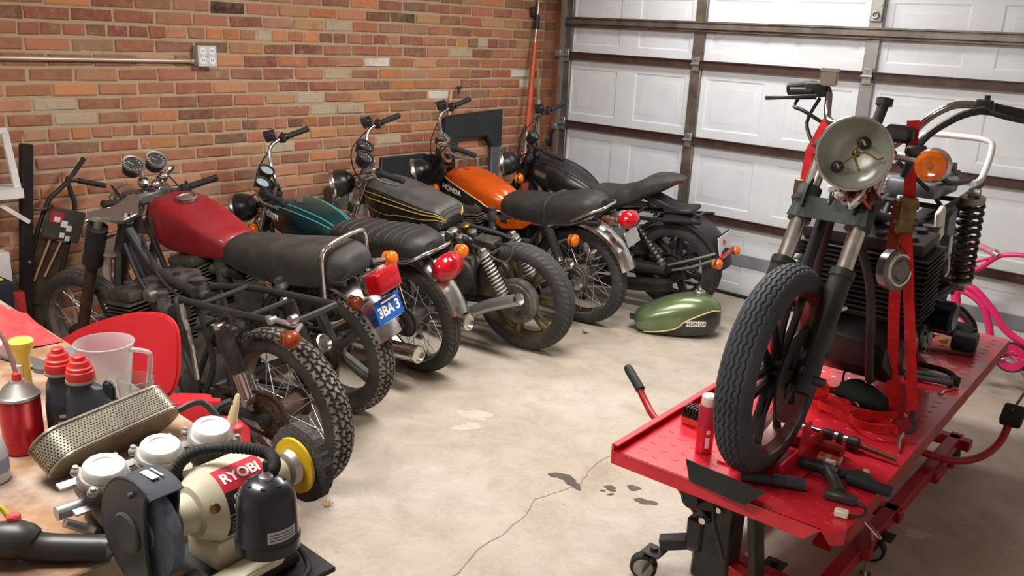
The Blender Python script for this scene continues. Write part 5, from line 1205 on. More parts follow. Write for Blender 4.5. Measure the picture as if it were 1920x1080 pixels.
for k_, (dx, dy, w_, h_, ph) in enumerate(((-.1, .02, .09, .05, 0), (.02, -.02, .12, .04, 1), (.0, .08, .15, .05, 2), (.1, -.06, .08, .045, 3), (-.16, .06, .06, .05, 4))):
    P_ = [(dx + w_ * cos(t), dy + h_ * sin(t) + .01 * sin(3 * t + ph), .008 + .006 * k_ + .014 * (1 + sin(2 * t + ph)) / 2) for t in [2 * PI * i / 18 * .93 for i in range(19)]]
    ribbon(MB(), P_, .026, (0, 0, 1), .002, 3).build('strap_loop', STRAP, cl)
put('wire_hook', 'white coated wire hook lying beside strap on lift table', 'hook', MB().tube([(-.05, -.02, .006), (-.03, .0, .012), (.0, .03, .016), (.035, .035, .012), (.04, .02, .006)], .005, 8, 4), WHITEP, (3.735, -2.67, ZD), .9)
cp = thing('clamp_tool', 'grey pair of long-jawed grips lying at back of lift table', 'pliers', None); cp.matrix_world = at(3.685, -2.2, ZD, .25)
MB().tube([(-.09, .012, .02), (-.02, .02, .022), (.08, .012, .02)], [.01, .012, .013], 10, 4).tube([(-.09, -.02, .014), (0, -.016, .016), (.08, -.004, .016)], [.014, .01, .014], 10, 4).build('jaw', mat('grey tool steel', srgb(104, 104, 108), .4, .8), cp)
MB().lathe([(0, .018), (.03, .022), (.035, .016)], (.085, .02, .0), (0, 0, 1), 16).tube([(.09, .03, .02), (.07, .09, .02), (.02, .13, .018), (-.12, .16, .014)], .011, 10, 4).build('handle', RUBBER, cp)
put('ring_spanner', 'small bright spanner by right edge of lift table', 'spanner', MB().bar((-.04, 0, .004), (.04, 0, .004), .008, .004).torus((.046, 0, .004), (0, 0, 1), .009, .003, 14, 6).torus((-.046, 0, .004), (0, 0, 1), .008, .003, 14, 6), CHROME, (3.765, -2.24, ZD), 1.3)
gn = thing('heat_gun', 'dark green and black power tool with yellow button on back of lift table', 'power tool', None); gn.matrix_world = at(3.6, -1.62, ZD, -.15)
MB().tube([(-.12, .02, .06), (.02, .02, .06), (.06, .02, .05)], [.03, .036, .034], 14, 3).build('tool_body', mat('dark green plastic', (.03, .045, .035), .5), gn)
MB().box((.06, -.03, .035), (.1, .11, .07), Matrix.Rotation(.3, 3, 'Z'), .015, 2).build('battery_pack', mat('black tool plastic', (.02, .02, .024), .5), gn)
MB().box((-.01, -.075, .02), (.035, .02, .02), None, .005).build('button', mat('yellow plastic', srgb(238, 206, 20), .45), gn)
MB().tube([(-.1, .03, .085), (-.03, .05, .15), (.05, .05, .1), (.07, .03, .06)], .008, 8, 5).build('cable', WIRE, gn)
put('pry_bar', 'dark flat pry bar lying near back end of lift table', 'pry bar', MB().bar((-.11, 0, .008), (.11, 0, .008), .022, .009, bev=.002).bar((-.11, 0, .008), (-.15, 0, .02), .024, .008, bev=.002), mat('browned steel bar', srgb(84, 62, 56), .5, .6), (3.62, -1.79, ZD), .45)

# ---------------------------------------------------------------- green tank on the floor
gt = thing('fuel_tank', 'olive green and black motorcycle fuel tank resting on the concrete floor', 'fuel tank', at(1.875, -1.02, 0, rad(36), 0, -.06))
T_ = Body([(-.27, .07, .1, .05, 2.4, 3), (-.24, .03, .15, .1, 2.4, 3.2), (-.14, .008, .2, .125, 2.6, 3.6), (0, .0, .245, .14, 2.6, 4), (.12, .004, .255, .14, 2.6, 4), (.21, .02, .235, .11, 2.6, 3.4), (.26, .06, .2, .06, 2.4, 2.6)])
T_.mesh(MB()).build('tank_shell', OLIVE, gt, 50)
top = lambda t: -.95 + 1.4 * min(1, t * 1.2 + .01) ** .55
T_.patch(MB(), .22, .95, -1.05, top, .002, nu=40).build('tank_panel', BLKTANK, gt)
T_.line(MB(), top, .004, .22, .95, off=.003, nu=40).build('pinstripe', MATS['cream pinstripe'], gt)
MB().box((.1, -.145, .1), (.12, .004, .032), Matrix.Rotation(.12, 3, 'X')).build('badge_plate', WHITEP, gt)
text('badge_lettering', 'HONDA', .03, axes((.1, -.1485, .1), (1, 0, 0), (0, -.12, 1)), SATIN, gt, .0006, sx=1.1)
MB().lathe([(-.01, .036), (.012, .036), (.02, .028), (.02, .004)], (.13, 0, .255), (0, 0, 1), 24).box((.13, 0, .285), (.02, .07, .02), None, .005).build('fuel_cap', ALLOY, gt)
MB().prism([(-.07, 0), (.07, 0), (.05, .04), (-.05, .04)], (-.26, 0, .09), (0, 1, 0), (-1, 0, .2), .004).build('rear_bracket', SATIN, gt)

# ---------------------------------------------------------------- pink bicycle by the door
PINK = mat('hot pink enamel', srgb(236, 42, 112), .35, coat=.3, ncol=srgb(220, 34, 100), nscale=9)
PINKL = mat('pale pink grip', srgb(226, 160, 168), .45, ncol=srgb(196, 120, 130), nscale=20)
bc = thing('bicycle', 'bright pink child bicycle standing between lift table and garage door', 'bicycle', (3.65, -.42, 0))
bi = Matrix.Translation((-3.65, .42, 0)); Yb = -.42
def bp_(mb, nm, m, par=None): o = mb.build(nm, m); o.parent = bc; o.matrix_parent_inverse = bi; return o
mb = MB().tube([(3.26, Yb, .5), (3.34, Yb, .49), (3.42, Yb, .44), (3.475, Yb, .33), (3.52, Yb, .08 + .12), (3.62, Yb, .2)], .02, 12, 6).tube([(3.27, Yb, .53), (3.36, Yb, .52), (3.47, Yb, .43), (3.56, Yb, .33), (3.7, Yb, .27), (3.84, Yb, .3)], .02, 12, 6)
mb.tube([(3.84, Yb, .3), (3.82, Yb, .42)], .018, 10).tube([(3.62, Yb, .2), (3.84, Yb, .3)], .017, 10)
for s in (1, -1): mb.tube([(3.62, Yb + s * .03, .2), (3.8, Yb + s * .05, .2), (3.95, Yb + s * .055, .205)], .01, 8, 3).tube([(3.83, Yb + s * .03, .38), (3.95, Yb + s * .055, .205)], .009, 8)
mb.cyl((3.245, Yb, .57), (3.285, Yb, .43), .026, n=14); bp_(mb, 'frame', PINK)
mb = MB().cyl((3.285, Yb, .43), (3.29, Yb, .4), .024, n=12)
for s in (1, -1): mb.tube([(3.29, Yb, .41), (3.29, Yb + s * .045, .4), (3.28, Yb + s * .05, .33), (3.24, Yb + s * .05, .205)], .014, 10, 4)
bp_(mb, 'fork', PINK)
mb = MB().cyl((3.245, Yb, .57), (3.24, Yb, .62), .016, n=10).tube([(3.24, Yb - .06, .60), (3.24, Yb + .1, .605), (3.33, Yb + .12, .605), (3.44, Yb + .12, .71), (3.6, Yb + .12, .735)], .0135, 10, 6)
bp_(mb, 'handlebar', PINK)
bp_(MB().tube([(3.2, Yb + .13, .772), (3.4, Yb + .12, .715)], .019, 14), 'grip', PINKL)
bp_(MB().cyl((3.395, Yb + .12, .716), (3.42, Yb + .12, .709), .023, n=14), 'grip_collar', CHROME)
bp_(MB().tube([(3.42, Yb + .12, .70), (3.3, Yb + .12, .64), (3.24, Yb + .1, .61)], .01, 10, 4), 'bar_brace', PINK)
def kwheel(x, nm):
    O = V((x, Yb, .205)); t = MB().torus(O, Y, .185, .02, 48, 10).build(nm, RUBBER); t.parent = bc; t.matrix_parent_inverse = bi
    r_ = MB().lathe([(-.012, .166), (-.012, .158), (0, .152), (.012, .158), (.012, .166), (-.012, .166)], O, Y, 40, cap=False); r_ = r_.build('rim', PINK); r_.parent = t
    MB().cyl(O - V((0, .04, 0)), O + V((0, .04, 0)), .018, n=12).build('hub', CHROME).parent = t
    base = MB().tube([O + V((0, .02, .015)), O + V((.02, 0, .156))], .0016, 5).build('spoke', STEEL); base.parent = t
    for i in range(1, 20):
        o = base.copy(); COL.objects.link(o); o.matrix_local = Matrix.Translation(O) @ Matrix.Rotation(2 * PI * i / 20, 4, 'Y') @ Matrix.Translation(-O)
kwheel(3.24, 'front_wheel'); kwheel(3.95, 'rear_wheel')
bp_(MB().ring((3.62, Yb - .045, .2), Y, .035, .075, .006, 32), 'chain_guard_ring', PINK)
bp_(MB().torus((3.62, Yb - .04, .2), Y, .08, .007, 32, 6), 'chainring', SATIN)
bp_(MB().bar((3.62, Yb - .055, .2), (3.52, Yb - .06, .16), .016, .012, bev=.003), 'crank_arm', CHROME)
bp_(MB().box((3.505, Yb - .1, .155), (.07, .07, .022), None, .005), 'pedal', mat('white pedal', srgb(214, 206, 196), .5))
bp_(MB().bar((3.62, Yb + .05, .2), (3.72, Yb + .055, .24), .016, .012, bev=.003), 'crank_arm', CHROME)
bp_(MB().box((3.735, Yb + .1, .245), (.07, .07, .022), None, .005), 'pedal', MATS['white pedal'])
bp_(MB().ell((3.83, Yb, .45), (.11, .06, .03), 18, 10), 'saddle', PINKL)
bp_(MB().tube([(3.285, Yb + .02, .3), (3.275, Yb - .07, .33), (3.3, Yb - .1, .36)], .02, 10, 3), 'brake_lever', RUBBER)
bp_(MB().tube([(3.58, Yb + .05, .19), (3.66, Yb + .12, .08), (3.7, Yb + .17, .006)], .008, 8, 3), 'kickstand', CHROME)
cd = MB().tube([(3.885, -1.66, .33), (3.88, -1.5, .34), (3.85, -1.2, .3), (3.83, -1.0, .26), (3.84, -.85, .2), (3.95, -.75, .05), (4.1, -.7, .006), (4.5, -.8, .006)], .006, 8, 6).build('power_cord', WIRE)
tag(cd, 'black cord hanging from pedal pad toward the pink bicycle', 'cord')
# floor marks and litter
mb = MB(); P_ = [(2.78, -3.9), (2.754, -3.812), (2.71, -3.65), (2.693, -3.492), (2.666, -3.358), (2.616, -3.237), (2.641, -3.117), (2.659, -3.001), (2.626, -2.904), (2.589, -2.78), (2.613, -2.642), (2.7, -2.5), (2.73, -2.3)]
rnd = random.Random(4); P2 = []
for a, b2 in zip(P_, P_[1:]):
    for t in (0, .33, .66): P2.append((a[0] + (b2[0] - a[0]) * t + rnd.uniform(-.008, .008), a[1] + (b2[1] - a[1]) * t + rnd.uniform(-.008, .008)))
mb.rings([[(x - .0017 - rnd.uniform(0, .0015), y, .0008), (x + .0017 + rnd.uniform(0, .0015), y, .0008)] for x, y in P2], False, False)
mb.build('crack', CRK, floor)
for i, (x, y, rx, ry, a) in enumerate(((2.575, -3.02, .05, .03, .3), (2.63, -3.03, .055, .026, -.4), (2.77, -2.95, .028, .02, .3), (2.834, -2.877, .03, .02, 0), (2.93, -2.934, .042, .022, .5), (2.8, -2.99, .013, .008, 1), (2.76, -2.99, .01, .007, 1))):
    blob(MB(), x, y, rx, ry, a, i + 3, .0011 + i * .0001).build('oil_stain', OIL, floor)
for i, (x, y, rx, ry, a) in enumerate(((1.9, -2.86, .09, .05, .3), (1.97, -2.98, .06, .04, 1.), (3.79, -2.36, .05, .035, .4))): blob(MB(), x, y, rx, ry, a, i + 20, .0004).build('pale_patch', LIGHTP, floor)
def leaf(x, y, s, lab, seed):
    r = random.Random(seed); mb = MB()
    for i in range(5):
        a = -1.3 + i * .65 + r.uniform(-.15, .15); L_ = s * (1 - .2 * abs(i - 2) * .6); u = V((cos(a), sin(a), 0)); w = V((-sin(a), cos(a), 0))
        mb.rings([[u * L_ * t + w * k * L_ * .18 * sin(PI * min(1, t + .05)) + V((0, 0, .003 + .012 * t * t + .004 * abs(k))) for k in (-1, 0, 1)] for t in (0, .3, .6, .85, 1)], False, False)
    mb.tube([(0, 0, .004), (-s * .5, .004, .008), (-s * .8, .0, .003)], .0012, 5)
    put('dry_leaf', lab, 'leaf', mb, mat('dry leaf' + str(seed), srgb(206, 176, 130), .7, ncol=srgb(160, 120, 80), nscale=40), (x, y, .001), r.uniform(0, 6), 'dry leaves on the floor')
leaf(2.118, -3.873, .03, 'pale dry leaf on the concrete by the nearest rear tyre', 1)
leaf(1.52, -1.494, .035, 'brown dry leaf on the concrete near the orange motorcycle tyre', 2)
# ---------------------------------------------------------------- workbench in the foreground
HB = .97
WOODB = mat('worn bench top wood', srgb(158, 118, 80), .6, ncol=srgb(122, 90, 64), nscale=9, bump=.15, bscale=60, dust=1, dcol=srgb(186, 176, 164))
WOODL = mat('bench leg timber', srgb(126, 94, 66), .7, ncol=srgb(96, 70, 48), nscale=9)
bench = thing('workbench', 'wooden workbench with stained top in the foreground', 'workbench', (2.4, -5.3, 0))
bnI = Matrix.Translation((-2.4, 5.3, 0))
def bb(mb, nm, m): o = mb.build(nm, m); o.parent = bench; o.matrix_parent_inverse = bnI; return o
bb(MB().box((2.38, -5.25, HB - .02), (1.96, .82, .04), None, .004), 'bench_top', WOODB)
for x in (1.5, 3.26):
    for y in (-5.55, -4.98): bb(MB().box((x, y, (HB - .04) / 2), (.09, .09, HB - .04), None, .004), 'leg', WOODL)
bb(MB().box((2.38, -4.9, HB - .09), (1.8, .03, .1)), 'apron', WOODL)
bb(MB().box((2.38, -5.6, HB - .09), (1.8, .03, .1)), 'apron', WOODL)

# grinder pedestal beside the bench end
ped = thing('grinder_stand', 'dark steel pedestal carrying the bench grinder', 'stand', (3.5, -4.985, 0))
MB().box((0, 0, .93), (.13, .16, .01), None, .002).build('top_plate', SATIN, ped)
MB().cyl((0, 0, .02), (0, 0, .925), .04, n=20).build('column', SATIN, ped)
MB().lathe([(0, .17), (.02, .17), (.03, .05)], (0, 0, 0), (0, 0, 1), 32).build('foot', SATIN, ped)

# bench grinder: axis from the stone (near) to the wire wheel (far)
BEIGE = mat('beige grinder enamel', srgb(214, 204, 178), .35, coat=.2, ncol=srgb(200, 188, 160), nscale=8)
GREYG = mat('dark grey guard enamel', srgb(78, 82, 86), .36, ncol=srgb(64, 68, 72), nscale=10)
STONE = mat('blue grey abrasive stone', srgb(118, 130, 146), .9, ncol=srgb(98, 108, 124), nscale=90, bump=.5, bscale=400)
LABR = mat('red label', srgb(206, 42, 60), .4); LABK = mat('black label', (.02, .02, .022), .4); LABG = mat('grey label', srgb(60, 60, 62), .45)
P0 = V((3.447, -5.142, 1.062)); P1 = V((3.42, -4.868, 1.062)); gx = (P1 - P0).normalized(); Lg = (P1 - P0).length
GM = axes((P0 + P1) / 2, gx, V((gx.y, -gx.x, 0)) * -1)     # x along the axle, z up
GM = Matrix((gx, V((0, 0, 1)).cross(gx), V((0, 0, 1)))).transposed().to_4x4(); GM.translation = ((P0 + P1) / 2 + V((.004, -.012, 0))).to_tuple()[:2] + (.936,)
GM = GM @ Matrix.Scale(.93, 4)
gr = thing('bench_grinder', 'beige bench grinder with grey wheel guard, red label and gooseneck work lamp', 'bench grinder', GM)
h = .126; X = (1, 0, 0)                                     # local: -y faces the camera side
MB().lathe([(-.075, .036), (-.072, .045), (-.045, .062), (-.042, .0645), (.05, .0645), (.053, .062), (.075, .046), (.078, .036)], (0, 0, h), X, 48).build('motor_body', BEIGE, gr, 30)
MB().lathe([(-.105, .02), (-.103, .029), (-.086, .033), (-.075, .034)], (0, 0, h), X, 28).build('bearing_collar', BEIGE, gr)
MB().lathe([(.078, .034), (.09, .03), (.112, .026), (.115, .02)], (0, 0, h), X, 28).build('bearing_collar', BEIGE, gr)
MB().box((-.005, 0, .045), (.1, .09, .06), None, .012, 2).build('motor_foot', BEIGE, gr)
MB().box((-.0, -.012, .012), (.15, .17, .024), None, .006).build('base', SATIN, gr)
MB().prism([(-.06, .02), (-.06, -.015), (-.045, -.038), (-.02, -.045), (.07, -.045), (.085, -.03), (.085, .02)], (-.055, -.08, .03), (1, 0, 0), (0, 1, -.25), .012, .003).build('front_plate', BEIGE, gr)
sw = MB().box((-.085, -.1, .036), (.03, .032, .014), Matrix.Rotation(.24, 3, 'X'), .003).build('switch', LABK, gr)
MB().box((-.085, -.103, .043), (.016, .022, .008), Matrix.Rotation(.5, 3, 'X'), .002).build('rocker', mat('brown black rocker', srgb(46, 30, 26), .4), sw)
MB().cyl((-.107, -.098, .03), (-.107, -.101, .044), .006, n=6).build('bolt', SATIN, gr)
MB().lathe([(-.009, .012), (-.009, .0745), (-.006, .0765), (.006, .0765), (.009, .0745), (.009, .012)], (-.14, 0, h), X, 56).build('grinding_stone', STONE, gr)
MB().cyl((-.165, 0, h), (-.095, 0, h), .008, n=12).disc((-.128, 0, h), X, .026, .006, 24).disc((-.156, 0, h), X, .026, .005, 24).cyl((-.172, 0, h), (-.16, 0, h), .012, n=6).build('spindle', STEEL, gr)
def arcp(r, a0, a1, n=30): return [(r * cos(a0 + (a1 - a0) * i / n), r * sin(a0 + (a1 - a0) * i / n)) for i in range(n + 1)]
# outer guard cover (left of the stone) and wrap-round hood
gp = arcp(.096, rad(-75), rad(200), 44)
MB().prism([(.097 * cos(rad(q_)), .097 * sin(rad(q_))) for q_ in range(-95, 116, 5)] + [(-.03, .06), (-.025, .0), (-.03, -.07), (-.05, -.11), (-.02, -.125)], (-.168, 0, h), (0, 1, 0), (0, 0, 1), .006, .0015).disc((-.174, .02, h), X, .034, .008, 28, .003).cyl((-.17, -.005, h + .075), (-.178, -.005, h + .075), .005, n=10).build('guard_cover', GREYG, gr)
mb = MB(); R = []
for i in range(26):
    a = rad(58) + (rad(262) - rad(58)) * i / 25; ca, sa = cos(a), sin(a)
    R.append([V((x, -ca * r_, h + sa * r_)) for x, r_ in ((-.168, .096), (-.112, .096), (-.112, .092), (-.168, .092))])
mb.rings(R); mb.build('guard_hood', GREYG, gr)
MB().prism([(-p[0], p[1]) for p in arcp(.094, rad(64), rad(262), 30)] + [(.02, -.03), (-.03, .03)], (-.114, 0, h), (0, 1, 0), (0, 0, 1), .004).build('inner_guard', GREYG, gr)
MB().box((-.14, -.045 + .04, h + .0975), (.012, .034, .001)).box((-.128, -.045 + .04, h + .0975), (.003, .034, .001)).build('hood_label', WHITEP, gr)
MB().box((-.14, -.095, h - .05), (.05, .04, .004), None, .001).box((-.14, -.075, h - .075), (.05, .004, .05)).build('tool_rest', SATIN, gr)
# far side: wire brush with yellow hub disc
mb = MB(); rnd = random.Random(2); R = []
for i in range(72):
    a = 2 * PI * i / 72; k = 1 + rnd.uniform(-.03, .03)
    R.append([V((.16 + x, cos(a) * r_ * k, h + sin(a) * r_ * k)) for x, r_ in ((-.012, .02), (-.012, .05), (-.009, .073), (.009, .073), (.012, .05), (.012, .02))])
mb.rings(R, True, False, True); mb.build('wire_brush', mat('grey wire bristle', srgb(84, 80, 78), .8, ncol=srgb(56, 52, 52), nscale=120, bump=.8, bscale=300), gr, 15)
MB().lathe([(0, .028), (.002, .052), (.006, .053), (.008, .05), (.008, .012)], (.138, 0, h), X, 36, cap=False).ring((.139, 0, h), X, .02, .052, .005, 36).build('yellow_disc', mat('yellow flange', srgb(226, 182, 30), .4), gr)
MB().lathe([(0, .02), (.004, .03), (.016, .034), (.018, .02)], (.118, 0, h), X, 28).build('flange', ALLOY, gr)
# label wrapped on the motor, facing the camera and up
def lab(nm, x0, x1, a0, a1, m, r=.0652):
    mb = MB(); R = []
    for i in range(17):
        a = a0 + (a1 - a0) * i / 16; R.append([V((x, -cos(a) * r, h + sin(a) * r)) for x in (x0, x1)])
    mb.rings(R, False, False); return mb.build(nm, m, gr)
lab('label', -.042, .046, rad(-35), rad(38), LABK); lab('label', -.042, .046, rad(38), rad(78), LABR)
lab('label_rule', -.042, .046, rad(4), rad(5.2), WHITEP, .0655)
def wrap_text(nm, s, size, x, a, m, **k):
    n = V((0, -cos(a), sin(a))); upv = V((0, sin(a), cos(a)))
    o = text(nm, s, size, Matrix.Identity(4), m, gr, .0004, **k)
    r = .0658
    for v in o.data.vertices:
        aa = a + v.co.y / r; v.co = V((x + v.co.x, -cos(aa) * (r + v.co.z), h + sin(aa) * (r + v.co.z)))
    return o
wrap_text('brand_lettering', 'RYOBI', .026, .001, rad(57), WHITEP, sx=1.0, bold=.0008)
wrap_text('model_lettering', '6" Thin Line', .0125, .001, rad(27), WHITEP, sx=.95, bold=.0003)
wrap_text('model_lettering', 'Bench Grinder', .0125, .002, rad(14), WHITEP, sx=.92, bold=.0003)
mb = MB()
for i in range(5):
    a = rad(-3 - 6 * i); L_ = (.026, .034, .03, .036, .024)[i]
    mb.rings([[V((-.038, -cos(a + d) * .0656, h + sin(a + d) * .0656)), V((-.038 + L_, -cos(a + d) * .0656, h + sin(a + d) * .0656))] for d in (-.012, .012)], False, False)
mb.build('label_lines', mat('label grey print', srgb(150, 150, 150), .5), gr)
MB().lathe([(0, .009), (.004, .008), (.005, .003)], (-.058, -.048, h + .02), (-.35, -.9, .3), 14).build('cover_screw', BRASS, gr)
# gooseneck lamp
gp_ = [V((-.03, .065, .09)), V((-.055, .06, .17)), V((-.035, .03, .21)), V((.0, -.03, .225)), V((.02, -.08, .225)), V((.005, -.12, .225)), V((-.02, -.138, .222))]
gn_ = MB(); pts = spline(gp_, 16); gn_.tube(pts, [(.0105 if i % 2 else .0088) for i in range(len(pts))], 12); gn_.build('gooseneck', RUBBER, gr)
LC = V((-.028, -.14, .083))
lamp = MB().lathe([(.02, .044), (.022, .05), (.04, .051), (.045, .047), (.1, .046), (.118, .042), (.13, .033), (.137, .02), (.139, .008)], LC, (0, 0, 1), 44).build('lamp_shade', mat('blue black lamp enamel', srgb(30, 33, 40), .3, coat=.3), gr)
mb = MB()
for i in range(7): a = 2 * PI * i / 7 + .3; mb.cyl(LC + V((.027 * cos(a), .027 * sin(a), .128)), LC + V((.027 * cos(a), .027 * sin(a), .1345)), .0035, n=8)
mb.build('vent_hole', LABK, lamp)
MB().lathe([(.136, .012), (.142, .011), (.146, .006), (.15, .005)], LC, (0, 0, 1), 16).build('lamp_ferrule', STEEL, lamp)
MB().cyl(LC + V((0, 0, .148)), LC + V((0, 0, .166)), .0045, n=8).build('lamp_stem', LABK, lamp)
mb = MB(); R = []
for i in range(13): a = rad(-128 + 60 * i / 12); R.append([V((LC.x + cos(a) * .052 * .92, LC.y + sin(a) * .052 * .92, LC.z + z)) for z in (.05, .07)])
mb.rings(R, False, False); st = mb.build('lamp_sticker', mat('silver sticker', srgb(190, 190, 192), .4), lamp)
mb = MB()
for k_ in range(3):
    R = []
    for i in range(11): a = rad(-124 + 50 * i / 10); R.append([V((LC.x + cos(a) * .052 * .925, LC.y + sin(a) * .052 * .925, LC.z + z)) for z in (.054 + k_ * .005, .0555 + k_ * .005)])
    mb.rings(R, False, False)
mb.build('sticker_print', LABG, st)
MB().tube([(.05, -.04, .03), (.07, -.085, .035), (.065, -.125, .012), (.035, -.14, .006), (.01, -.125, .008)], .0055, 10, 6).build('power_lead', WIRE, gr)

# carburettor bank
ALC = mat('bright carburettor alloy', srgb(190, 186, 178), .35, .55, ncol=srgb(140, 134, 124), nscale=16, rvar=.2)
CAPW = mat('pale machined cap', srgb(234, 234, 232), .35, .3, ncol=srgb(208, 206, 202), nscale=40, rvar=.2)
cb = thing('carburetor_bank', 'bank of three carburettors with pale round caps on the workbench', 'carburettor', at(3.24, -5.04, HB, 0, 0, .2))
for i, y in enumerate((-.094, 0.002, .098)):
    x = .008 - i * .006
    body = MB().lathe([(0, .026), (.004, .028), (.02, .028), (.03, .034), (.056, .036), (.06, .04), (.068, .041)], (x, y, .022), (0, 0, 1), 30).cyl((x - .05, y, .045), (x + .055, y, .045), .026, n=24).box((x, y, .012), (.05, .046, .024), None, .006).build('carburetor', GRIMEL, cb)
    MB().lathe([(.066, .037), (.07, .04), (.078, .04), (.082, .037)], (x, y, .02), (0, 0, 1), 36).build('cap_flange', ALC, body)
    MB().lathe([(.082, .0335), (.094, .033), (.098, .03), (.098, .02), (.096, .018), (.096, .002)], (x, y, .02), (0, 0, 1), 36).build('vacuum_cap', CAPW, body)
    for k_ in range(4): a = PI / 4 + k_ * PI / 2; MB().box((x + .043 * cos(a), y + .043 * sin(a), .096), (.016, .016, .012), Matrix.Rotation(a, 3, 'Z'), .003).cyl((x + .045 * cos(a), y + .045 * sin(a), .1), (x + .045 * cos(a), y + .045 * sin(a), .106), .0045, n=8).build('cap_screw', ALC, body)
    MB().lathe([(0, .024), (.02, .026), (.024, .022), (.02, .018), (0, .016)], (x + .05, y, .045), X, 24, cap=False).build('intake_mouth', ALC, body)
MB().bar((-.03, -.15, .07), (-.035, .15, .07), .016, .004).bar((.03, -.15, .06), (.028, .15, .06), .014, .004).build('mounting_rail', STEEL, cb)
MB().tube([(.02, -.16, .04), (.03, -.13, .02), (.045, -.12, .02)], .008, 8, 3).cyl((.0, -.165, .045), (0, -.125, .045), .012, n=10).build('throttle_shaft', STEEL, cb)
MB().tube([(-.02, .13, .1), (-.06, .11, .13), (-.07, .07, .12)], .006, 8, 4).tube([(-.04, .12, .085), (-.055, .14, .11), (-.045, .16, .125)], .007, 8, 4).build('throttle_cable', SATIN, cb)

# oblong perforated air filter
AF = mat('perforated filter metal', srgb(168, 160, 142), .4, .7, ncol=srgb(130, 122, 106), nscale=12)
fm = thing('air_filter', 'oblong perforated metal air filter behind the carburettors', 'air filter', at(3.055, -5.02, HB + .037, rad(106), rad(-55)))
SZ = .056
def race(L_, r_, n=16): return [(L_ / 2 + r_ * cos(a), r_ * sin(a)) for a in [-PI / 2 + PI * i / n for i in range(n + 1)]] + [(-L_ / 2 + r_ * cos(a), r_ * sin(a)) for a in [PI / 2 + PI * i / n for i in range(n + 1)]]
MB().prism(race(.2, .0385), (0, 0, 0), (1, 0, 0), (0, 1, 0), SZ).build('filter_core', mat('dark filter paper', srgb(48, 44, 38), .9), fm)
for z in (-.004, SZ - .003):
    rr_ = race(.2, .042); MB().prism(rr_, (0, 0, z), (1, 0, 0), (0, 1, 0), .007, .002).build('filter_rim', AF, fm)
# screen: strips round the oval with real holes
def oval(s, r_=.0412, L_=.2):
    per = 2 * L_ + 2 * PI * r_; s %= per
    if s < L_: return V((-L_ / 2 + s, -r_, 0)), V((0, -1, 0))
    s -= L_
    if s < PI * r_: a = -PI / 2 + s / r_; return V((L_ / 2 + r_ * cos(a), r_ * sin(a), 0)), V((cos(a), sin(a), 0))
    s -= PI * r_
    if s < L_: return V((L_ / 2 - s, r_, 0)), V((0, 1, 0))
    s -= L_; a = PI / 2 + s / r_; return V((-L_ / 2 + r_ * cos(a), r_ * sin(a), 0)), V((cos(a), sin(a), 0))
mb = MB(); per = 2 * .2 + 2 * PI * .0412; nh = 108; rows = 9; p_ = per / nh; dz = (SZ - .009) / rows
for i in range(nh):
    for j in range(rows):
        s0 = i * p_ + (p_ / 2 if j % 2 else 0); z0 = .004 + j * dz; vs = []
        for (u, w) in ((0, 0), (1, 0), (1, 1), (0, 1)): q, n_ = oval(s0 + u * p_); vs.append(q + V((0, 0, z0 + w * dz)))
        for k_ in range(6): a = PI / 6 + k_ * PI / 3 + PI; q, n_ = oval(s0 + p_ / 2 + cos(a) * p_ * .29); vs.append(q + V((0, 0, z0 + dz / 2 + sin(a) * dz * .29)))
        mb.add(vs, [(0, 1, 6, 5, 4), (1, 2, 7, 6), (2, 3, 9, 8, 7), (3, 0, 4, 9)])
mb.build('perforated_screen', AF, fm)

# oil bottles
BOT = mat('dark grey oil bottle', srgb(52, 56, 64), .4, ncol=srgb(44, 47, 54), nscale=6); CAPR = mat('red bottle cap', srgb(214, 50, 48), .45)
def oil_bottle(x, y, rz, label):
    t = thing('oil_bottle', label, 'bottle', at(x, y, HB, rz) @ Matrix.Scale(.95, 4), 'oil bottles on the workbench')
    R = []
    for z, a, b_, ox in ((0, .046, .028, 0), (.004, .05, .031, 0), (.08, .05, .031, 0), (.1, .046, .029, -.002), (.125, .034, .024, -.012), (.138, .021, .02, -.02), (.15, .0195, .0195, -.02)):
        R.append([V((ox + a * sgp(cos(2 * PI * i / 32), .55), b_ * sgp(sin(2 * PI * i / 32), .6), z)) for i in range(32)])
    MB().rings(R).build('bottle_body', BOT, t, 50)
    MB().prism([(.0, 0), (.022, 0), (.022, .035), (.012, .045), (0, .045)], (.02, .008, .1), (1, 0, 0), (0, 0, 1), .016, .004).build('shoulder_step', BOT, t)
    cp_ = MB().lathe([(.15, .026), (.154, .027), (.168, .026), (.17, .024), (.176, .024), (.178, .02), (.188, .018), (.19, .012), (.198, .012), (.2, .009), (.2, .001)], (-.02, 0, 0), (0, 0, 1), 30).build('cap', CAPR, t)
    MB().lathe([(.146, .0275), (.151, .0275)], (-.02, 0, 0), (0, 0, 1), 30).build('neck_ring', mat('pale neck ring', srgb(150, 146, 140), .5), cp_)
    MB().box((.004, -.0316, .05), (.075, .0012, .07)).build('label', LABK, t)
    mb = MB()
    for (lx, lz, lw, lh) in ((-.006, .065, .03, .007), (.022, .068, .014, .009), (.0, .052, .05, .003), (-.004, .044, .056, .003), (.006, .036, .04, .002)): mb.box((lx, -.0324, lz), (lw, .0006, lh), Matrix.Rotation(-.0, 3, 'Y'))
    mb.build('label_print', mat('silver label print', srgb(170, 170, 172), .4), t)
    return t
oil_bottle(2.985, -5.03, rad(52), 'dark grey oil bottle with red cap, the right one, directly behind the air filter')
oil_bottle(2.92, -5.042, rad(58), 'dark grey oil bottle with red cap, the left one, partly hidden by its twin')

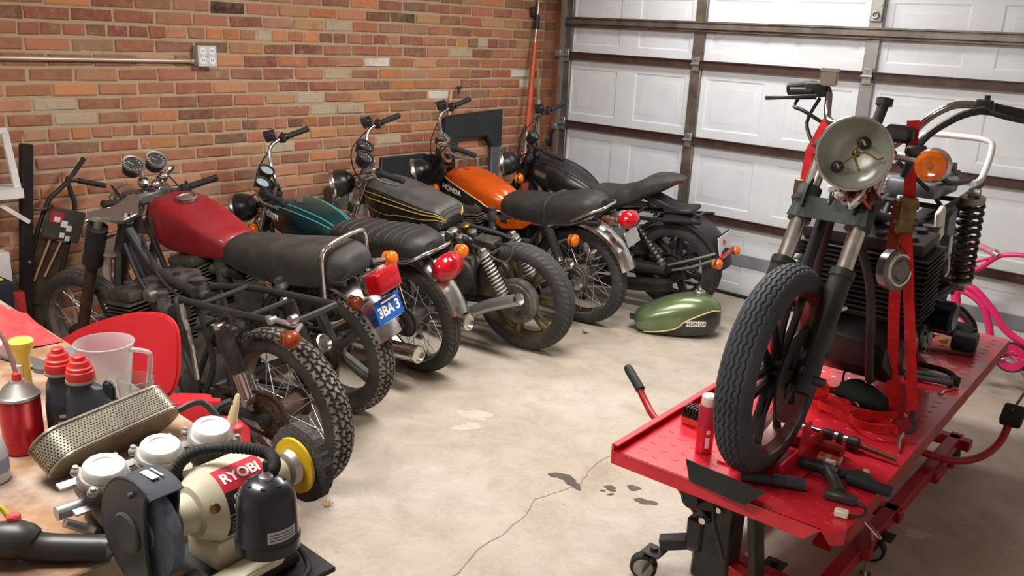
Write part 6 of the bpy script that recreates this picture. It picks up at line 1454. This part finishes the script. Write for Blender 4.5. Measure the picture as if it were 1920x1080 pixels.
# measuring jug and glass
CLEAR = mat('cloudy clear plastic', (.86, .85, .85), .25, trans=.75, ior=1.2, spec=.3)
jg = thing('measuring_jug', 'cloudy plastic measuring jug with handle on the workbench', 'jug', at(2.81, -4.93, HB, rad(35)) @ Matrix.Scale(.93, 4))
MB().lathe([(.0, .042), (.003, .045), (.06, .051), (.125, .058), (.15, .062), (.153, .064), (.155, .062), (.15, .06), (.125, .056), (.06, .049), (.006, .043), (.004, .002)], (0, 0, 0), (0, 0, 1), 44).build('jug_body', CLEAR, jg)
MB().tube([(.06, 0, .142), (.1, 0, .14), (.107, 0, .125), (.1, 0, .07), (.094, 0, .045), (.088, 0, .04)], .0055, 10, 5).build('handle', CLEAR, jg)
mb = MB()
for i in range(9):
    z = .03 + i * .011; r_ = .0455 + z * .105; mb.rings([[V((r_ * cos(a), r_ * sin(a), z + d)) for d in (0, .003)] for a in [-2.2 + (.3 if i % 2 else .42) * k_ / 5 for k_ in range(6)]], False, False)
mb.build('scale_marks', mat('grey scale print', srgb(120, 124, 130), .6), jg)
gl = thing('drinking_glass', 'low clear glass tumbler between jug and air filter', 'glass', (2.865, -4.895, HB))
MB().lathe([(0, .028), (.002, .031), (.05, .036), (.07, .037), (.07, .0355), (.05, .0345), (.006, .029), (.005, .002)], (0, 0, 0), (0, 0, 1), 36).build('glass_body', mat('smoky clear plastic', (.8, .8, .78), .06, trans=.9, ior=1.3), gl)
MB().lathe([(.006, .028), (.03, .031), (.031, .03), (.031, .002)], (0, 0, 0), (0, 0, 1), 30).build('contents', mat('milky residue', srgb(200, 196, 186), .5), gl)

# spray can, cone, jars, rag
sc = thing('brake_cleaner_can', 'red aerosol can with silver dome at left edge of the workbench', 'spray can', at(2.9, -5.13, HB) @ Matrix.Scale(1.08, 4))
MB().lathe([(0, .03), (.003, .033), (.095, .033), (.1, .031)], (0, 0, 0), (0, 0, 1), 36).build('can_body', mat('deep red can', srgb(176, 20, 34), .3, .3, coat=.3), sc)
MB().lathe([(.098, .031), (.1, .034), (.105, .034), (.108, .03), (.118, .024), (.126, .014), (.13, .012)], (0, 0, 0), (0, 0, 1), 36).build('can_dome', ALLOY, sc)
MB().lathe([(.13, .008), (.142, .007), (.145, .004)], (0, 0, 0), (0, 0, 1), 16).build('nozzle', CAPR, sc)
MB().tube([(.0, 0, .142), (-.01, -.005, .19), (-.02, -.012, .215)], .004, 8).build('straw', mat('dull pink straw', srgb(160, 120, 110), .5), sc)
cn = thing('squeeze_bottle', 'translucent white squeeze bottle cut off by left picture edge', 'bottle', (2.985, -5.215, HB))
MB().lathe([(0, .026), (.003, .03), (.05, .03), (.075, .024), (.1, .012), (.12, .006)], (0, 0, 0), (0, 0, 1), 30).build('bottle_body', mat('milky plastic', srgb(226, 226, 232), .4, trans=.2), cn)
MB().lathe([(.02, .0303), (.045, .0303)], (0, 0, 0), (0, 0, 1), 30, cap=False).build('label', mat('pale blue label', srgb(150, 160, 205), .5), cn)
fl_ = thing('yellow_brush', 'yellow-handled tool standing head up by the red aerosol can', 'brush', (2.63, -5.03, HB))
MB().lathe([(0, .012), (.004, .014), (.08, .013), (.095, .018), (.105, .024), (.118, .025), (.122, .022), (.122, .002)], (0, 0, 0), (0, 0, 1), 24).build('handle', mat('yellow handle', srgb(232, 200, 84), .45, ncol=srgb(222, 186, 70), nscale=10), fl_)
MB().tube([(.012, -.013, .02), (.015, -.014, .07)], .006, 8).build('sticker', mat('pale sticker', srgb(200, 196, 190), .5), fl_)
jr = thing('black_jar', 'squat black jar with grey lid behind the oil bottles', 'jar', (2.66, -4.955, HB))
MB().lathe([(0, .03), (.004, .033), (.06, .033), (.066, .03)], (0, 0, 0), (0, 0, 1), 32).build('jar_body', BOT, jr)
MB().lathe([(.064, .034), (.08, .035), (.083, .033), (.083, .002)], (0, 0, 0), (0, 0, 1), 32).build('lid', mat('grey lid', srgb(110, 106, 102), .5), jr)
rg = thing('shop_rag', 'crumpled red and white cloth at the far corner of the workbench', 'rag', (2.2, -4.945, HB))
rnd = random.Random(21); n = 26
H2 = [[0] * (n + 1) for _ in range(n + 1)]
vs = []; fs = []
for i in range(n + 1):
    for j in range(n + 1):
        x, y = i / n - .5, j / n - .5; e = max(0, 1 - (x * x + y * y) * 3.4)
        z = e * (.05 + .013 * sin(x * 17 + 2 * sin(y * 9)) + .009 * sin(y * 21 + x * 6) + .004 * sin((x + y) * 33)) + .003
        vs.append((x * .34, y * .19, max(.002, z)))
for i in range(n):
    for j in range(n): a = i * (n + 1) + j; fs.append((a, a + n + 1, a + n + 2, a + 1))
MB().add(vs, fs).build('cloth', mat('salmon red cloth', srgb(214, 74, 74), .85, ncol=srgb(190, 50, 52), nscale=20), rg, 80)
MB().add([(x * .7 + .02, y * .5 - .045, z * .9 + .006) for x, y, z in vs], fs).build('white_fold', mat('pale cloth', srgb(238, 206, 196), .85), rg, 80)
put('flat_scraper', 'grey flat scraper lying in front of the red rag', 'scraper', MB().box((0, 0, .006), (.2, .04, .01), None, .003).lathe([(0, .028), (.012, .028), (.014, .02)], (.1, 0, 0), (0, 0, 1), 24), mat('dull grey steel', srgb(120, 116, 110), .45, .6), (2.43, -4.975, HB), rad(15))
put('small_socket', 'tiny dark bolt on the bench by the red aerosol can', 'bolt', MB().cyl((0, 0, 0), (0, 0, .014), .008, n=6).cyl((0, 0, .014), (0, 0, .02), .005, n=10), SATIN, (2.985, -5.125, HB))
gd = thing('cordless_tool', 'black hand tool with red trigger lying at bottom left corner', 'power tool', at(3.29, -5.245, HB, rad(48)))
MB().tube([(-.12, 0, .03), (-.03, 0, .034), (.0, 0, .022), (.1, 0, .018)], [.026, .03, .022, .02], 16, 4).build('tool_body', mat('black tool shell', (.03, .028, .026), .4), gd)
MB().box((.06, 0, .03), (.07, .03, .012), None, .004).build('grip_inlay', mat('grey inlay', srgb(96, 88, 96), .4), gd)
MB().box((-.04, .012, .062), (.018, .018, .022), None, .004).build('trigger', mat('red trigger', srgb(226, 80, 84), .4), gd)
MB().tube([(-.07, .015, .06), (-.065, .025, .078), (-.05, .02, .06)], .004, 8, 3).build('yellow_tag', mat('yellow tag', srgb(200, 184, 50), .5), gd)

# ---------------------------------------------------------------- red chair and gas can behind the bench
REDC = mat('red plastic', srgb(214, 44, 52), .45, ncol=srgb(200, 36, 44), nscale=5)
ch = thing('folding_chair', 'red plastic chair with pale legs behind the workbench', 'chair', at(1.77, -4.47, 0, rad(31)))
# local x runs along the backrest, -y towards the bench
bk_ = [(-.29, -.06), (-.26, .0), (-.16, .085), (-.04, .145), (.09, .185), (.19, .185), (.232, .14), (.24, .05), (.23, -.04), (.19, -.085), (.05, -.06), (-.16, -.09)]
bk_ = [tuple(p) for p in [(q.x, q.y) for q in spline([V((a, b_, 0)) for a, b_ in bk_], 5, True)]]
MB().prism(bk_, (0, 0, .64), (1, 0, 0), (0, .12, 1), .022, .006).build('backrest', REDC, ch, 40)
MB().box((0, -.24, .44), (.42, .38, .025), None, .01, 2).build('seat', REDC, ch)
LEGC = mat('pale violet plastic leg', srgb(150, 144, 170), .3, trans=.3)
for s in (1, -1):
    MB().tube([(s * .19, .03, .68), (s * .19, .0, .46), (s * .2, .08, .0)], .014, 10, 3).build('leg', LEGC, ch)
    MB().tube([(s * .18, -.06, .45), (s * .19, -.4, .42), (s * .2, -.46, .0)], .014, 10, 3).build('leg', LEGC, ch)
stl = thing('step_stool', 'low black stool under the red gas can', 'stool', at(2.17, -4.37, 0, .3))
MB().box((0, 0, .38), (.3, .26, .03), None, .008, 2).build('seat', SATIN, stl)
for a, b_ in ((1, 1), (1, -1), (-1, 1), (-1, -1)): MB().bar((a * .12, b_ * .1, .37), (a * .14, b_ * .12, 0), .03, .03).build('leg', SATIN, stl)
gc = thing('gas_can', 'red plastic gas can with pale spout behind the carburettors', 'gas can', at(2.17, -4.37, .396, rad(45)))
R = []
for z, a, b_ in ((0, .115, .085), (.01, .125, .095), (.09, .125, .095), (.115, .1, .08), (.13, .08, .06)): R.append([V((a * sgp(cos(2 * PI * i / 28), .6), b_ * sgp(sin(2 * PI * i / 28), .6), z)) for i in range(28)])
MB().rings(R).build('can_body', REDC, gc, 50)
MB().box((-.055, 0, .16), (.14, .1, .12), None, .03, 2).box((-.0, 0, .2), (.09, .03, .03), None, .01, 2).build('handle', REDC, gc)
MB().lathe([(0, .036), (.03, .036), (.034, .03)], (.075, -.02, .115), (.25, -.1, 1), 22).build('cap', REDC, gc)
MB().lathe([(0, .018), (.05, .013), (.1, .007), (.104, .004)], (.083, -.023, .148), (.25, -.1, 1), 16).build('spout', mat('ivory spout', srgb(226, 206, 160), .5), gc)
# ---------------------------------------------------------------- on and against the brick wall
WXW = WX
gal = MATS['galvanised steel']
bx = thing('outlet_box', 'white four-socket outlet box on the brick wall at end of conduit', 'outlet', (WX + .002, wy(-3.169), wz(1.563)))
MB().box((.03, 0, 0), (.06, .11, .11), None, .004).build('box', mat('box steel', srgb(196, 198, 198), .4, .3), bx)
pl = MB().box((.0615, 0, 0), (.003, .114, .114), None, .001).build('cover_plate', mat('outlet cover', srgb(206, 208, 208), .4, .2), bx)
for y in (-.027, .027):
    for z in (-.026, .026):
        o = MB().lathe([(0, .022), (.004, .021), (.005, .0)], (.062, y, z), (1, 0, 0), 20).build('socket', WHITEP, bx)
        MB().box((.068, y - .006, z + .004), (.002, .003, .01)).box((.068, y + .006, z + .004), (.002, .003, .01)).build('socket_slot', GREYB, o)
MB().cyl((.063, 0, 0), (.066, 0, 0), .005, n=10).build('screw', STEEL, bx)
cdm = MB().tube([(WX + .02, -7.3, wz(1.585)), (WX + .02, wy(-4.162), wz(1.541)), (WX + .02, wy(-3.3), wz(1.5345)), (WX + .02, wy(-3.222), wz(1.533))], .011, 12)
cdm.cyl((WX + .02, wy(-3.245), wz(1.533)), (WX + .02, wy(-3.222), wz(1.533)), .015, n=12)
tag(cdm.build('conduit', mat('conduit pipe', srgb(200, 186, 172), .4, .5)), 'thin metal conduit pipe running along the brick wall to the outlet box', 'pipe')
tag(MB().cyl((WX - .01, wy(-1.261), wz(1.367)), (WX + .07, wy(-1.261), wz(1.377)), .007, n=8).bar((WX + .03, wy(-1.261), wz(1.385)), (WX + .035, wy(-1.261), wz(1.33)), .02, .012).build('wall_hook', GRIMEL), 'small dark hook in the brick above the black plastic frame', 'hook')

# big black bent plastic frame standing behind the orange machine
PLB = mat('black moulded plastic', (.022, .024, .026), .5, bump=.15, bscale=120, dust=.15, dcol=(.1, .1, .1))
y0, y1 = wy(-1.42), wy(-.83); xx = WX + .03; zt = wz(1.185)
fr = thing('plastic_arch', 'black moulded plastic arch leaning on the brick wall behind the orange motorcycle', 'arch', (xx, (y0 + y1) / 2, 0))
L_ = y1 - y0
mb = MB().prism([(-L_ / 2, zt - .02), (-L_ / 2 + .04, zt), (L_ / 2, zt + .03), (L_ / 2, zt - .26), (L_ / 2 - .1, zt - .26), (L_ / 2 - .17, zt - .17), (-L_ / 2 + .17, zt - .17), (-L_ / 2 + .1, zt - .3), (-L_ / 2, zt - .3)], (0, 0, 0), (0, 1, 0), (0, 0, 1), .035, .006)
mb.build('arch_panel', PLB, fr)
for s in (-1, 1): MB().box((.015, s * (L_ / 2 - .06), (zt - .25) / 2), (.03, .09, zt - .25), None, .006).build('upright', mat('grey side post', srgb(90, 96, 104), .5) if s > 0 else PLB, fr)
b2 = thing('leaning_board', 'low black plastic panel against the wall behind the gold-striped motorcycle', 'board', (WX + .02, wy(-1.75), 0))
MB().box((0, 0, wz(.83) / 2 + .06), (.025, .42, wz(.83) + .1), None, .006).build('panel', PLB, b2)
b3 = thing('storage_box', 'dark grey box against brick wall behind teal motorcycle handlebar', 'box', (WX + .055, wy(-2.25), 0))
MB().box((0, 0, .36), (.1, .3, .72), None, .01).build('box_body', GRIMEL, b3)
MB().box((.052, .04, .6), (.004, .12, .16)).build('pale_panel', GREYB, b3)
# wooden stick and trimmer poles
tag(MB().tube([(WX + .016, wy(-1.40), .0), (WX + .014, wy(-1.322), wz(1.35))], .0105, 10).build('wooden_stick', mat('pale wood stick', srgb(216, 178, 136), .6)), 'pale wooden stick leaning on the brick wall left of the black arch', 'stick')
ORG = mat('orange tool enamel', srgb(206, 92, 52), .4, ncol=srgb(180, 74, 42), nscale=12)
tr = thing('string_trimmer', 'long orange and silver string trimmer leaning in the wall corner', 'trimmer', (WX + .2, wy(-.62), 0))
tp = lambda t, o=(0, 0, 0): V((-.02 - .15 * t, -.09 + .26 * t, .5 + 1.52 * t)) + V(o)
MB().tube([tp(-.25), tp(0), tp(1)], .012, 10).build('shaft', mat('dull silver shaft', srgb(196, 170, 150), .35, .6), tr)
MB().tube([tp(.33), tp(.38), tp(.7), tp(.78)], [.016, .024, .021, .014], 12, 3).build('orange_tube', ORG, tr)
MB().tube([tp(.85), tp(.92)], .022, 12).build('coupling', SATIN, tr)
MB().box(tp(1, (.0, -.06, -.1)), (.03, .04, .07), None, .006).build('clip', SATIN, tr)
MB().tube([tp(.36, (0, -.02, 0)), tp(.3, (.01, -.08, -.02)), tp(.18, (.01, -.08, 0)), tp(.15, (.0, -.02, 0))], .012, 10, 5).tube([tp(.33), tp(.27, (.0, .08, .0))], .012, 10).build('loop_handle', SATIN, tr)
MB().box(tp(.06, (.02, -.03, 0)), (.09, .1, .2), None, .02, 2).build('engine_cover', ORG, tr)
MB().box(tp(-.05, (.03, .02, 0)), (.12, .14, .14), None, .02, 2).box(tp(.04, (.05, .06, .03)), (.07, .1, .1), None, .015).build('engine_block', SATIN, tr)
MB().tube([tp(-.2), (.0, .0, .12), (.02, .0, .02)], .012, 8).box((.02, 0, .03), (.1, .12, .06), None, .02).build('trimmer_base', SATIN, tr)
pol = thing('garden_pole', 'thin wooden garden tool handle standing right of the orange trimmer', 'pole', (WX + .14, wy(-.42), 0))
MB().tube([(.02, 0, 0), (-.1, -.02, wz(1.5))], .012, 10).build('handle', mat('weathered pole', srgb(170, 146, 116), .6, ncol=srgb(130, 108, 84), nscale=9), pol)
MB().tube([(-.067, -.014, 1.12), (-.077, -.016, 1.24)], .018, 10).build('pale_wrap', mat('pale green tape', srgb(150, 176, 160), .6), pol)
MB().box((.02, .06, .95), (.04, .16, .1), Matrix.Rotation(.9, 3, 'X'), .02).build('dark_head', PLB, pol)

# left side: dark post, white easel-like frame, cart with bars
WHT = mat('white frame paint', srgb(226, 222, 216), .5, ncol=srgb(204, 198, 190), nscale=9)
ps = thing('dark_post', 'slim dark steel post standing in front of the brick wall at left edge', 'post', (-.05, -4.165, 0))
MB().bar((0, 0, .0), (0, .113, 1.13), .052, .05, (1, 0, 0), .004).build('upright', mat('dark brown black post', srgb(34, 26, 26), .45, ncol=srgb(26, 20, 22), nscale=6), ps)
MB().box((0, 0, .008), (.16, .12, .016), None, .003).build('foot_plate', SATIN, ps)
MB().cyl((.022, .06, .55), (.034, .06, .55), .008, n=8).build('bolt', CHROME, ps)
MB().tube([(.0, .08, .82), (.0, .16, .80), (.02, .2, .82)], .008, 8, 3).build('side_rod', mat('brown rod', srgb(70, 36, 32), .5), ps)
wf = thing('white_shelf', 'white painted wooden frame shelf cut off at left picture edge', 'shelf', (0, -4.52, 0))
MB().bar((0, .37, 1.205), (0, -.4, 1.205), .03, .028).build('top_bar', WHT, wf)
MB().bar((0, .39, .915), (0, -.4, .915), .16, .045).build('shelf_board', WHT, wf)
MB().bar((0, .36, 1.2), (.02, .385, .92), .03, .024, (1, 0, 0)).build('side_bar', WHT, wf)
MB().box((-.09, .02, 1.06), (.012, .6, .24)).build('back_panel', mat('off white panel', srgb(210, 204, 198), .6), wf)
MB().bar((.02, .25, .9), (.02, .42, .76), .02, .024, (1, 0, 0)).build('brace', WHT, wf)
for y in (-.3, .1): MB().box((-.07, y, .45), (.04, .04, .9)).build('leg', WHT, wf)
ct = thing('hand_cart', 'dark folding cart with twin grips and red and white marked panel at left', 'cart', (-.1, -4.17, 0))
Rc = lambda x, s_, z: V((x, s_ * .944 + z * .33, -s_ * .33 + z * .944 + .02))
RX = Matrix(((1, 0, 0), (0, .944, .33), (0, -.33, .944)))
mb = MB()
for s in (-1, 1): mb.tube([Rc(0, s * .075, .03), Rc(0, s * .085, .3), Rc(0, s * .075, .78), Rc(0, s * .03, .9), Rc(0, 0, .95)], .012, 10, 4)
mb.tube([Rc(0, -.08, .3), Rc(0, .08, .3)], .01, 8).tube([Rc(0, -.08, .06), Rc(0, .08, .06)], .01, 8); mb.build('frame', SATIN, ct)
MB().box(Rc(.0, 0, .42), (.008, .14, .44), RX).build('web_panel', mat('brown mesh panel', srgb(86, 64, 46), .7, ncol=srgb(54, 42, 32), nscale=20), ct)
MB().tube([Rc(0, 0, .93), Rc(0, .0, .98)], .014, 10).tube([Rc(0, .0, .965), Rc(0, .06, .972)], .01, 8).tube([Rc(0, .0, .965), Rc(0, .02, 1.0)], .01, 8).build('handle_bar', SATIN, ct)
MB().tube([Rc(0, .05, .97), Rc(.0, .19, .978)], .014, 12).build('grip', RUBBER, ct); MB().tube([Rc(0, .015, .99), Rc(0, .05, 1.09)], .012, 12).build('grip', RUBBER, ct)
pn = MB().box(Rc(.035, .02, .735), (.014, .19, .165), RX, .005).build('marked_panel', mat('olive grey panel', srgb(74, 72, 64), .6, ncol=srgb(60, 58, 52), nscale=9), ct)
MB().box(Rc(.043, -.025, .765), (.003, .065, .06), RX).build('red_mark', mat('red mark', srgb(176, 52, 62), .5), pn)
for (s_, z_, w_, h_) in ((-.022, .755, .03, .026), (.018, .738, .03, .034), (.047, .72, .026, .03), (.02, .68, .024, .026), (.05, .668, .022, .026)): MB().box(Rc(.045, s_, z_), (.003, w_, h_), RX).build('white_mark', WHITEP, pn)
MB().tube([Rc(.02, -.02, .64), Rc(.02, -.045, .42)], .006, 8).build('tan_rod', mat('tan rod', srgb(186, 150, 110), .6), ct)
MB().tube([Rc(.02, .035, .64), Rc(.02, .0, .45)], .006, 8).build('tan_rod', MATS['tan rod'], ct)
for s in (-1, 1): MB().lathe([(-.012, .04), (-.01, .045), (.01, .045), (.012, .04)], Rc(-.0, s * .1, .035), (0, 1, 0), 24).build('wheel', RUBBER, ct)
# floor clutter under the shelf
tb = thing('tool_case', 'black tool case with yellow sticker on the floor at left edge', 'case', at(.2, -4.43, 0, .1))
MB().box((0, 0, .28), (.22, .26, .56), None, .02, 2).build('case_body', mat('navy black case', (.015, .016, .024), .5), tb)
MB().box((.03, .04, .563), (.1, .12, .006)).build('yellow_sticker', mat('acid yellow', srgb(226, 216, 30), .5), tb)
rb = thing('red_bottle', 'red plastic container beside the dark post at left', 'container', at(.12, -4.235, 0, .05))
MB().box((0, 0, .23), (.1, .07, .46), None, .02, 2).build('container_body', mat('dull red plastic', srgb(160, 40, 44), .5), rb)
MB().lathe([(0, .025), (.04, .022)], (0, 0, .46), (0, 0, 1), 16).build('cap', SATIN, rb)
wb2 = thing('white_carton', 'small off-white carton standing behind the red container', 'carton', at(-.03, -4.26, 0, .05))
MB().box((0, 0, .31), (.08, .12, .62), None, .004).build('carton', mat('off white carton', srgb(214, 206, 200), .6), wb2)
# ---------------------------------------------------------------- light: ceiling lamps out of frame
def area(name, loc, size, sy, power, col=(1, .96, .9), aim=None):
    l = bpy.data.lights.new(name, 'AREA'); l.shape = 'RECTANGLE'; l.size = size; l.size_y = sy; l.energy = power; l.color = col
    o = bpy.data.objects.new(name, l); COL.objects.link(o); o.location = loc
    if aim: o.rotation_euler = (V(aim) - V(loc)).to_track_quat('-Z', 'Y').to_euler()
    return o
area('ceiling_lamp', (2.3, -2.6, 2.62), 1.3, .5, 78, (1, .985, .968))
area('ceiling_lamp', (2.6, -5.3, 2.62), 1.3, .5, 62, (1, .985, .968))
area('ceiling_lamp', (1.7, -.7, 2.62), 1.3, .3, 26, (1, .98, .96))
w = bpy.data.worlds.new('world'); SC.world = w; w.use_nodes = True
w.node_tree.nodes['Background'].inputs[0].default_value = (.9, .93, 1, 1); w.node_tree.nodes['Background'].inputs[1].default_value = .35
SC.view_settings.view_transform = 'Standard'; SC.view_settings.look = 'None'; SC.view_settings.exposure = .17; SC.view_settings.gamma = 1
try: SC.view_settings.use_curve_mapping = False
except Exception: pass
bpy.context.view_layer.update()
